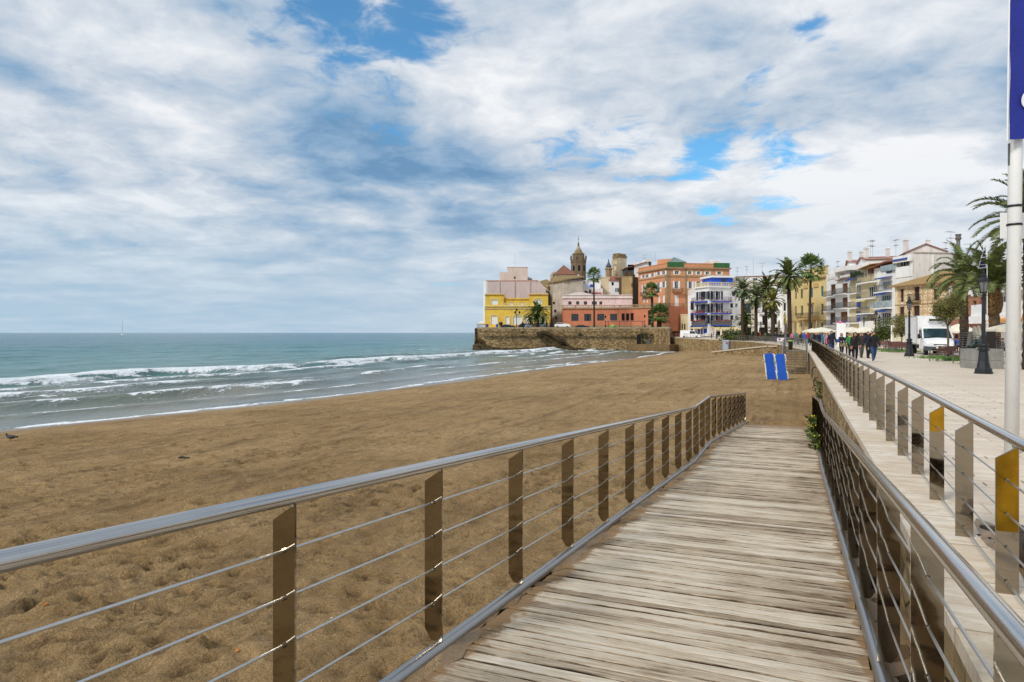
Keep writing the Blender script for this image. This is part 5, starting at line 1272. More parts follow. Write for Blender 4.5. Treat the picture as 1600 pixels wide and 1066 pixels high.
H = row_house('deep_balcony_house', 'cream house with deep projecting white balconies in the balcony row', 1346.3, 1372.4, 441, CRMW, ((482,485,565,590,'win'),(462,632,548,705,'panel',WHITE),(500,792,548,845,'win'),(430,905,560,1000,'dark')), ((417,570,446,1.3,.9),(417,570,604,1.1,.9),(417,548,750,1.0,.9),(440,545,893,1.1,.8,WHITE)), bw=.9)
F = H.F; mb = MB(); F.box(mb, .5, F.L, -7, -1.8, F.z(1359,441), F.z(1359,418)); H.part(mb, 'penthouse', WHR); h = F.rect(c4,(500,300,590,340)); H.band('penthouse_window', F, h[0], h[1], h[2], h[3], -1.7, GLASS_L, -1.797)
h = F.rect(c4,(445,760,550,785)); H.awning(F, h[0], h[1], h[3], .3, 1.3, M('grey_canvas',(120,124,128),.8)); h = F.rect(c4,(420,612,520,630)); H.awning(F, h[0], h[1], h[3], .2, 1.2, M('lemon_canvas',(220,216,150),.8))
P = F.pt; H.slope('roof', [P(-.4,-1,F.z(1359,417)),P(F.L,-1,F.z(1359,411)),P(F.L,-10,F.z(1359,400)),P(-.4,-10,F.z(1359,406))], [(0,1,2,3)], TILE_RED)
H = row_house('blue_awning_house', 'white house with a blue awning over every balcony in the balcony row', 1372.5, 1399.6, 430, WHR, ((618,432,716,522,'pale'),(615,572,712,690,'pale'),(610,742,708,850,'win'),(600,905,700,1000,'dark')), ((566,716,538,1.05,.8),(566,716,698,1.05,.8,GLASSRAIL),(566,716,858,1.05,.8)), bw=.8)
F = H.F
for r in ((605,392,718,412),(603,548,717,568),(607,716,717,736)): h = F.rect(c4,r); H.awning(F, h[0], h[1], h[3], .15, 1.0, AWNB)
mb = MB(); F.box(mb, F.u(1383), F.L, -8, -.3, F.z(1386,430), F.z(1386,414)); H.part(mb, 'roof_room', WHR2); h = F.rect(c4,(605,288,690,315)); H.band('glass_parapet', F, h[0], F.L, h[2]-.4, h[3]+.1, .06, GLASSRAIL, .003); h = F.rect(c4,(640,308,696,356)); H.band('roof_room_window', F, h[0], h[1], h[2], h[3], -.22, GLASS_L, -.297)
# big white block with blank weathered flank
H = House('white_flank_block', 'tall white block with a long blank weathered flank and one blue awning', 'apartment block', P2(1399.7,dl(1399.7)), P2(1426.7,98.8), 9, 0.); F = H.F; zt = F.z(1413,400); P = F.pt
Fp = Fac(P2(1426.7,98.8), P2(1489,99.5)); hw = F.rect(c4,(752,228,888,292))
F.wall(H.wb, 0, zt, [hw]); zp = Fp.z(1455,395.8); Fp.wall(H.wb, 0, zp); H.wb.add([P(0,0,0),P(0,0,zt),P(0,-14,zt),P(0,-14,0)], [(0,1,2,3)]); H.wb.add([P(0,0,zt),P(F.L,0,zt),Fp.pt(Fp.L,0,zp),(Fp.B.x,Fp.B.y+12,zp),P(0,-14,zt)], [(0,1,2,3,4)])
H.wb.add([Fp.pt(Fp.L,0,0),Fp.pt(Fp.L,0,zp),(Fp.B.x,Fp.B.y+12,zp),(Fp.B.x,Fp.B.y+12,0)], [(0,1,2,3)]); H.finish(WHR2)
H.window(F, hw, 'win', rec=.8); h = F.rect(c4,(748,205,890,238)); H.awning(F, h[0], h[1], h[3], .2, .5, AWNB); H.band('roof_slab', F, -.2, F.L+.05, zt-.9, zt+.05, .35, WHR)
H.band('pilaster', Fp, Fp.u(1456.5), Fp.u(1459), 3, zp-.3, .14, WHR); H.band('coping', Fp, 0, Fp.L, zp-.02, zp+.14, .1, GREYST)
mb = MB(); F.box(mb, .1, F.L-.1, .004, .1, hw[2]-1.6, hw[2]-.25); H.part(mb, 'spandrel', WHR)
# taller roofs behind
for nm, lb, p0, p1, d, yb, yt, rise, mt, al in (('gabled_back_house','beige gabled house rising behind the white flank block','1415','1478',112,430,394,1.3,WHR2,False),('red_roof_back_house','long red tiled roof behind the deep balconies','1352','1414',118,430,404,.7,WHR,True),('stepped_back_house','white rooftop rooms with red tile edges behind the brown shutters','1326','1372',128,430,408,.6,WHR,True)):
    Hb = House(nm, lb, 'house', P2(float(p0),d), P2(float(p1),d-2), 9, 0.); zt = Hb.F.z(float(p0),yt); hh = [Hb.F.rect(ident,(float(p1)-14,yt+3,float(p1)-8,yt+9))]
    Hb.shell(Hb.F, 0, zt, hh); Hb.gable(Hb.F, zt, rise, TILE_RED, .3, along=al); Hb.finish(mt); Hb.window(Hb.F, hh[0])
    for px, w_ in ((float(p0)+6,.6),(float(p1)-22,.5)): q = P2(px,d+1); Hb.chimney(q[0],q[1]+1,zt+rise*.4,1.6,w_, WHR2)

# --- tiled house with sgraffito rosettes
H = House('sgraffito_house', 'two-storey cream house with rosette-patterned walls and mossy tiled roof behind the truck', 'house', P2(1399,98.6), P2(1482,89), 11, 0.); F = H.F
hs = [F.rect(c4,r) for r in ((797,510,828,638),(932,490,984,625),(1120,512,1160,615),(790,685,833,795),(926,676,985,795),(1114,664,1164,790),(800,880,860,1000),(930,880,990,1000),(1110,880,1170,1000))]
zt = F.z(1440,443); H.shell(F, 0, zt, hs); H.finish(SGRAF)
for h in hs: H.window(F, h, 'panel', shut=PLUM)
H.hip(F, zt, 2.3, TILE_MOSS, .7); h = F.rect(c4,(905,565,1000,632)); H.balcony(F, h[0], h[1], h[2], 1., .7, STONEB); H.band('string_course', F, 0, F.L, F.z(1440,475)-.05, F.z(1440,475)+.08, .1, STONEB)
H.band('quoin', F, .003, .5, 0, zt-.12, .06, BEIGE); H.band('downpipe', F, F.L-.2, F.L-.08, 0, zt, .12, GREYST)
H = House('pink_brick_house', 'pinkish brick house with a white railed roof terrace behind the palms', 'house', P2(1482.3,88.5), P2(1536,77), 9, 0.); F = H.F
hs = [F.rect(ident,r) for r in ((1490,470,1496,484),(1520,470,1526,484),(1500,508,1512,530))]; zt = F.z(1510,457); H.shell(F, 0, zt, hs); H.finish(BRICKP)
for h in hs: H.window(F, h, 'panel', shut=BRWN)
h = F.rect(ident,(1486,447,1535,457)); mb = MB(); 
for k in range(60): u = .1+(F.L-.2)*k/60; F.box(mb, u, u+.04, -.1, -.05, zt, zt+1.)
F.box(mb, .05, F.L-.05, -.12, -.03, zt+1.002, zt+1.08); H.part(mb, 'terrace_railing', WHITE)
H.band('sand_awning', F, F.u(1500), F.L, F.z(1518,497)-.1, F.z(1518,497)+.1, 2., CRMW); H.band('slab', F, 0, F.L, F.z(1510,459)-.2, F.z(1510,459)+.1, .25, WHR)
H = House('white_balcony_block', 'white apartment block with solid white balconies behind the pineapple palm', 'apartment block', P2(1536.5,76.5), P2(1640,62), 12, 0.); F = H.F; zt = F.z(1570,395)
hs = [F.rect(ident,r) for r in ((1560,500,1572,511),(1585,498,1595,512),(1548,470,1556,482),(1562,462,1573,474),(1580,455,1594,472),(1550,430,1560,444),(1580,420,1594,436),(1604,470,1616,490),(1604,425,1618,445))]; H.shell(F, 0, zt, hs); H.finish(WHR)
for i, h in enumerate(hs): H.window(F, h, 'pale' if i % 2 else 'win')
for y0, y1 in ((489,476),(453,441)): H.balcony(F, F.u(1538), F.L-.1, F.z(1580,y0), 1.05, 1.3, WHR, None, WHITE, .3)
H.band('fascia', F, 0, F.L, F.z(1570,505), F.z(1570,493), 1.6, WHR)
H.awning(F, F.u(1585), F.L-.2, F.z(1600,492), .5, 2.6, M('orange_stripe_canvas',(224,150,60),.85))

# --- aerials, chimney column
def aerial(px, pyb, pyt, d, seed, label, mast=False):
    o = W(px,pyb,d); t = thing('roof_aerial', label, 'aerial', o); h = Z(pyt,d)-o[2]; rr = random.Random(seed); a = rr.uniform(0,3.14)
    MB().tube([(0,0,-.5),(0,0,h)], max(.02, d*.00022), 6).build('mast', GREYST, t)
    if not mast:
        mb = MB(); dx, dy = math.cos(a), math.sin(a)
        for k in range(2):
            z = h-.15-k*.9; L = .8-.2*k
            mb.bar((-dx*L,-dy*L,z),(dx*L,dy*L,z),.035)
            for i in range(6): q = -L+2*L*i/5; w = .34-.03*i; mb.bar((dx*q-dy*w,dy*q+dx*w,z),(dx*q+dy*w,dy*q-dx*w,z),.025)
        mb.build('antenna', BALR, t)
    return t
for i, (px, yb, yt, d, lb, m_) in enumerate(((804.5,418,398,208,'tall thin lightning mast on the pale pink penthouse',True),(1007,409,398,216,'small roof aerial on the white block by the orange palace',False),(1024,405,394,205,'thin mast standing at the left end of the orange palace roof',True),
    (1152,436,418,192,'leftmost tv aerial over the palm garden roofs',False),(1167,434,416,193,'twin tv aerial beside the chimney over the palm garden',False),(1177,434,403,192,'tall plain mast over the palm garden roofs',True),(1191,436,411,190,'tall tv aerial with two crossed heads over the palm garden',False),(1203,438,424,188,'low wide tv aerial right of the palm garden mast',False),
    (1284,421,412,134,'low aerial on the right end of the yellow mansion roof',False),(1309,420,408,128,'tv aerial over the ochre shutter house',False),(1360,405,375,122,'tall lattice tv aerial over the deep balcony house',False),(1363.5,405,376,122,'second mast beside the lattice aerial over the deep balconies',False),(1400,396,374,116,'tv aerial over the blue awning house',False),
    (1478,398,378,104,'tv aerial behind the white flank, left of the grey column',False),(1486,398,361,100,'tall grey pole with flag-shaped aerial left of the stone column',False),(1516,410,380,96,'tv aerial between the grey column and the tall palm',False))): aerial(px, yb, yt, d, i, lb, m_)
C = W(1497.5,440,98); t = thing('chimney_column', 'tall slender grey stone chimney column above the palms', 'chimney', C); MB().lathe([(.34,-2),(.28,4.6),(.24,Z(376,98)-C[2])], 12, (0,0,0)).build('shaft', BALR, t, smooth=True)
MB().lathe([(.26,Z(376,98)-C[2]+.002),(.42,Z(373,98)-C[2]),(.42,Z(371.5,98)-C[2]),(.32,Z(371,98)-C[2]),(.32,Z(368.5,98)-C[2]),(.4,Z(368,98)-C[2]),(.4,Z(366,98)-C[2])], 12).build('capital', BALR, t)
# ---------------------------------------------------------------- vegetation
def leafattr(o, seed=0):
    n_ = len(o.data.polygons); r_ = np.random.default_rng(seed).random(n_); at = o.data.attributes.new('rnd','FLOAT','FACE'); at.data.foreach_set('value', r_.astype(np.float32)); return o
def frond(mb, az, el, L, droop, rr, nl=26, lw=.035, ll=.5, c=(0,0,0), stem=.03):
    "one feather frond: a drooping midrib with two rows of leaflets"
    d = Vector((math.cos(az)*math.cos(el), math.sin(az)*math.cos(el), math.sin(el))); p = Vector(c); pts = [p.copy()]; dirs = [d.copy()]; k = 12
    for i in range(k):
        p = p+d*(L/k); d = (d+Vector((0,0,-droop*(i+1)/k/k*2.2))).normalized(); pts.append(p.copy()); dirs.append(d.copy())
    mb.tube(pts, [stem*(1-.85*i/k) for i in range(k+1)], 4, 1)
    for i in range(nl):
        f = .12+.88*(i+.5)/nl; x = f*k; j = min(int(x), k-1); q = pts[j].lerp(pts[j+1], x-j); t = dirs[j]
        side = t.cross(Vector((0,0,1))); side = side.normalized() if side.length > .05 else Vector((1,0,0)); up = side.cross(t).normalized()
        l_ = ll*L/3*(math.sin(math.pi*(.12+.80*f))**.7)*rr.uniform(.85,1.1)
        for sg in (-1, 1):
            v = (side*sg*.80+t*.62+up*rr.uniform(.12,.42)).normalized(); e = q+v*l_*.55; tip = q+v*l_+Vector((0,0,-.20*l_)); w = t*lw*.5*(L/3)
            mb.add([q-w, q+w, e+w*1.25, tip, e-w*1.25], [(0,1,2,4),(4,2,3)], 0)
def feather_crown(seed, L, nf, nl, lw, ll=.62, droop=1., lo=-45, hi=82):
    rr = random.Random(seed); mb = MB()
    for i in range(nf):
        f = i/(nf-1); el = R(hi+(lo-hi)*f**.9)+rr.uniform(-.1,.1); az = i*2.39996+rr.uniform(-.25,.25)
        frond(mb, az, el, L*rr.uniform(.82,1.08)*(1 if el > -.2 else .85), droop*rr.uniform(.8,1.25)*(1.2 if el > .5 else 1.), rr, nl, lw, ll)
    return mb
def fan_crown(seed, L, nf):
    rr = random.Random(seed); mb = MB()
    for i in range(nf):
        f = i/(nf-1); el = R(78-125*f)+rr.uniform(-.12,.12); az = i*2.39996+rr.uniform(-.3,.3)
        d = Vector((math.cos(az)*math.cos(el), math.sin(az)*math.cos(el), math.sin(el))); h = d*L*rr.uniform(.42,.6); mb.tube([(0,0,0), h*.5+Vector((0,0,.03)), h], [.03,.022,.015], 4, 1)
        side = d.cross(Vector((0,0,1))).normalized(); up = side.cross(d).normalized(); n_ = 15
        for k in range(n_):
            a = -1.75+3.5*k/(n_-1); v = (d*math.cos(a)+side*math.sin(a)+up*.22*math.cos(a*2)).normalized(); l_ = L*.52*(1-.2*abs(a)/1.7)*rr.uniform(.85,1.08)
            w = (d*-math.sin(a)+side*math.cos(a))*l_*.085; e = h+v*l_*.6; tip = h+v*l_+Vector((0,0,-.22*l_)); mb.add([h, e+w, tip, e-w], [(0,1,2,3)], 0)
    return mb
def palm_trunk(h, r0, r1, n=14, bend=(0,0), seed=0, rough=.05):
    rr = random.Random(seed); mb = MB(); k = max(10, int(h/.22)); pts = []; rad = []
    for i in range(k+1):
        f = i/k; pts.append((bend[0]*f*f, bend[1]*f*f, h*f)); rad.append((r0+(r1-r0)*f)*(1+(.12*(1-f)**6))*(1+(rough if i % 2 else -rough)+rr.uniform(-.03,.03)))
    return mb.tube(pts, rad, n)
def palm(name, label, px, d, pybase, pycrown, rad, kind, seed, leaf, trunk, bark=BARK, group=None, near=False, head=None, base=None, skirt=None):
    x, y = P2(px, d); zb = base if base is not None else 0.; zt = Z(pycrown, d); h = zt-zb
    t = thing(name, label, 'palm tree', (x, y, zb), 0, group); b = ((random.Random(seed).uniform(-.3,.3)),0)
    palm_trunk(h-.15, trunk*1.12, trunk, 12, b, seed).build('trunk', bark, t, smooth=True)
    mb = kind; o = mb.build('crown', [leaf, M('palm_rib',(112,112,58),.6)], t); leafattr(o, seed); o.location = (b[0], 0, h); o.rotation_euler = (0,0,seed*1.3)
    if head: 
        hd = MB().lathe([(trunk*.95,-head[1]),(head[0]*.85,-head[1]*.86),(head[0],-head[1]*.6),(head[0]*.92,-head[1]*.25),(head[0]*.6,.05)], 20).build('crown_base', PINE, t, smooth=True); hd.location = (b[0],0,h)
    if skirt:
        rr = random.Random(seed); mb = MB()
        for i in range(70): 
            a = rr.uniform(0,6.28); r_ = rr.uniform(.2,1.)*skirt; q = Vector((math.cos(a)*r_, math.sin(a)*r_, -.35-rr.uniform(.0,.8))); v = Vector((math.cos(a)*.25,math.sin(a)*.25,-.45)); w = Vector((-math.sin(a),math.cos(a),0))*.09; mb.add([q-w,q+w,q+v+w,q+v-w],[(0,1,2,3)])
        o2 = mb.build('fruit_stalks', skirt_mat, t); o2.location = (b[0],0,h)
    return t
skirt_mat = M('orange_dates',(196,136,40),.7,0,.25,4)
rel = lambda px_r, d: px_r/FPX*d
# tall ones in the garden and before the mansion
palm('date_palm','tallest feather palm with orange date stalks, standing left of the yellow mansion',1234,128,534,432,0,feather_crown(1,rel(34,128),46,22,.14,.62,1.25,-55),1,PALM,.36,BARK_D,skirt=.9)
palm('fan_palm','tall slim fan palm in front of the yellow mansion facade',1265,118,534,420,0,fan_crown(2,rel(28,118),30),2,FAN,.19,BARK_D)
for i, (px, d, yc, r_, lf, lb) in enumerate(((1160.5,138,453,23,PALM_GREY,'leftmost feather palm of the palm garden beside the blue balcony house'),(1181.5,134,464,24,PALM_GREY,'pale grey-green feather palm, second in the palm garden'),(1197,142,449,25,PALM,'dark green palm behind the others in the palm garden'),(1208.5,130,470,22,PALM_Y,'yellowish feather palm at the right end of the palm garden'))):
    palm('date_palm',lb,px,d,534,yc,0,feather_crown(10+i,rel(r_,d),42,20,.15,.66,1.1,-60),10+i,lf,.30,BARK_D)
palm('low_palm','low bushy palm at the foot of the palm garden near the awnings',1163,140,534,500,0,feather_crown(20,rel(19,140),34,18,.16,.7,1.2,-40),20,PALM,.2,BARK_D)
palm('low_palm','low bushy palm between the yellowish palm and the grey-green palm',1207,136,534,486,0,feather_crown(21,rel(16,136),34,18,.16,.7,1.2,-60),21,PALM,.2,BARK_D)
# headland
palm('fan_palm','very tall thin fan palm standing before the pink house on the headland',928.5,182,509,431,0,fan_crown(3,rel(16,182),26),3,FAN,.22,BARK_D,base=TERZ)
palm('fan_palm','upper shaggy fan palm at the corner of the orange palace',1019.5,177,512,455,0,fan_crown(4,rel(17,177),34),4,FAN,.3,BARK_D,base=TERZ-.3)
palm('fan_palm','short shaggy fan palm beside the orange palace doorway',1030,174,513,492,0,fan_crown(5,rel(21,174),40),5,FAN,.55,BARK_D,base=TERZ-.6)
palm('canary_palm','squat dark green palm with wide crown in front of the yellow villa',838.5,183,509,493,0,feather_crown(6,rel(24,183),54,18,.2,.6,1.3,-30),6,PALM,.65,BARK,base=TERZ)
# promenade palms on the right
palm('canary_palm','shaggy palm with long arching fronds behind the young tree beside the truck',1507,50,560,432,0,feather_crown(7,rel(64,50),38,46,.05,.56,1.5,-40),7,PALM,.27,BARK_D)
palm('pineapple_palm','palm with a pineapple-shaped crown base behind the nearest street lamp',1555.5,38,565,450,0,feather_crown(8,rel(80,38),44,56,.045,.52,1.15,8),8,PALM,.25,BARK,head=(.5,1.55))
palm('date_palm','palm at the right edge whose fronds reach behind the white banner pole',1612,31,590,345,0,feather_crown(9,rel(92,31),50,54,.045,.54,1.0,-25),9,PALM,.3,BARK_D)

def small_tree(label, px, d, pyb, pyt, rad, seed, leaf, nleaf, size, trunk=.07, fork=.45, bark=BARK, name='tamarisk_tree'):
    x, y = P2(px, d); rr = random.Random(seed); H_ = Z(pyt,d); t = thing(name, label, 'tree', (x,y,0)); mb = MB(); tips = []
    f0 = H_*fork; mb.tube([(0,0,-.05),(.03,0,f0*.5),(0.02,.03,f0)], [trunk,trunk*.85,trunk*.75], 9)
    for k in range(7):
        a = k*2.4+rr.uniform(-.3,.3); L = rad*rr.uniform(.6,1.); up = rr.uniform(.25,.95)*(H_-f0)
        p1 = Vector((math.cos(a)*L*.45, math.sin(a)*L*.45, f0+up*.45)); p2 = Vector((math.cos(a)*L, math.sin(a)*L, f0+up)); mb.tube([(0.02,.03,f0-.05), p1, p2], [trunk*.5,trunk*.3,trunk*.1], 6)
        for q in range(4):
            c = p1.lerp(p2, rr.random())+Vector((rr.gauss(0,.25),rr.gauss(0,.25),rr.gauss(.05,.2)))*rad; mb.tube([p1.lerp(p2,.4), c], [trunk*.15,trunk*.05], 4); tips.append(c)
        tips.append(p2)
    mb.build('trunk', bark, t, smooth=True); mb = MB()
    for i in range(nleaf):
        c = rr.choice(tips); s = rad*.24; p = c+Vector((rr.gauss(0,s),rr.gauss(0,s),rr.gauss(0,s*.85)))
        a = Vector((rr.gauss(0,1),rr.gauss(0,1),rr.gauss(.1,.6))).normalized()*size*rr.uniform(.6,1.3); b_ = Vector((rr.gauss(0,1),rr.gauss(0,1),rr.gauss(0,1))).normalized()*size*.3
        mb.add([p, p+a*.5+b_, p+a, p+a*.5-b_], [(0,1,2,3)])
    leafattr(mb.build('crown', leaf, t), seed); return t
small_tree('young feathery tree with bare pale trunk right in front of the white truck',1481,44.5,560,462,.85,1,TAMA,7000,.11,.075,.52)
small_tree('sparse feathery tree left of the truck behind the second lamp',1409,60,546,492,.75,2,TAMA,4500,.12,.06,.4)
small_tree('round green bushy tree left of the framed white board',1384,72,540,505,1.0,3,LEAF,3000,.22,.07,.35,BARK,'bushy_tree')
def tuft(mb, x, y, z, rr, n, h, spread, w=.02):
    for i in range(n):
        px_, py_ = x+rr.gauss(0,spread), y+rr.gauss(0,spread); a = rr.uniform(0,6.28); l_ = h*rr.uniform(.5,1.1); d = Vector((math.cos(a)*.45*l_, math.sin(a)*.45*l_, l_)); s_ = Vector((-math.sin(a)*w, math.cos(a)*w, 0)); p = Vector((px_,py_,z))
        mb.add([p-s_, p+s_, p+d*.6+s_*.8, p+d, p+d*.6-s_*.8], [(0,1,2,4),(4,2,3)])
mb = MB(); rr = random.Random(2)
for px, d, n_, sp in ((1480,44.5,700,.75),(1499,41,300,.5),(1407,60,420,.8),(1388,66,300,.8)): x, y = P2(px,d); tuft(mb, x, y, 0, rr, n_*2, .2, sp, .016)
o = leafattr(mb.build('ground_cover', GREEN)); setp(o, 'green ground cover in the tree pits between the promenade benches', 'ground cover', None, 'stuff')
# garden undergrowth behind the far railing
for i, (px, d, w_) in enumerate(((1152,143,3.2),(1170,143,3.5),(1190,141,2.8),(1213,137,2.4),(1143,145,2.))):
    x, y = P2(px,d); t = thing('garden_shrub', ('dark leafy shrub below the leftmost garden palm','dense dark shrub mass at the foot of the grey-green palm','dark shrub under the tallest garden palms','leafy shrub at the right end of the palm garden','low shrub by the cream shop awning')[i], 'shrub', (x,y,0)); mb = MB(); rr = random.Random(i+40)
    for k in range(700):
        p = Vector((rr.gauss(0,w_*.45), rr.gauss(0,w_*.3), abs(rr.gauss(0,.5))*1.7)); a = Vector((rr.gauss(0,1),rr.gauss(0,1),rr.gauss(.4,.7))).normalized()*.6; b_ = Vector((rr.gauss(0,1),rr.gauss(0,1),rr.gauss(0,1))).normalized()*.16; mb.add([p,p+a*.5+b_,p+a,p+a*.5-b_],[(0,1,2,3)])
    leafattr(mb.build('foliage', LEAF, t), i)
# weeds on the sea wall and at the end of the boardwalk rail
def weed(label, s, t_, z0, n, h, sp, seed, flowers=0):
    x, y = ST(t_, s); t = thing('wall_weed', label, 'plant', (x,y,z0)); rr = random.Random(seed); mb = MB()
    for i in range(n):
        p = Vector((rr.gauss(0,sp), rr.gauss(0,sp*1.6), rr.random()*h)); a = Vector((rr.gauss(0,1),rr.gauss(0,1),rr.gauss(.5,.6))).normalized()*.14; b_ = Vector((rr.gauss(0,1),rr.gauss(0,1),rr.gauss(0,1))).normalized()*.035; mb.add([p,p+a*.5+b_,p+a,p+a*.5-b_],[(0,1,2,3)])
    leafattr(mb.build('leaves', LEAF, t), seed)
    if flowers:
        for i in range(flowers): MB().sphere((rr.gauss(0,sp*1.2),rr.gauss(0,sp*1.8),h*rr.uniform(.5,1.15)), .02, 0, 1).build('flower', FLOWER, t)
weed('leafy green weed hanging on the sea wall face above the boardwalk end', 30.5, .78, -1.7, 260, 1.4, .08, 1)
weed('yellow-flowered green weed climbing the end of the boardwalk railing', 21.5, .40, DECKZ(21.5), 300, .60, .07, 2, 14)
weed('small green weed at the foot of the wall-side boardwalk railing', 18.2, .41, DECKZ(18.2), 170, .32, .06, 3, 5)

# ---------------------------------------------------------------- street furniture
def make_lamp(label, loc, rz=0, group=None):
    t = thing('street_lamp', label, 'street lamp', loc, rz, group)
    MB().lathe([(.34,0),(.34,.06),(.31,.08),(.31,.18),(.27,.22),(.24,.26),(.20,.5),(.17,.85),(.165,.95)], 8, (0,0,0), 0, R(22.5)).lathe([(.22,.951),(.22,1.0),(.16,1.03),(.15,1.1),(.20,1.16),(.19,1.22),(.12,1.26)], 16).build('base', IRON, t)
    MB().lathe([(.085,1.26),(.08,1.5),(.095,1.52),(.095,1.56),(.075,1.58),(.062,3.05),(.10,3.08),(.10,3.13),(.05,3.15),(.045,3.28)], 14).build('column', IRON, t, smooth=False)
    MB().lathe([(.11,3.34),(.19,3.76)], 6, (0,0,0), 0, 0, False).build('lantern_glass', LAMPG, t)
    mb = MB()
    for k in range(6):
        a = math.pi*k/3; mb.tube([(.113*math.cos(a),.113*math.sin(a),3.34),(.195*math.cos(a),.195*math.sin(a),3.77)], .012, 5)
        mb.tube([(.05*math.cos(a),.05*math.sin(a),3.2),(.2*math.cos(a),.2*math.sin(a),3.24),(.17*math.cos(a),.17*math.sin(a),3.36),(.115*math.cos(a),.115*math.sin(a),3.35)], .014, 5)
    mb.lathe([(.13,3.30),(.13,3.345)], 6); mb.lathe([(.235,3.765),(.235,3.80),(.12,3.95),(.10,3.98),(.13,4.0),(.06,4.08),(.05,4.14),(.07,4.17),(.015,4.27)], 6)
    for k in range(6): a = math.pi*k/3; mb.sphere((.235*math.cos(a),.235*math.sin(a),3.83), .028, 0, 1)
    mb.build('lantern_frame', IRON, t); return t
L0 = make_lamp('nearest black cast-iron street lamp standing in front of the stone block', (*P2(1537,28),0))
for i, (px, d, lb) in enumerate(((1421,48.5,'black street lamp standing just left of the white truck'),(1368.5,78,'black street lamp above the group of walkers, left of the bushy tree'),(1350,106,'black street lamp rising over the middle cream parasols'),(1332.7,128,'far street lamp beside the advertising pillar'),(1513,82,'black street lamp behind the shaggy palm trunk'),(1249,146,'street lamp in front of the yellow mansion'),(1189,150,'far street lamp among the garden palms'),(1374,96,'far slim street lamp just right of the taller lamp by the bushy tree'))):
    c = dup(L0, (*P2(px,d),0), i*.3, lb)
# lamp with several heads on the headland and smaller ones
def terrace_lamp(px, d, h, heads, label):
    t = thing('street_lamp', label, 'street lamp', (*P2(px,d),TERZ)); MB().lathe([(.22,0),(.2,.5),(.09,.7),(.07,h-.6),(.1,h-.55)], 8).build('column', IRON, t); mb = MB()
    for k in range(heads):
        a = 6.28*k/max(1,heads-1) if k else 0; r_ = .75 if k else 0; x, y, z_ = r_*math.cos(a), r_*math.sin(a), h-.6+(0 if k else .7)
        if k: mb.bar((0,0,h-.8),(x,y,z_-.1),.07)
        mb.lathe([(.14,0),(.26,.45),(.28,.5),(.04,.8)], 6, (x,y,z_))
    mb.build('lanterns', IRON, t)
terrace_lamp(807.3,181,4.2,4,'black lamp post with several lanterns before the yellow villa')
terrace_lamp(946,180,2.3,1,'single lantern post before the salmon building')
terrace_lamp(1007.5,178,2.4,1,'single lantern post by the right end of the headland terrace')

BENCHW = M('reddish_bench_slats',(104,66,56),.6,0,.15,6); BENCHM = M('bench_steel',(128,124,118),.4,.6,.1,6)
def make_bench(label, loc, rz):
    t = thing('park_bench', label, 'bench', loc, rz); mb = MB()
    for k in range(4): mb.bbox(-.85,.85,-.05+k*.115,.05+k*.115,.42,.455,.006)
    mb.build('seat', BENCHW, t); mb = MB(); mt = Matrix.Translation((0,.46,.5)) @ Matrix.Rotation(R(-14),4,'X')
    for k in range(4): mb.bbox(-.85,.85,-.015,.02,k*.105,.09+k*.105,.006,0,mt)
    mb.build('backrest', BENCHW, t)
    for s_ in (-1,1):
        MB().bar((s_*.7,-.06,0),(s_*.7,-.06,.42),.05).bar((s_*.7,.36,0),(s_*.7,.43,.5),.05).bar((s_*.7,.43,.5),(s_*.7,.56,.92),.05).bar((s_*.7,-.06,.40),(s_*.7,.42,.40),.05).bar((s_*.7,-.06,.42),(s_*.7,-.06,.64),.045).bar((s_*.7,-.08,.64),(s_*.7,.46,.64),.05).build('leg', BENCHM, t)
    return t
B0 = make_bench('wooden park bench with its back to the sea in front of the white truck', (*P2(1466.5,40.4),0), R(205))
for px, d, rz, lb in ((1497,36.6,R(250),'wooden park bench beside the grey stone block'),(1403,58,R(170),'wooden bench under the sparse tree left of the second lamp'),(1414,57,R(120),'wooden bench turned sideways just left of the second lamp'),(1391,62,R(200),'far wooden bench below the bushy green tree'),(1384,66,R(140),'farthest wooden bench at the left of the planting')): dup(B0, (*P2(px,d),0), rz, lb)

# stone block, stacks of terrace chairs behind it
GRAN = M('grey_granite',(142,140,134),.75,0,.14,2.4,.12,40,.4,.25)
x, y = P2(1534,32.4); blk = thing('stone_block', 'grey granite block of two courses behind the nearest street lamp', 'stone block', (x,y,0), -.12)
mb = MB()
for z0, z1 in ((0,.38),(.388,.92)):
    mb.bbox(-.68,-.49,-.55,.55,z0,z1,.012); mb.bbox(-.482,.1,-.55,.55,z0,z1,.012); mb.bbox(.108,.68,-.55,.55,z0,z1,.012)
mb.build('blocks', GRAN, blk); MB().bar((-.27,-.6,.0),(-.27,-.6,.72),.035).bar((-.27,-.6,.70),(-.12,-.6,.80),.03).build('iron_pipe', M('rusty_iron',(104,58,44),.8,.3,.2,8), blk)
BRNZ = M('green_bronze',(66,76,74),.5,.4,.25,5,.2)
scu = thing('bronze_sculpture', 'dark bronze reclining figure resting on the grey granite block', 'sculpture', (x-.15,y+.05,.922), .1)
mb = MB(); mb.tube([(-.42,0,.10),(-.25,0,.16),(0,0,.2),(.18,.02,.36),(.27,.02,.55)], [.07,.13,.14,.15,.10], 12); mb.tube([(.27,.02,.55),(.30,.02,.64)], .05, 8); mb.sphere((.32,.02,.74), .10, 0, 2, (.9,.9,1.1))
mb.tube([(.2,-.1,.5),(.05,-.2,.34),(-.08,-.22,.12)], [.06,.045,.04], 8); mb.tube([(-.3,0,.14),(-.2,-.14,.42),(-.46,-.16,.08)], [.09,.07,.045], 8); mb.tube([(-.38,.08,.1),(-.6,.1,.07)], [.07,.04], 8)
mb.build('figure', BRNZ, scu, smooth=True)
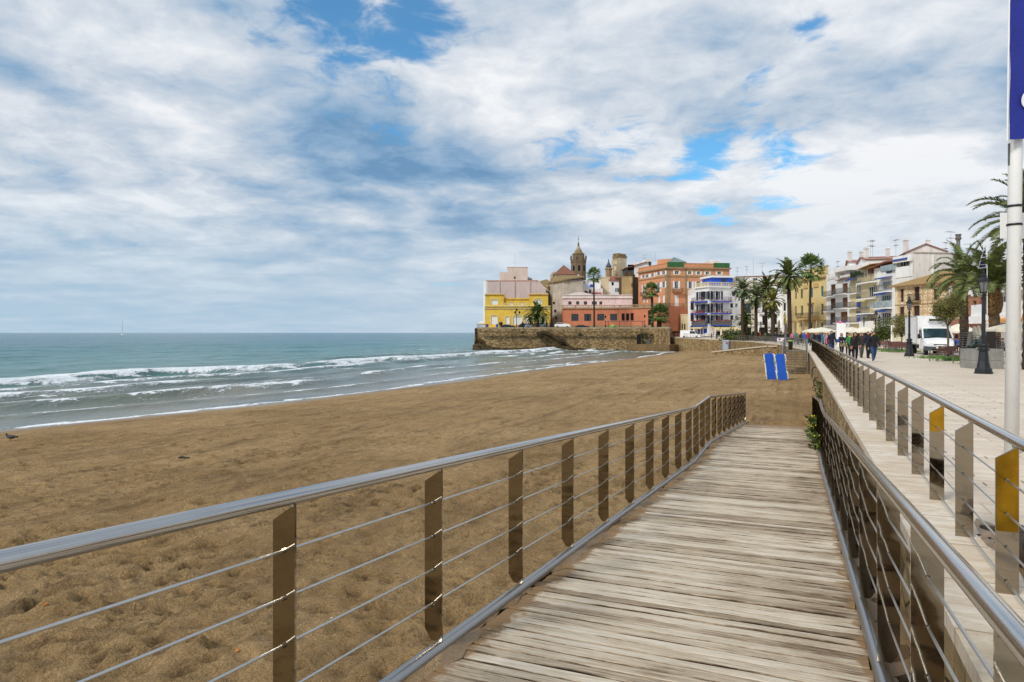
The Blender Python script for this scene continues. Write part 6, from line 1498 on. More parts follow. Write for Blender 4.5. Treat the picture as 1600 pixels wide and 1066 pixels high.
CHF = M('dark_wicker',(44,38,34),.7,0,.25,12,.3,60); CHG = M('grey_aluminium_chair',(130,128,124),.35,.7,.15,8)
def make_chair(label, loc, rz, mat, grp):
    t = thing('terrace_chair', label, 'chair', loc, rz, grp)
    MB().bbox(-.22,.22,-.22,.22,.43,.46,.01).build('seat', mat, t); mt = Matrix.Translation((0,.22,.46)) @ Matrix.Rotation(R(-12),4,'X')
    MB().bbox(-.22,.22,-.012,.018,.02,.42,.008,0,mt).build('backrest', mat, t)
    for sx in (-1,1):
        for sy in (-1,1): MB().tube([(sx*.2,sy*.2,.44),(sx*.23,sy*.23,0)], .014, 6).build('leg', CHG, t)
        MB().tube([(sx*.22,-.2,.44),(sx*.25,-.2,.66),(sx*.25,.22,.68)], .014, 6).build('armrest', CHG, t)
    return t
g1 = 'stacked terrace chairs'; ch0 = None
for n_, (px, d, k, mat, lb) in enumerate(((1514,37,9,CHF,'dark wicker chair in the tall stack left of the granite block'),(1522,35.5,8,CHG,'grey metal chair in the leaning stack just behind the granite block'),(1551,36,8,CHF,'dark wicker chair in the stack at the right behind the granite block'))):
    x, y = P2(px,d)
    for j in range(k):
        if j == 0: c0 = make_chair(lb, (x,y,0), .4+n_*.9, mat, g1+('','',' at right')[n_] if n_ else 'stack of dark chairs'); cur = c0
        else: dup(c0, (x+.022*j*(1 if n_ == 1 else .2), y, .125*j), None, lb)

# parasols
def parasol(label, px, d, ztop, zedge, r, col=CANV, n=8, square=False):
    t = thing('parasol', label, 'parasol', (*P2(px,d),0), .3); nn = 4 if square else n
    mb = MB(); seg = 6; vs = []
    for i in range(nn*seg):
        a = 6.2832*i/(nn*seg); k = i % seg; rr_ = r*(math.cos(math.pi/nn)/math.cos(((k/seg)-.5)*2*math.pi/nn)) 
        for f in (1., .5): vs.append((rr_*f*math.cos(a), rr_*f*math.sin(a), zedge+(ztop-zedge)*(1-f)*(1.08 if f < 1 else 1)-(.05*math.sin(math.pi*k/seg) if f == 1 else .03*math.sin(math.pi*k/seg))))
    N_ = nn*seg; vs.append((0,0,ztop)); fs = [(2*i,2*((i+1)%N_),2*((i+1)%N_)+1,2*i+1) for i in range(N_)]+[(2*i+1,2*((i+1)%N_)+1,2*N_) for i in range(N_)]
    mb.add(vs, fs); mb.add([v for v in vs[0:2*N_:2]]+[(v[0],v[1],v[2]-.16) for v in vs[0:2*N_:2]], [(i,(i+1)%N_,(i+1)%N_+N_,i+N_) for i in range(N_)]); mb.build('canopy', col, t)
    MB().tube([(0,0,.05),(0,0,ztop+.05)], .03, 8).build('pole', M('pole_wood',(120,92,64),.6), t); MB().bbox(-.3,.3,-.3,.3,0,.1,.02).build('foot', GREYST, t)
    mb = MB()
    for i in range(nn): a = 6.2832*i/nn; mb.bar((0,0,ztop-.08),(r*.97*math.cos(a),r*.97*math.sin(a),zedge+.0),.025)
    mb.build('ribs', M('pole_wood',(120,92,64),.6), t); return t
for px, d, zt_, ze_, r_, lb in ((1284,95,2.45,1.9,2.3,'flat cream parasol left of the advertising pillar'),(1331,97,2.5,1.95,1.7,'cream parasol just right of the advertising pillar'),(1351,84,2.45,1.85,1.7,'cream parasol below the lamp, above the walking group'),(1270,108,2.4,1.9,1.6,'far cream parasol at the left end of the parasol row'),(1503,62,2.5,1.85,1.15,'cream parasol right of the truck beside the shaggy palm'),(1497,70,2.6,2.0,1.3,'cream parasol farther behind, right of the truck'),(1592,36,2.3,1.9,1.5,'white parasol beside the banner pole at the right edge')): parasol(lb, px, d, zt_, ze_, r_)
def closed_parasol(label, px, d, h, col, zb=.6):
    t = thing('closed_parasol', label, 'parasol', (*P2(px,d),0)); MB().lathe([(.30,zb),(.26,zb+.3),(.19,h*.75),(.10,h-.1),(.02,h)], 10).build('canopy', col, t, smooth=True); MB().tube([(0,0,0),(0,0,h+.05)], .03, 6).build('pole', IRON, t); return t
for px, d, h, col, lb in ((1522.8,52,2.2,CANV,'left white folded parasol of the pair behind the chair stacks'),(1529,52,2.25,CANV,'right white folded parasol of the pair behind the chair stacks'),(1546.5,50,2.3,CANV,'white folded parasol left of the pineapple palm trunk'),(1242.5,132,4.,CANVG,'leftmost taupe folded parasol before the yellow mansion'),(1255,130,4.,CANVG,'taupe folded parasol just right of the mansion lamp'),(1264,129,4.,CANVG,'taupe folded parasol beside the slim fan palm'),(1276,128,4.,CANVG,'rightmost taupe folded parasol before the yellow mansion'),(1217.5,136,4.2,CANVG,'taupe folded parasol under the yellowish palm'),(1228.5,134,4.2,CANVG,'taupe folded parasol beside the tallest palm trunk'),(1117.6,160,2.6,CANV,'left white folded parasol under the cream shop awning'),(1127,160,2.6,CANV,'right white folded parasol under the cream shop awning')): closed_parasol(lb, px, d, h, col, h*.25)

# advertising pillar with a splash of colour on top, framed white board, round sign
x, y = P2(1314.5,82); t = thing('advertising_pillar', 'white advertising pillar with pink, purple and orange paint splash along its top', 'pillar', (x,y,0), -.35); w_ = .5; h = Z(502,82)
MB().bbox(-w_,w_,-.15,.15,0,h,.02).build('panel', WHITE, t); rr = random.Random(12)
for nm, c, xs in (('pink_splash',(214,40,120),(-.42,.1)),('purple_splash',(84,50,150),(-.05,.45)),('orange_splash',(236,110,60),(.1,.45))):
    mb = MB()
    for k in range(9): cx_ = rr.uniform(*xs); cz_ = h-.02-abs(rr.gauss(0,.11)); r_ = rr.uniform(.05,.13); yy = -.155-.002*k-(.02 if nm[0] == 'o' else .04 if nm[1] == 'u' else 0); mb.add([(max(-w_,min(w_,cx_+r_*math.cos(q*.628))),yy,min(h,cz_+r_*math.sin(q*.628))) for q in range(10)], [tuple(range(10))])
    mb.build(nm, M(nm,c,.6), t)
x, y = P2(1404,64); t = thing('framed_board', 'big white framed notice board under the sparse tree left of the truck', 'board', (x,y,0), -.5); MB().bbox(-.62,.62,-.03,.03,.75,2.4,.02).build('frame', WHITE, t); MB().box(-.5,.5,-.04,-.031,.9,2.28).build('panel', M('cream_poster',(214,204,170),.6,0,.2,3), t); mb = MB(); [mb.box(sx-.04,sx+.04,-.04,.04,0,.75) for sx in (-.55,.55)]; mb.build('legs', GREYM, t)

# ---------------------------------------------------------------- white flagpole with blue banner
x0, y0 = P2(1580.8,9.5); t = thing('flagpole', 'tall white pole with chipped paint standing just behind the promenade railing', 'flagpole', (x0,y0,0))
top = ((1592.5-1580.8)/FPX*9.5, 0, 8.2); MB().tube([(0,0,0),(top[0]*.5,0,4.1),top], [.088,.083,.075], 24).build('pole', M('chipped_white_paint',(232,232,230),.4,0,.04,2,0,None,.5,.0), t, smooth=True)
mb = MB(); rr = random.Random(5)
for z_, a0, wd, hg in ((1.62,-1.9,.22,.14),(1.45,-1.7,.14,.06),(2.05,-1.15,.5,.62),(1.2,-1.0,.12,.12),(2.95,-1.3,.2,.1),(1.05,-2.3,.05,.03),(.75,-2.3,.03,.03)):
    mb = MB()
    for k in range(6):
        a = a0-wd/2+wd*k/6; jz = rr.uniform(-.02,.02); r_ = .0892-.0016*z_; ox = top[0]*z_/8.2; mb.add([(ox+r_*math.cos(a),r_*math.sin(a),z_-hg/2+jz),(ox+r_*math.cos(a+wd/6),r_*math.sin(a+wd/6),z_-hg/2+jz*.5),(ox+r_*math.cos(a+wd/6),r_*math.sin(a+wd/6),z_+hg/2-jz),(ox+r_*math.cos(a),r_*math.sin(a),z_+hg/2-jz)], [(0,1,2,3)])
    mb.build('paint_chip', M('worn_primer',(206,196,172),.8,0,.12,20), t)

for py in (322,351): z_ = Z(py,9.5); MB().lathe([(.094,z_-.018),(.097,z_),(.094,z_+.012)], 24, (top[0]*z_/8.2,0,0), 0, 0).build('black_strap', BLACK, t)
mb = MB(); z_ = Z(240,9.5); mb.box(-.097+top[0]*z_/8.2,-.078+top[0]*z_/8.2,-.012,.012,z_-.16,z_+.14); mb.build('bracket', GREYM, t)
zb = Z(222,9.5); bn = thing('blue_banner', 'royal blue vertical banner with a white disc hanging from the white pole', 'banner', (x0,y0,0)); mb = MB(); nx, nz = 12, 40; vs = []
for j in range(nz+1):
    z_ = zb+(8.1-zb)*j/nz; ox = top[0]*z_/8.2
    for i in range(nx+1): u = -.20+1.2*i/nx; vs.append((ox+u, -.135+.02*math.sin(u*5+z_*1.2)+.008*math.sin(z_*7+u*3), z_-.10*max(0,-u)*0+.06*u))
mb.add(vs, [(j*(nx+1)+i,j*(nx+1)+i+1,(j+1)*(nx+1)+i+1,(j+1)*(nx+1)+i) for j in range(nz) for i in range(nx)]); mb.build('cloth', M('royal_blue_cloth',(30,44,142),.8,0,.1,2,.25,9), bn, smooth=True)
zc = Z(163,9.5); ox = top[0]*zc/8.2; cxn = (1608-1580.8)/FPX*9.5-.10; MB().add([(cxn+.135*math.cos(q*.2618),-.172+.003*math.sin(q),zc+.135*math.sin(q*.2618)) for q in range(24)], [tuple(range(24))]).build('white_disc', WHITE, bn)
mb = MB(); mb.tube([(top[0]*zb/8.2-.207,-.13,zb-.02),(top[0]-.207,-.13,8.1)], .012, 6); mb.build('sleeve_edge', WHITE, bn)
x1, y1, z1 = W(1563,373,9.75); sg = thing('sign_panel', 'blank white metal sign panel strapped behind the white pole', 'sign', (x1,y1,z1)); MB().bbox(0,.62,-.008,.008,0,.37,.005).build('panel', WHITE, sg)
# feather flag among the palms
x, y = P2(1541,37.5); zt_ = Z(377,37.5); fl = thing('feather_flag', 'blue and white pointed feather flag rising among the palm crowns', 'flag', (x,y,0)); MB().tube([(.06,0,0),(.06,0,zt_-.4),(-.02,0,zt_)], .025, 6).build('pole', WHITE, fl)
z0 = Z(420,37.5); mb = MB(); mb.add([(-.46,0,z0),(.05,0,z0+.05),(.05,0,zt_-.45),(-.03,0,zt_)], [(0,1,2,3)]); mb.build('cloth', WHITE, fl); mb = MB(); mb.add([(-.40,-.012,z0+.06),(-.03,-.012,z0+.10),(-.03,-.012,zt_-.5),(-.06,-.012,zt_-.28)], [(0,1,2,3)]); mb.build('blue_field', M('navy_cloth',(30,40,104),.8), fl)
mb = MB(); rr = random.Random(6)
for k in range(5):
    zz_ = z0+.2+k*.2
    for q in range(4-k//2): xx = -.32+.03*k+q*.075; mb.box(xx,xx+.045,-.022,-.016,zz_,zz_+.05)
mb.build('white_marks', WHITE, fl)
# yellow beach flag
x, y = P2(1226.5,63); fb = thing('beach_flag', 'yellow warning flag on a slim grey pole beside the beach steps', 'flag', (x,y,sand_z(x,y)-.1)); zz_ = sand_z(x,y)-.1; h = Z(488,63)-zz_; MB().tube([(0,0,0),(0,0,h)], .055, 8).build('pole', GREYM, fb)
mb = MB(); vs = []
for j in range(9):
    for i in range(5): vs.append((-.05+.02*math.sin(j)-.0+(i/4)*(.22-.10*j/8*0)+.05*math.sin(i*1.4+j*.5)-.08, .05*math.sin(i*2+j*.6), h-.1-j*.125-.12*(i/4)*(1-j/8)))
mb.add(vs, [(j*5+i,j*5+i+1,(j+1)*5+i+1,(j+1)*5+i) for j in range(8) for i in range(4)]); mb.build('cloth', M('bright_yellow_cloth',(240,210,10),.8,0,.08,4), fb, smooth=True)
# ---------------------------------------------------------------- beach end: steps, access ramp, far railing
st = thing('beach_steps', 'grey wooden beach steps with open treads and railings at the end of the sea wall', 'steps', (0,0,0), -HEAD)
DW = M('grey_timber',(112,98,80),.9,0,.2,5,.3)
tL, tR, s0, s1 = -1.25, .68, 61.5, 66.; zb = -1.72; n_ = 9; mb = MB()
for k in range(n_): f = k/(n_-1); s_ = s0+(s1-s0)*f*.62; z_ = zb+.1+(0.05-zb-.1)*f; mb.bbox(tL,tR,s_,s_+.36,z_-.06,z_,.008)
mb.bbox(tL,tR,s0+(s1-s0)*.62+.37,s1+3.5,-.02,.05,.008); mb.build('treads', DW, st)
for t_ in (tL+.04,(tL+tR)/2,tR-.04): MB().bar((t_,s0-.1,zb-.1),(t_,s0+(s1-s0)*.62+.2,-.06),.07,.16).build('stringer', DW, st)
for t_ in (tL,tR):
    mb = MB(); zr = 1.0
    for s_, zz_ in ((s0,zb),(s0+(s1-s0)*.62,.05),(s1+3.5,.05)): mb.bar((t_,s_,zz_-.15),(t_,s_,zz_+zr),.09)
    for q in (1.,.66,.33): mb.bar((t_,s0,zb+q),(t_,s0+(s1-s0)*.62,.05+q),.045); mb.bar((t_,s0+(s1-s0)*.62,.05+q),(t_,s1+3.5,.05+q),.045)
    mb.build('railing', STEEL, st)
x, y = P2(1235.2,65.5); b = thing('litter_bin', 'black litter bin with a lime green bag rim at the top of the beach steps', 'bin', (x,y,.052)); MB().lathe([(.18,0),(.19,.05),(.215,.8)], 16).build('body', BLACK, b, smooth=False); MB().lathe([(.215,.802),(.235,.81),(.24,.86),(.21,.88)], 16).build('bag_rim', M('lime_bag',(170,220,40),.5), b)

rw = thing('beach_access_ramp', 'stone beach access ramp with sloping pale coping in front of the far sea wall', 'ramp', (0,0,0)); mbw, mbc, mbs = MB(), MB(), MB()
pl = [(1113,117,549.5),(1140,112,546.3),(1170,106,543.2),(1200,99,540.2),(1226,98.5,540.6)]
for (p0,d0,y0_),(p1,d1,y1_) in zip(pl[:-1],pl[1:]):
    a, b_ = W(p0,y0_,d0), W(p1,y1_,d1); mbw.add([(a[0],a[1],-3),(b_[0],b_[1],-3),(b_[0],b_[1],b_[2]-.18),(a[0],a[1],a[2]-.18)], [(0,1,2,3)])
    n = Vector((-(b_[1]-a[1]), b_[0]-a[0])).normalized(); n = -n if n.y < 0 else n; o = lambda p, w, dz: (p[0]+n.x*w, p[1]+n.y*w, p[2]+dz)
    mbc.add([o(a,-.12,-.18),o(b_,-.12,-.18),o(b_,-.12,0),o(a,-.12,0),o(b_,.4,0),o(a,.4,0),o(b_,.4,-.6),o(a,.4,-.6)], [(0,1,2,3),(3,2,4,5),(5,4,6,7)]); mbs.add([o(a,.4,-.55),o(b_,.4,-.55),o(b_,3.6,-.5),o(a,3.6,-.5)], [(0,1,2,3)])
mbw.build('wall_face', RUBBLE, rw); mbc.build('coping', COPING, rw); mbs.build('ramp_surface', PAVING, rw)

fr = thing('promenade_fence', 'plain grey post-and-rail fence along the curved far edge of the promenade', 'fence', (0,0,0), -HEAD); pts = [(t_+.14, s_, RISE(s_)) for t_, s_ in edge_pts(-.25,-60,176) if 72 <= s_ <= 174]; fine = []
for a, b_ in zip(pts[:-1], pts[1:]):
    for k in range(2): fine.append(tuple(a[i]+(b_[i]-a[i])*k/2 for i in range(3)))
for p in fine: MB().bar((p[0],p[1],p[2]),(p[0],p[1],p[2]+1.05),.06).build('post', BENCHM, fr)
for h in (.35,.7,1.05): MB().tube([(p[0],p[1],p[2]+h) for p in fine], .032, 6).build('rail', BENCHM, fr)
# end rail of the near promenade, turning the corner above the steps
x, y = P2(1134.8,118); tz = Z(546,118); tl = thing('portable_toilet', 'grey portable toilet cabin with a red and white label by the far sea wall', 'toilet cabin', (x,y,tz), -.55)
PT = M('grey_cabin',(112,122,132),.6,0,.06,2); PTL = M('light_grey_cabin',(158,166,172),.6,0,.06,2)
h = Z(531.5,118)-tz; MB().bbox(-.62,.62,-.6,.6,-1.2,h-.22,.03).build('body', PT, tl); mb = MB(); mb.add([(-.66,-.64,h-.22),(.66,-.64,h-.22),(.66,.64,h-.22),(-.66,.64,h-.22),(-.5,-.3,h),(.5,-.3,h),(.5,.3,h),(-.5,.3,h)], [(0,1,5,4),(1,2,6,5),(2,3,7,6),(3,0,4,7),(4,5,6,7)]); mb.build('roof', PTL, tl); MB().bbox(-.42,.42,-.64,-.61,-.05,h-.3,.01).build('door', PTL, tl); MB().box(.05,.4,-.66,-.645,h-.62,h-.42).box(.05,.4,-.664,-.661,h-.66,h-.56).build('label_plate', [REDFL], tl)

# two sun loungers stood on end
LW = M('white_plastic',(228,226,220),.5,0,.05,2); LB = M('blue_sling',(28,92,200),.75,0,.10,3,.15,40)
def make_lounger(label, loc, rz, tilt):
    t = thing('sun_lounger', label, 'sun lounger', loc, rz); t.rotation_euler = (R(-7), tilt, rz); mb = MB()
    def outline(z0, z1, w0, w1, r=.12, n=6):
        pts = []
        for cx_, cz_, a0, w_ in ((w0-r,z0+r,-90,w0),(w1-r,z1-r,0,w1),(-w1+r,z1-r,90,w1),(-w0+r,z0+r,180,w0)):
            for k in range(n+1): a = R(a0+90*k/n); pts.append((cx_+r*math.cos(a), cz_+r*math.sin(a)))
        return pts
    def slab(mb, pts, y0, y1): n_ = len(pts); mb.add([(p[0],y0,p[1]) for p in pts]+[(p[0],y1,p[1]) for p in pts], [tuple(range(n_-1,-1,-1)), tuple(range(n_,2*n_))]+[(i,(i+1)%n_,(i+1)%n_+n_,i+n_) for i in range(n_)])
    mb = MB()
    for sx in (-1,1): mb.bbox(min(sx*.28,sx*.36),max(sx*.28,sx*.36),-.05,.05,.03,1.86,.015)
    for z_ in (.05,.92,1.80): mb.bbox(-.279,.279,-.04,.03,z_-.04,z_+.04,.01)
    mb.build('frame', LW, t)
    mb = MB(); slab(mb, outline(.02,.62,.32,.32,.10), -.085,-.055); mb.build('seat_panel', LB, t); mb = MB(); slab(mb, outline(.60,1.28,.31,.31,.03), -.082,-.052); mb.build('middle_panel', LB, t); mb = MB(); slab(mb, outline(1.27,1.92,.31,.31,.13), -.085,-.055); mb.build('back_panel', LB, t)
    for sx in (-1,1):
        for z0, z1 in ((.03,.62),(1.28,1.86)):
            mb = MB(); mb.tube([(sx*.335,-.03,z0),(sx*.385,-.10,z0+.08),(sx*.40,-.11,(z0+z1)/2),(sx*.385,-.10,z1-.08),(sx*.335,-.03,z1)], [.035,.045,.04,.045,.035], 8); mb.build('armrest', LW, t, smooth=True)
        MB().tube([(sx*.3,.04,.35),(sx*.3,.34,.30)], .028, 8).build('leg', LW, t); MB().tube([(sx*.3,.04,1.45),(sx*.3,.34,1.42)], .028, 8).build('leg', LW, t)
    return t
x, y = P2(1205.5,49.5); make_lounger('left one of two blue sun loungers stood upright on the sand', (x,y,sand_z(x,y)-.02), R(6), R(-4)); x, y = P2(1223,49.2); make_lounger('right one of two blue sun loungers stood upright on the sand', (x,y,sand_z(x,y)-.02), R(-2), R(-4.5))
# bent iron hooks on the sea wall
for k, s_ in enumerate((38.,42.)):
    x, y = ST(edge_t(s_)-.47, s_); hk = thing('mooring_hook', ('lower bent dark iron hook fixed to the sea wall','upper bent dark iron hook fixed to the sea wall')[k], 'hook', (x,y,-.75+.35*k)); MB().tube([(.1,0,.15),(-.12,0,.12),(-.22,-.05,-.05),(-.2,-.1,-.25),(-.3,-.1,-.38)], .03, 7).build('hook', IRON, hk, smooth=True)

# ---------------------------------------------------------------- vehicles
def wheel(mb_t, mb_r, x, y, z, r, w):
    for sgn in (1,):
        n_ = 18; vs = []; 
        for xx, rr_ in ((x-w/2,r*.93),(x-w/2+.03,r),(x+w/2-.03,r),(x+w/2,r*.93)):
            for k in range(n_): a = 6.2832*k/n_; vs.append((xx, y+rr_*math.cos(a), z+rr_*math.sin(a)))
        mb_t.add(vs, [(i*n_+j,i*n_+(j+1)%n_,(i+1)*n_+(j+1)%n_,(i+1)*n_+j) for i in range(3) for j in range(n_)]+[tuple(range(n_)),tuple(range(3*n_,4*n_))])
        vs = []
        for xx in (x-w/2-.008, x+w/2+.008):
            b0 = len(vs)
            for rr_ in (r*.58, r*.2):
                for k in range(n_): a = 6.2832*k/n_; vs.append((xx+(0 if rr_ > r*.3 else (.02 if xx < x else -.02)), y+rr_*math.cos(a), z+rr_*math.sin(a)))
        mb_r.add(vs, [(j,(j+1)%n_,n_+(j+1)%n_,n_+j) for j in range(n_)]+[(2*n_+j,2*n_+(j+1)%n_,3*n_+(j+1)%n_,3*n_+j) for j in range(n_)]+[tuple(range(n_,2*n_)),tuple(range(3*n_,4*n_))])
HUB = M('wheel_hub',(150,150,150),.4,.6,.1,10); LENS = mat_glass('headlamp_lens',(190,196,200),.06); GREYP = M('grey_bumper_plastic',(74,76,80),.6,0,.08,6)
def loft(mb, secs, mi=0):
    "skin a list of sections (each a list of points)"
    n_ = len(secs[0]); vs = [p for s in secs for p in s]; mb.add(vs, [(i*n_+j,i*n_+j+1,(i+1)*n_+j+1,(i+1)*n_+j) for i in range(len(secs)-1) for j in range(n_-1)], mi)
x, y = P2(1458.5,52.3); tr = thing('box_truck', 'white box truck parked on the promenade with its cab facing the viewer', 'truck', (x,y,0), -HEAD+R(3))
# local: x across, -y is forward
mb = MB(); mb.bbox(-1.12,1.12,-.05,4.4,.78,2.98,.03); mb.build('cargo_box', TRUCKW, tr)
mb = MB()
for sx in (-1.123,1.097): 
    for z_ in (.80,2.90): mb.box(sx,sx+.026,-.03,4.38,z_,z_+.06)
for sx in (-1.124,1.088): mb.box(sx,sx+.036,-.072,-.02,.8,2.96)
mb.build('box_trim', M('aluminium_trim',(176,176,176),.4,.7,.06,5), tr)
MB().bbox(-.42,.62,-.36,-.075,2.55,2.82,.04).build('refrigeration_unit', WHITE, tr); MB().box(-.36,.56,-.37,-.362,2.58,2.72).build('unit_grille', DARK, tr)
# cab: sections from bumper line up and back, x half widths
def cabsec(y_, hw, z0, z1, crown=0.): return [(-hw,y_,z0),(-hw,y_+.0,z1-.08),(-hw+.06,y_-.0,z1),(-hw*.5,y_-.02,z1+crown),(0,y_-.03,z1+crown*1.3),(hw*.5,y_-.02,z1+crown),(hw-.06,y_,z1),(hw,y_,z1-.08),(hw,y_,z0)]
mb = MB(); secs = [cabsec(-2.06,.84,.55,.80,.0),cabsec(-2.02,.90,.50,1.02,.02),cabsec(-1.86,.95,.45,1.12,.03),cabsec(-1.45,.97,.45,1.27,.04)]
loft(mb, secs); mb.add(secs[0]+[(0,-2.12,.7)], [(i,i+1,9) for i in range(8)])
mb.build('bonnet', TRUCKW, tr, smooth=True)
mb = MB()   # body below and behind the windscreen
for sx in (-1,1):
    mb.add([(sx*.972,-1.44,.45),(sx*.985,-.12,.45),(sx*.985,-.12,1.30),(sx*.972,-1.44,1.24)], [(0,1,2,3)])
    mb.add([(sx*.985,-.12,1.30),(sx*.985,-.35,1.30),(sx*.90,-.42,2.02),(sx*.90,-.12,2.06)], [(0,1,2,3)])
    mb.bar((sx*.972,-1.42,1.25),(sx*.885,-.74,2.02),.09)
    mb.bar((sx*.885,-.75,2.02),(sx*.90,-.12,2.05),.09)
mb.add([(-.93,-.80,1.99),(.93,-.80,1.99),(.93,-.08,2.10),(-.93,-.08,2.10),(-.6,-.72,2.10),(.6,-.72,2.10),(.6,-.08,2.18),(-.6,-.08,2.18)], [(0,1,5,4),(4,5,6,7),(0,4,7,3),(1,2,6,5)]); mb.build('cab_shell', TRUCKW, tr)
mb = MB(); mb.add([(-.90,-1.43,1.30),(-.45,-1.50,1.31),(0,-1.52,1.315),(.45,-1.50,1.31),(.90,-1.43,1.30),(-.82,-.80,1.99),(-.41,-.85,2.0),(0,-.86,2.0),(.41,-.85,2.0),(.82,-.80,1.99)], [(0,1,6,5),(1,2,7,6),(2,3,8,7),(3,4,9,8)]); ws_ = mb.build('windscreen', SCREEN, tr, smooth=True)
mb = MB()
for sx in (-1,1): mb.add([(sx*.974,-1.30,1.27),(sx*.984,-.36,1.31),(sx*.905,-.42,1.98),(sx*.892,-.80,1.97)], [(0,1,2,3)])
mb.build('side_window', SCREEN, tr); MB().box(-.97,.97,-.35,-.1,.6,1.9).build('cab_interior', DARK, tr)
mb = MB(); mb.bar((-.72,-1.50,1.345),(-.12,-1.505,1.42),.025); mb.bar((.0,-1.55,1.335),(.62,-1.49,1.42),.025); mb.bbox(-.9,.9,-1.53,-1.42,1.265,1.30,.008); mb.build('wipers', BLACK, tr)
mb = MB(); mb.bbox(-.93,.93,-2.16,-1.95,.34,.66,.05); mb.bbox(-.97,-.80,-2.1,-1.5,.36,.68,.03); mb.bbox(.80,.97,-2.1,-1.5,.36,.68,.03); mb.build('bumper', GREYP, tr); MB().box(-.55,.55,-2.165,-2.161,.40,.50).build('lower_grille', DARK, tr)
MB().bbox(-.42,.42,-2.10,-2.04,.73,.83,.01).build('grille', DARK, tr); MB().box(-.26,.26,-2.172,-2.166,.52,.62).build('number_plate', WHITE, tr)
for sx in (-1,1):
    mb = MB(); mb.add([(sx*.50,-2.09,.72),(sx*.86,-2.03,.74),(sx*.93,-1.93,.98),(sx*.55,-2.065,.90)], [(0,1,2,3)]); mb.add([(sx*.86,-2.03,.74),(sx*.955,-1.86,.80),(sx*.957,-1.82,.98),(sx*.93,-1.93,.98)], [(0,1,2,3)]); mb.build('headlight', LENS, tr)
    MB().bbox(min(sx*.955,sx*.975),max(sx*.955,sx*.975),-1.62,-1.52,.98,1.04,.005).build('turn_signal', M('orange_lens',(220,110,30),.4), tr)
    mb = MB(); mb.bar((sx*.95,-1.28,1.34),(sx*1.18,-1.30,1.36),.05); mb.bbox(min(sx*1.13,sx*1.30),max(sx*1.13,sx*1.30),-1.36,-1.22,1.24,1.58,.03); mb.build('mirror', BLACK, tr)
MB().box(-.85,-.7,-1.465,-1.455,1.88,1.93).build('screen_sticker', M('green_sticker',(60,160,90),.6), ws_)
for wy in (-1.42,2.9):
    for sx in (-1,1): a, b_ = MB(), MB(); wheel(a, b_, sx*.80, wy, .33, .33, .22 if wy < 0 else .4); w_ = a.build('wheel', RUBBER, tr); b_.build('rim', HUB, w_)
mb = MB(); mb.bbox(-.45,-.35,-1.9,4.3,.5,.68,.01); mb.bbox(.35,.45,-1.9,4.3,.5,.68,.01); mb.bbox(-.9,-.5,.8,1.6,.45,.76,.02); mb.bbox(-.95,.95,.0,.1,.4,.77,.01); mb.bbox(-1.0,-.6,2.4,3.5,.62,.76,.02); mb.build('chassis', BLACK, tr)

def make_car(name, label, cat, loc, rz, L, Wd, Hh, mat, van=False):
    t = thing(name, label, cat, loc, rz); hw = Wd/2; mb = MB(); f = -L/2
    prof = [(-.5,.28),(-.5,.62),(-.36,.76),(-.20,.80),(-.06,1.),(.30,1.),(.44,.72),(.5,.66),(.5,.28)] if not van else [(-.5,.16),(-.5,.42),(-.33,.56),(-.18,.95),(-.14,1.),(.5,1.),(.5,.16)]
    n_ = len(prof); secs = []
    for sx, k in ((-1,.90),(-1,1.),(1,1.),(1,.90)): secs.append([(sx*hw*(k if z_ > .7 else 1.)*(1. if k == 1 else 1.), y_*L*(.99 if k < 1 else 1), z_*Hh) for y_, z_ in prof])
    a = [(-hw*(1 if z_ < .85 else .86), y_*L, z_*Hh) for y_, z_ in prof]; b_ = [(-p[0],p[1],p[2]) for p in a]
    mb.add(a+b_, [tuple(range(n_)), tuple(range(2*n_-1,n_-1,-1))]+[(i,(i+1)%n_,(i+1)%n_+n_,i+n_) for i in range(n_)]); mb.build('body', mat, t); mb = MB()
    win = [(-.17,.80),(-.05,.97),(.29,.97),(.40,.76)] if not van else [(-.29,.62),(-.17,.93),(.02,.93),(.02,.62)]
    for sx in (-1,1): mb.add([(sx*(hw*(1 if z_ < .85 else .87)+.012), y_*L, z_*Hh) for y_, z_ in win], [(0,1,2,3)])
    wsd = ((-.20,.81),(-.065,.985)) if not van else ((-.325,.585),(-.185,.93)); mb.add([(sx*hw*.84, y_*L-.012, z_*Hh+.008) for (y_,z_) in wsd for sx in (-1,1)], [(0,1,3,2)]); mb.build('glass', GLASS, t)
    for sx in (-1,1):
        for wy in (-.31,.31): a, b_ = MB(), MB(); wheel(a, b_, sx*(hw-.08), wy*L, .31, .31, .2); w_ = a.build('wheel', RUBBER, t); b_.build('rim', HUB, w_)
        MB().bbox(min(sx*hw*.55,sx*hw*.92),max(sx*hw*.55,sx*hw*.92),-L/2-.02,-L/2+.03,Hh*(.5 if not van else .34),Hh*(.58 if not van else .41),.005).build('headlight', LENS, t)
    return t
SILV = M('silver_paint',(168,176,184),.3,.3,.05,2); DKB = M('dark_car_paint',(40,48,62),.3,.2,.05,2)
make_car('parked_van', 'white delivery van parked below the blue balcony house', 'van', (*P2(1080,166),.28), R(62), 4.9, 1.9, 1.95, WHITE, True)
make_car('parked_car', 'white estate car parked at the right of the headland terrace stair', 'car', (*P2(879,183),TERZ-.2), R(82), 4.2, 1.75, 1.5, WHITE)
make_car('parked_car', 'silver grey car half hidden by the squat palm on the headland', 'car', (*P2(846.5,184),TERZ-.25), R(86), 4.0, 1.7, 1.45, SILV)
make_car('parked_car', 'pale silver car between the lamp and the squat palm on the headland', 'car', (*P2(831,184.5),TERZ-.3), R(94), 3.9, 1.7, 1.45, SILV)
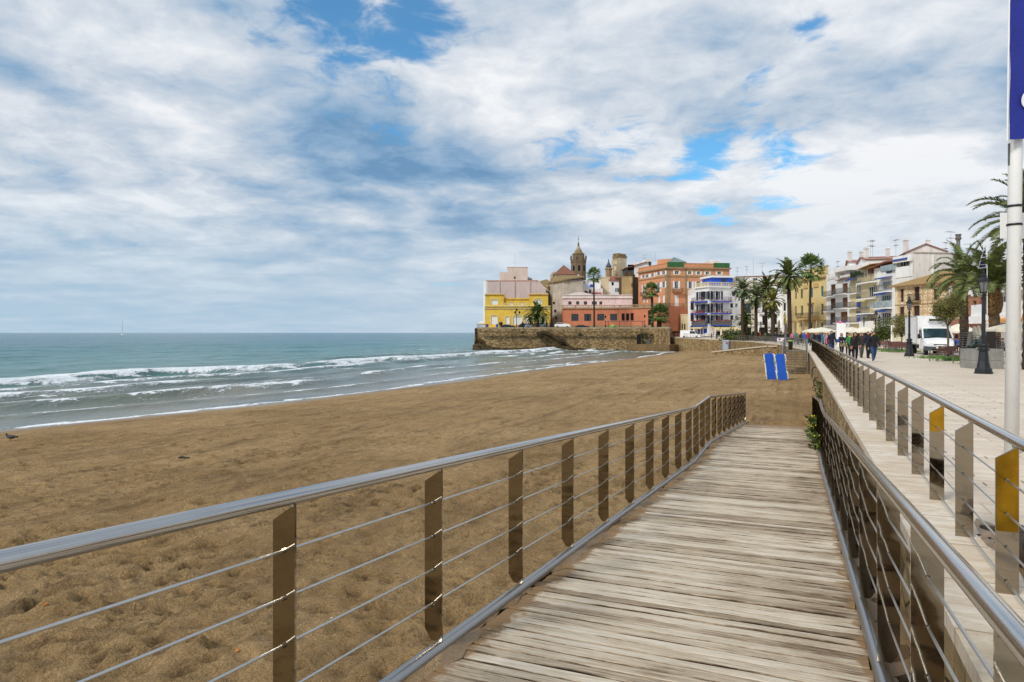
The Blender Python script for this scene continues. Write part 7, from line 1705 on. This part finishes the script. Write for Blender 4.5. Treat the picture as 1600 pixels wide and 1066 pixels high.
make_car('parked_car', 'dark blue car parked left of the pale silver car on the headland', 'car', (*P2(821,185),TERZ-.35), R(90), 3.9, 1.7, 1.45, DKB)
make_car('parked_car', 'dark car near the left end of the yellow villa', 'car', (*P2(794,185),TERZ-.6), R(90), 3.9, 1.7, 1.45, DKB)
make_car('parked_car', 'low dark car behind the parapet at the right of the salmon building', 'car', (*P2(910,184),TERZ-.75), R(90), 3.9, 1.7, 1.45, DKB)
# terrace odds and ends
for px, lb in ((761,'blue waste bin near the seaward corner of the headland terrace'),(776.7,'blue waste bin left of two people before the yellow villa')):
    t = thing('waste_bin', lb, 'bin', (*P2(px,180.5),TERZ)); MB().lathe([(.3,0),(.34,.75)], 12).build('body', BLUE, t); MB().lathe([(.37,.752),(.33,.85),(.1,.9)], 12).build('lid', DKB, t)
k_ = thing('canoe_dome', 'yellow and green upturned play dome on the headland terrace', 'play dome', (*P2(957.5,180),TERZ)); mb = MB()
for i in range(2): mb = MB(); [mb.add([(math.cos(a)*math.cos(e)*.85,math.sin(a)*.6*math.cos(e),math.sin(e)*.7) for a, e in ((q*.3927,p*.2618),((q+1)*.3927,p*.2618),((q+1)*.3927,(p+1)*.2618),(q*.3927,(p+1)*.2618))],[(0,1,2,3)]) for q in range(16) for p in (range(0,3) if i == 0 else range(3,6))]; mb.build(('green_band','yellow_cap')[i], (M('dome_green',(60,150,70),.5),M('dome_yellow',(236,200,30),.5))[i], k_, smooth=True)
t = thing('terrace_canopy', 'white canopy tent on the seaward corner of the headland', 'tent', (*P2(752.5,181),TERZ)); mb = MB(); mb.add([(-.95,-.9,1.1),(.95,-.9,1.1),(.95,.9,1.1),(-.95,.9,1.1),(0,0,1.75),(-.95,-.9,.55),(.95,-.9,.55),(.95,.9,.55),(-.95,.9,.55)], [(0,1,4),(1,2,4),(2,3,4),(3,0,4),(5,6,1,0),(6,7,2,1),(7,8,3,2),(8,5,0,3)]); mb.build('canvas', CANV, t); mb = MB(); [mb.bar((sx*.9,sy*.85,0),(sx*.9,sy*.85,1.1),.05) for sx in (-1,1) for sy in (-1,1)]; mb.build('poles', GREYM, t)
t = thing('corner_railing', 'dark red railing around the seaward corner of the headland terrace', 'railing', (*P2(751,179.5),TERZ)); mb = MB(); [mb.bar((-1.+.15*k,0,0),(-1.+.15*k,0,.85),.04) for k in range(22)]; mb.bar((-1.,0,.85),(2.15,0,.85),.07); mb.build('bars', M('dark_red_paint',(84,36,32),.6), t)
t = thing('bus_shelter', 'long low flat-roofed shelter before the salmon building', 'shelter', (*P2(983,181),TERZ)); mb = MB(); mb.box(-6.,4.,-.8,.8,1.55,1.68); mb.build('roof', GREYM, t); mb = MB(); [mb.box(q-.05,q+.05,-.05,.05,0,1.55) for q in (-5.5,-2.5,.5,3.5)]; mb.build('posts', IRON, t)
t = thing('red_postbox', 'bright red post box by the far fence near the blue balcony house', 'post box', (*P2(1142,150),.05)); MB().lathe([(.35,0),(.35,.1),(.3,.12),(.3,1.25),(.38,1.3),(.38,1.45),(.1,1.7)], 12).build('body', M('bright_red_paint',(206,44,32),.5), t)
t = thing('notice_sign', 'small white sign with a red spot on the fence above the beach steps', 'sign', (*P2(1221,88),0)); MB().bbox(-.55,.55,-.02,.02,.55,1.0,.01).build('plate', WHITE, t); MB().add([(-.25+.13*math.cos(q*.5236),-.026,.82+.13*math.sin(q*.5236)) for q in range(12)], [tuple(range(12))]).build('red_spot', REDFL, t); MB().bar((0,0,0),(0,0,.55),.05).build('post', GREYM, t)
# red geraniums by the little yellow annex
t = thing('flower_bed', 'bed of red flowers beside the small pale yellow house', 'flower bed', (*P2(1058.5,174),.5)); mb = MB(); mb2 = MB(); rr = random.Random(9)
for k in range(160):
    p = Vector((rr.gauss(0,.7),rr.gauss(0,.4),rr.uniform(.2,1.0))); q = Vector([rr.gauss(0,.15) for _ in range(3)]); r_ = Vector([rr.gauss(0,.15) for _ in range(3)]); (mb if k % 2 else mb2).add([p,p+q,p+q+r_,p+r_],[(0,1,2,3)])
mb.build('blossoms', REDFL, t); leafattr(mb2.build('leaves', LEAF, t))

# sailing boat far out
x, y = P2(191,950); bt = thing('sailing_boat', 'small white sailing boat far out on the sea with bare mast', 'sailing boat', (x,y,SEA+.6), .5); mb = MB(); n_ = 10; secs = []
for i in range(n_+1): f = i/n_; w_ = 1.9*math.sin(math.pi*min(.98,f*.8+.2))**.7 if i < n_ else .05; secs.append([(-w_,-6+12*f,1.6+.5*f),(-w_*.7,-6+12*f,.2),(0,-6+12*f,-.3),(w_*.7,-6+12*f,.2),(w_,-6+12*f,1.6+.5*f)])
loft(mb, secs); mb.add([p for s in secs for p in (s[0],s[4])], [(2*i,2*i+1,2*i+3,2*i+2) for i in range(n_)]); mb.add(secs[0], [(0,1,2,3,4)]); mb.build('hull', WHITE, bt); MB().bbox(-1,1,-3,2,1.7,2.6,.2).build('cabin', WHITE, bt); MB().tube([(0,1,1.5),(0,1,21)], [.30,.2], 6).build('mast', GREYST, bt); MB().bar((0,.8,3.4),(0,-4.8,3.4),.5).build('boom', CANV, bt); mb = MB(); mb.add([(0,.5,4.),(0,-3.5,4.),(0,.8,12)], [(0,1,2)]); mb.bar((0,6,2.2),(0,1,20),.12); mb.bar((0,-6,1.8),(0,1,20),.1); mb.build('sail', CANV, bt)

# pigeon and bits on the sand
FEA = M('dark_feathers',(44,44,50),.7,0,.25,12); x, y, z_ = on_sand(16.5,690); pg = thing('pigeon', 'dark pigeon standing on the sand near the waterline', 'bird', (x,y,z_), R(100)); mb = MB(); mb.tube([(0,-.17,.17),(0,-.10,.15),(0,0,.155),(0,.09,.185),(0,.12,.225),(0,.135,.26)], [.018,.055,.072,.055,.032,.026], 10); mb.sphere((0,.14,.27), .032, 0, 2); mb.tube([(0,-.15,.165),(0,-.24,.15)], [.03,.035], 6); mb.build('body', FEA, pg, smooth=True); mb = MB(); mb.tube([(0,.165,.27),(0,.195,.262)], [.009,.003], 6); mb.build('beak', GREYM, pg)
for sx in (-1,1): MB().tube([(sx*.025,.0,.11),(sx*.025,.005,0)], .006, 5).build('leg', M('pink_leg',(150,70,70),.7), pg); MB().sphere((sx*.062,-.02,.165), .09, 0, 2, (.22,1.3,.55)).build('wing', M('slate_wing',(62,64,72),.7,0,.2,10), pg, smooth=True)
x, y, z_ = on_sand(287,717); mb = MB(); mb.tube([(-.16,0,.02),(-.05,.02,.045),(.05,-.01,.03),(.17,.01,.025)], [.02,.035,.02,.015], 7); o = mb.build('seaweed', FEA, smooth=True); o.location = (x,y,z_); setp(o, 'flat black clump of seaweed alone on the beach', 'seaweed')
ORL = M('orange_leaf',(222,130,34),.7); 
for i, (px, py, lb) in enumerate(((38,940,'orange scrap of peel, left of a pair on the foreground sand'),(70,946,'orange scrap of peel, right of a pair on the foreground sand'),(369,1018,'tiny orange scrap on the sand below the lowest cable'))):
    x, y, z_ = on_sand(px,py); mb = MB(); rr = random.Random(i)
    for k in range(3): a = rr.uniform(0,6); c = Vector((rr.gauss(0,.018),rr.gauss(0,.012),.012+.006*k)); u = Vector((math.cos(a),math.sin(a),.3))*.026; v = Vector((-math.sin(a),math.cos(a),.2))*.012; mb.add([c-u,c-v,c+u,c+v],[(0,1,2,3)])
    o = mb.build('peel_scrap', ORL); o.location = (x,y,z_); setp(o, lb, 'litter')
mb = MB(); rr = random.Random(77)
for k in range(260):
    t_, s_ = rr.uniform(-16,-2.5), rr.uniform(1.2,18); x, y = ST(t_, s_); mb.sphere((x,y,sand_z(x,y)), rr.uniform(.006,.017), rr.randrange(2), 1, (1,1,.6))
o = mb.build('pebbles', [M('pale_shell',(206,194,170),.6), M('dark_pebble',(70,58,46),.8)]); setp(o, 'pebbles and shell bits strewn over the foreground sand', 'pebbles', None, 'stuff')
# ---------------------------------------------------------------- people
SKIN = M('skin',(196,146,118),.6,0,.05,8); HAIRD = M('dark_hair',(34,26,22),.7,0,.2,20); HAIRB = M('auburn_hair',(92,52,36),.7,0,.2,20)
def cloth(n_, c): return M('cloth_'+n_, c, .9, 0, .14, 7, .25, 22)
JEAN = cloth('jeans',(44,72,112)); BLK = cloth('black',(26,26,30)); NAVY = cloth('navy',(28,34,54)); BRNJ = cloth('brown',(58,50,40)); GRYT = cloth('grey',(88,88,86)); PINKC = cloth('pink',(206,120,140)); SCARF = cloth('scarf',(150,156,164)); LEATH = M('tan_leather',(150,92,44),.5,0,.15,10); SHW = M('white_shoe',(224,222,218),.6); SHB = M('black_shoe',(26,24,24),.5); YELC = cloth('yellow',(222,196,40)); GRNC = cloth('green',(60,140,80)); REDC = cloth('red',(190,40,44)); BLUC = cloth('blue',(50,90,170)); TAUP = cloth('taupe',(140,128,104)); TEALC = cloth('teal',(40,130,140)); KHAK = cloth('khaki',(128,112,84))
PARTS = ('top','legs','skin','shoes')
def person(label, loc, face, top, legs, shoes=SHB, hair=HAIRD, H=1.72, stride=.0, lean=0., arms=(.15,-.15), bend=(.25,.25), bulk=1., hairlen=0., fingers=False, sub=1, group=None, sit=False, turn=0., woman=False, scarf=None, skirt=False):
    "one skinned body; +Y local is forward"
    k = H/1.72; t = thing('person', label, 'person', loc, face, group)
    V, E, RD, TG = [], [], [], []
    def add(p, r, tag, link=None):
        V.append(Vector(p)*k); RD.append(r*k); TG.append(tag); i = len(V)-1
        if link is not None: E.append((link, i))
        return i
    hz = .93 if not sit else .50
    ln = lambda z: lean*max(0, z-hz)
    pel = add((0,0,hz), .128*bulk, 1); sp = add((0,ln(hz+.2),hz+.2), .125*bulk, 0, pel); chv = add((0,ln(hz+.40),hz+.40), .148*bulk, 0, sp); nk = add((0,ln(hz+.53)+.0,hz+.54), .062, 0, chv); hb = add((0,ln(hz+.6)+.012,hz+.615), .066, 2, nk); hm = add((0,ln(hz+.68)+.02,hz+.69), .093, 2, hb); ht = add((0,ln(hz+.75)+.012,hz+.765), .076, 2, hm)
    add((.0,ln(hz+.67)+.115,hz+.675), .016, 2, hm)
    sw = .165 if woman else .185
    for i, sx in enumerate((-1,1)):
        a = arms[i]; sh = add((sx*sw,ln(hz+.46),hz+.455), .074*bulk, 0, chv); el = add((sx*(sw+.055),ln(hz+.46)+math.sin(a)*.29,hz+.455-math.cos(a)*.29), .056*bulk, 0, sh); a2 = a+bend[i]; wr = add((sx*(sw+.05),V[el].y/k+math.sin(a2)*.25,V[el].z/k-math.cos(a2)*.25), .040, 0, el)
        d = Vector((0,math.sin(a2),-math.cos(a2))); hd_ = V[wr]/k+d*.085; hd = add(hd_, .036, 2, wr)
        if fingers:
            up = d.cross(Vector((1,0,0))).normalized()
            for j, (o_, l_) in enumerate(((-.027,.070),(-.009,.082),(.009,.077),(.026,.060))): b0 = hd_+up*o_+d*.03; m_ = add(b0+d*l_*.55, .0095, 2, hd); add(b0+d*l_+Vector((-sx*.022,0,0)), .0075, 2, m_)
            th_ = add(hd_+up*-.045+d*.0, .011, 2, hd); add(hd_+up*-.062+d*.045, .008, 2, th_)
        f = stride*(1 if sx > 0 else -1); hp = add((sx*.095,0,hz-.05), .104*bulk, 1, pel)
        if sit: kn = add((sx*.11,.42,hz+.02), .074, 1, hp); an = add((sx*.11,.44,.10), .050, 1, kn)
        else:
            kb = .5; kn = add((sx*.105, f*.5+(.05 if f else 0), .50+abs(f)*.02), .076*bulk, 1, hp); back = f < 0
            an = add((sx*.10, f-(.04 if back else 0), .085+(.06 if back and stride > .2 else 0)), .050, 1, kn)
        ty = V[an].y/k; tz = V[an].z/k; he = add((sx*.10,ty-.035,tz-.04), .042, 3, an); add((sx*.105,ty+.15,max(.03,tz-.055)), .036, 3, he)
    me = bpy.data.meshes.new('body'); me.from_pydata([tuple(v) for v in V], E, []); o = bpy.data.objects.new('body', me); COL.objects.link(o)
    sk = o.modifiers.new('Skin','SKIN'); sk.use_smooth_shade = True
    for i, sv in enumerate(me.skin_vertices[0].data): sv.radius = (RD[i],RD[i]); sv.use_root = (i == 0)
    ss_ = o.modifiers.new('Sub','SUBSURF'); ss_.levels = sub; ss_.render_levels = sub
    bpy.context.view_layer.update(); dg = bpy.context.evaluated_depsgraph_get(); m2 = bpy.data.meshes.new_from_object(o.evaluated_get(dg)); o.modifiers.clear(); o.data = m2; bpy.data.meshes.remove(me)
    m2.name = 'body'; m2.materials.clear()
    for m_ in (top, legs, SKIN, shoes): m2.materials.append(m_)
    segs = [(V[a],V[b],TG[a],TG[b],max(RD[a],RD[b])) for a,b in E]; idx = []
    for p in m2.polygons:
        c = p.center; best = 1e9; bt = 0
        for A, B, ta, tb, r_ in segs:
            ab = B-A; q = max(0,min(1,(c-A).dot(ab)/max(ab.length_squared,1e-9))); dd = (c-(A+ab*q)).length-r_*.6
            if dd < best: best = dd; bt = (ta if q < .5 else tb) if not (ta == 0 and tb == 1 or ta == 1 and tb == 0) else (0 if c.z > (hz-.06)*k else 1)
        idx.append(bt)
    m2.polygons.foreach_set('material_index', idx); m2.polygons.foreach_set('use_smooth', [True]*len(idx)); o.parent = t
    hc = V[hm]; hmh = MB(); bm = bmesh.new(); bmesh.ops.create_icosphere(bm, subdivisions=2, radius=1.)
    for v in list(bm.verts):
        if v.co.y > .30 and v.co.z < .45: v.co.y = .30-.1*(v.co.y-.3)
        if v.co.z < -.3 and hairlen <= 0: v.co.z = -.3
        lowz = v.co.z*(1+hairlen*1.6) if v.co.z < 0 else v.co.z
        v.co = Vector((hc.x+v.co.x*.096*k*(1+.15*hairlen*(v.co.z<0)), hc.y-.012*k+v.co.y*.108*k, hc.z+.022*k+lowz*.102*k))
    hmh.addbm(bm); hmh.build('hair', hair, t, smooth=True)
    if fingers:
        mb = MB(); [mb.sphere((hc.x+sx*.034*k, hc.y+.088*k, hc.z+.008*k), .010*k, 0, 1) for sx in (-1,1)]; mb.build('eyes', BLACK, t); mb = MB(); mb.sphere((hc.x,hc.y+.086*k,hc.z-.048*k), .02*k, 0, 1, (1.2,.5,.35)); mb.build('mouth', M('lips',(150,84,76),.6), t)
        mb = MB(); [mb.sphere((hc.x+sx*.094*k, hc.y+.005*k, hc.z), .024*k, 0, 1, (.4,.7,1.1)) for sx in (-1,1)]; mb.build('ears', SKIN, t)
    if scarf: MB().lathe([(.085*k,0),(.10*k,.04*k),(.085*k,.085*k)], 12, (V[nk].x,V[nk].y,V[nk].z-.05*k)).build('scarf', scarf, t, smooth=True)
    if not skirt and top is not None and bulk >= 1.: MB().lathe([(.165*k*bulk,-.02),(.158*k*bulk,.1*k),(.145*k*bulk,.2*k)], 14, (0,0,(hz-.06)*k), 0, 0, False).build('jacket_hem', top, t, smooth=True)
    return t, V, k
def walker(px, pyfeet, **kw):
    d = CAMZ*FPX/(pyfeet-520.); x, y = P2(px, d); label = kw.pop('label'); face = kw.pop('face', R(180)); return person(label, (x,y,0.), face, **kw), (x, y)
# facing: 180 deg looks back to the camera
F_ = dict(fingers=True, sub=1)
walker(1365,565.5, label='man in black jacket and blue jeans with white shoes walking towards the viewer', face=R(184), top=BLK, legs=JEAN, shoes=SHW, H=1.74, stride=.13, arms=(.35,-.35), bend=(.2,.3), bulk=1.12, **F_)
walker(1356.5,560, label='person in navy half hidden behind the man in black jacket and white shoes', face=R(182), top=NAVY, legs=BLK, H=1.74, stride=.1, **F_)
walker(1363,553, label='person with a bright yellow hood behind the man in the black jacket', face=R(180), top=YELC, legs=BLK, H=1.66, **F_)
(wb, wv, wk), wp = walker(1336,566.5, label='stooping walker in black with a tan shoulder bag striding beside the railing', face=R(160), top=BLK, legs=BLK, H=1.70, stride=.30, lean=.30, arms=(.5,.2), bend=(.5,.6), bulk=1.08, **F_)
t = thing('shoulder_bag', 'tan leather shoulder bag hanging at the side of the stooping walker', 'bag', (wp[0]-.26,wp[1]-.12,.86), R(160)); MB().bbox(-.06,.06,-.15,.15,-.12,.12,.04).build('body', LEATH, t, smooth=True); MB().tube([(0,-.1,.11),(-.1,.0,.45),(-.22,.05,.66)], .012, 6).build('strap', LEATH, t)
walker(1346,559, label='man in dark brown jacket and grey trousers in the middle of the walking group', face=R(178), top=BRNJ, legs=GRYT, H=1.68, stride=.10, arms=(.25,.1), bend=(.4,.3), bulk=1.06, **F_)
walker(1328,556, label='person in a green and yellow top behind the stooping walker', face=R(190), top=GRNC, legs=BLK, H=1.64, stride=.12, scarf=YELC, **F_)
walker(1325,555, label='dark-clad person left of the green and yellow top', face=R(185), top=BLK, legs=BLK, H=1.62, **F_)
(wb, wv, wk), wp = walker(1315,557, label='auburn-haired woman in black with grey scarf carrying a handbag and blue folder', face=R(176), top=BLK, legs=BLK, hair=HAIRB, H=1.64, stride=.12, arms=(.2,.3), bend=(.9,1.2), hairlen=.8, woman=True, scarf=SCARF, **F_)
t = thing('handbag', 'taupe handbag carried in front by the auburn-haired woman', 'bag', (wp[0]-.02,wp[1]-.24,.80), .1); MB().bbox(-.20,.20,-.06,.06,-.11,.13,.045).build('body', TAUP, t, smooth=True); MB().tube([(-.14,0,.12),(-.05,.02,.3),(.05,.02,.3),(.14,0,.12)], .012, 6).build('handle', TAUP, t)
t = thing('blue_folder', 'blue folder held under the arm of the auburn-haired woman', 'folder', (wp[0]-.30,wp[1]-.14,1.10), .4); MB().bbox(-.16,.16,-.015,.015,-.11,.13,.008).build('cover', BLUC, t)
walker(1299.5,556.5, label='tall man in navy jacket and blue jeans walking beside the railing', face=R(180), top=NAVY, legs=JEAN, H=1.80, stride=.12, arms=(.2,-.2), bend=(.5,.3), bulk=1.12, **F_)
walker(1293.5,553.5, label='woman in pink and black half hidden behind the tall man in navy', face=R(172), top=PINKC, legs=BLK, hair=HAIRD, H=1.66, hairlen=.6, woman=True, **F_)
walker(1289,550.5, label='person in teal coat farthest left of the nearest walking group', face=R(172), top=TEALC, legs=BLK, H=1.64, **F_)
rr = random.Random(21); tops = [BLK,NAVY,BLK,GRYT,REDC,BLUC,BRNJ,KHAK,TEALC,PINKC,BLK,NAVY]
g_ = 'crowd outside the cafe terraces'
for i, (px, d) in enumerate(((1281,84),(1277,90),(1272,98),(1268,88),(1262,104),(1257,100),(1252,108),(1247,98),(1242,112),(1238,106),(1231,118),(1225,112),(1219,120),(1212,116),(1204,128),(1196,126),(1188,132),(1284,100),(1266,112),(1255,118),(1245,122),(1130,158),(1112,160),(1120,155))):
    x, y = P2(px,d); person('distant person in everyday clothes among the crowd outside the cafe terraces', (x,y,0.), rr.uniform(0,6.28), tops[i % 12], (BLK,JEAN,GRYT)[i % 3], H=rr.uniform(1.6,1.78), stride=rr.choice([0,.12]), sub=0, group=g_)
person('person in bright red beside the red post box at the far fence', (*P2(1149,150),0.), R(190), REDC, BLK, sub=0)
for i, (px, d, tp, lb) in enumerate(((1489,58,NAVY,'person in navy seated under the cream parasol right of the truck'),(1494,60,BLUC,'person in blue seated under the cream parasol right of the truck'),(1508,59,BLK,'person in black seated beside the dark stack of chairs'),(1567,48,GRYT,'dark-haired person in grey seated left of the white pole'))): person(lb, (*P2(px,d),0), R(150+25*i), tp, BLK, sub=1, sit=True)
for i, (px, d, tp, lb) in enumerate(((781.3,180.5,BLK,'left one of two dark figures before the yellow villa door'),(783.8,180.5,BLK,'right one of two dark figures before the yellow villa door'),(816.5,180.5,NAVY,'dark figure between the lanterned post and the cars on the headland'),(850.5,179.5,TEALC,'person in turquoise at the top of the ruined stair'),(854,180.5,BLK,'person in black right of the one in turquoise on the headland'),(860,180.5,BRNJ,'lone dark figure at the mouth of the headland lane'))): person(lb, (*P2(px,d),TERZ-.1), R(180+30*i), tp, BLK, sub=0)
# cafe seats for the seated people, tables
for i, (px, d) in enumerate(((1489,58),(1494,60),(1508,59),(1567,48))):
    x, y = P2(px,d); make_chair(('dark terrace chair under the person in navy','dark terrace chair under the person in blue','dark terrace chair under the person in black','dark terrace chair under the person in grey')[i], (x,y,.0), R(150+25*i)+math.pi, CHF, None)
tb = None
for i, (px, d) in enumerate(((1492,57),(1571,47),(1500,58),(1125,156),(1137,153),(1250,114),(1262,110))):
    if tb is None:
        tb = thing('cafe_table', 'round cafe table under the cream parasol right of the truck', 'table', (*P2(px,d),0)); MB().lathe([(.38,.70),(.4,.71),(.4,.735)], 20).build('tabletop', CHG, tb); MB().lathe([(.24,0),(.22,.03),(.03,.06),(.03,.699)], 12).build('pedestal', IRON, tb)
    else: dup(tb, (*P2(px,d),0), 0, ('','round cafe table left of the white pole','round cafe table beside the dark stacked chairs','left round table before the cream shop awning','right round table before the cream shop awning','round table among the crowd below the mansion','right round table among the crowd below the mansion')[i])
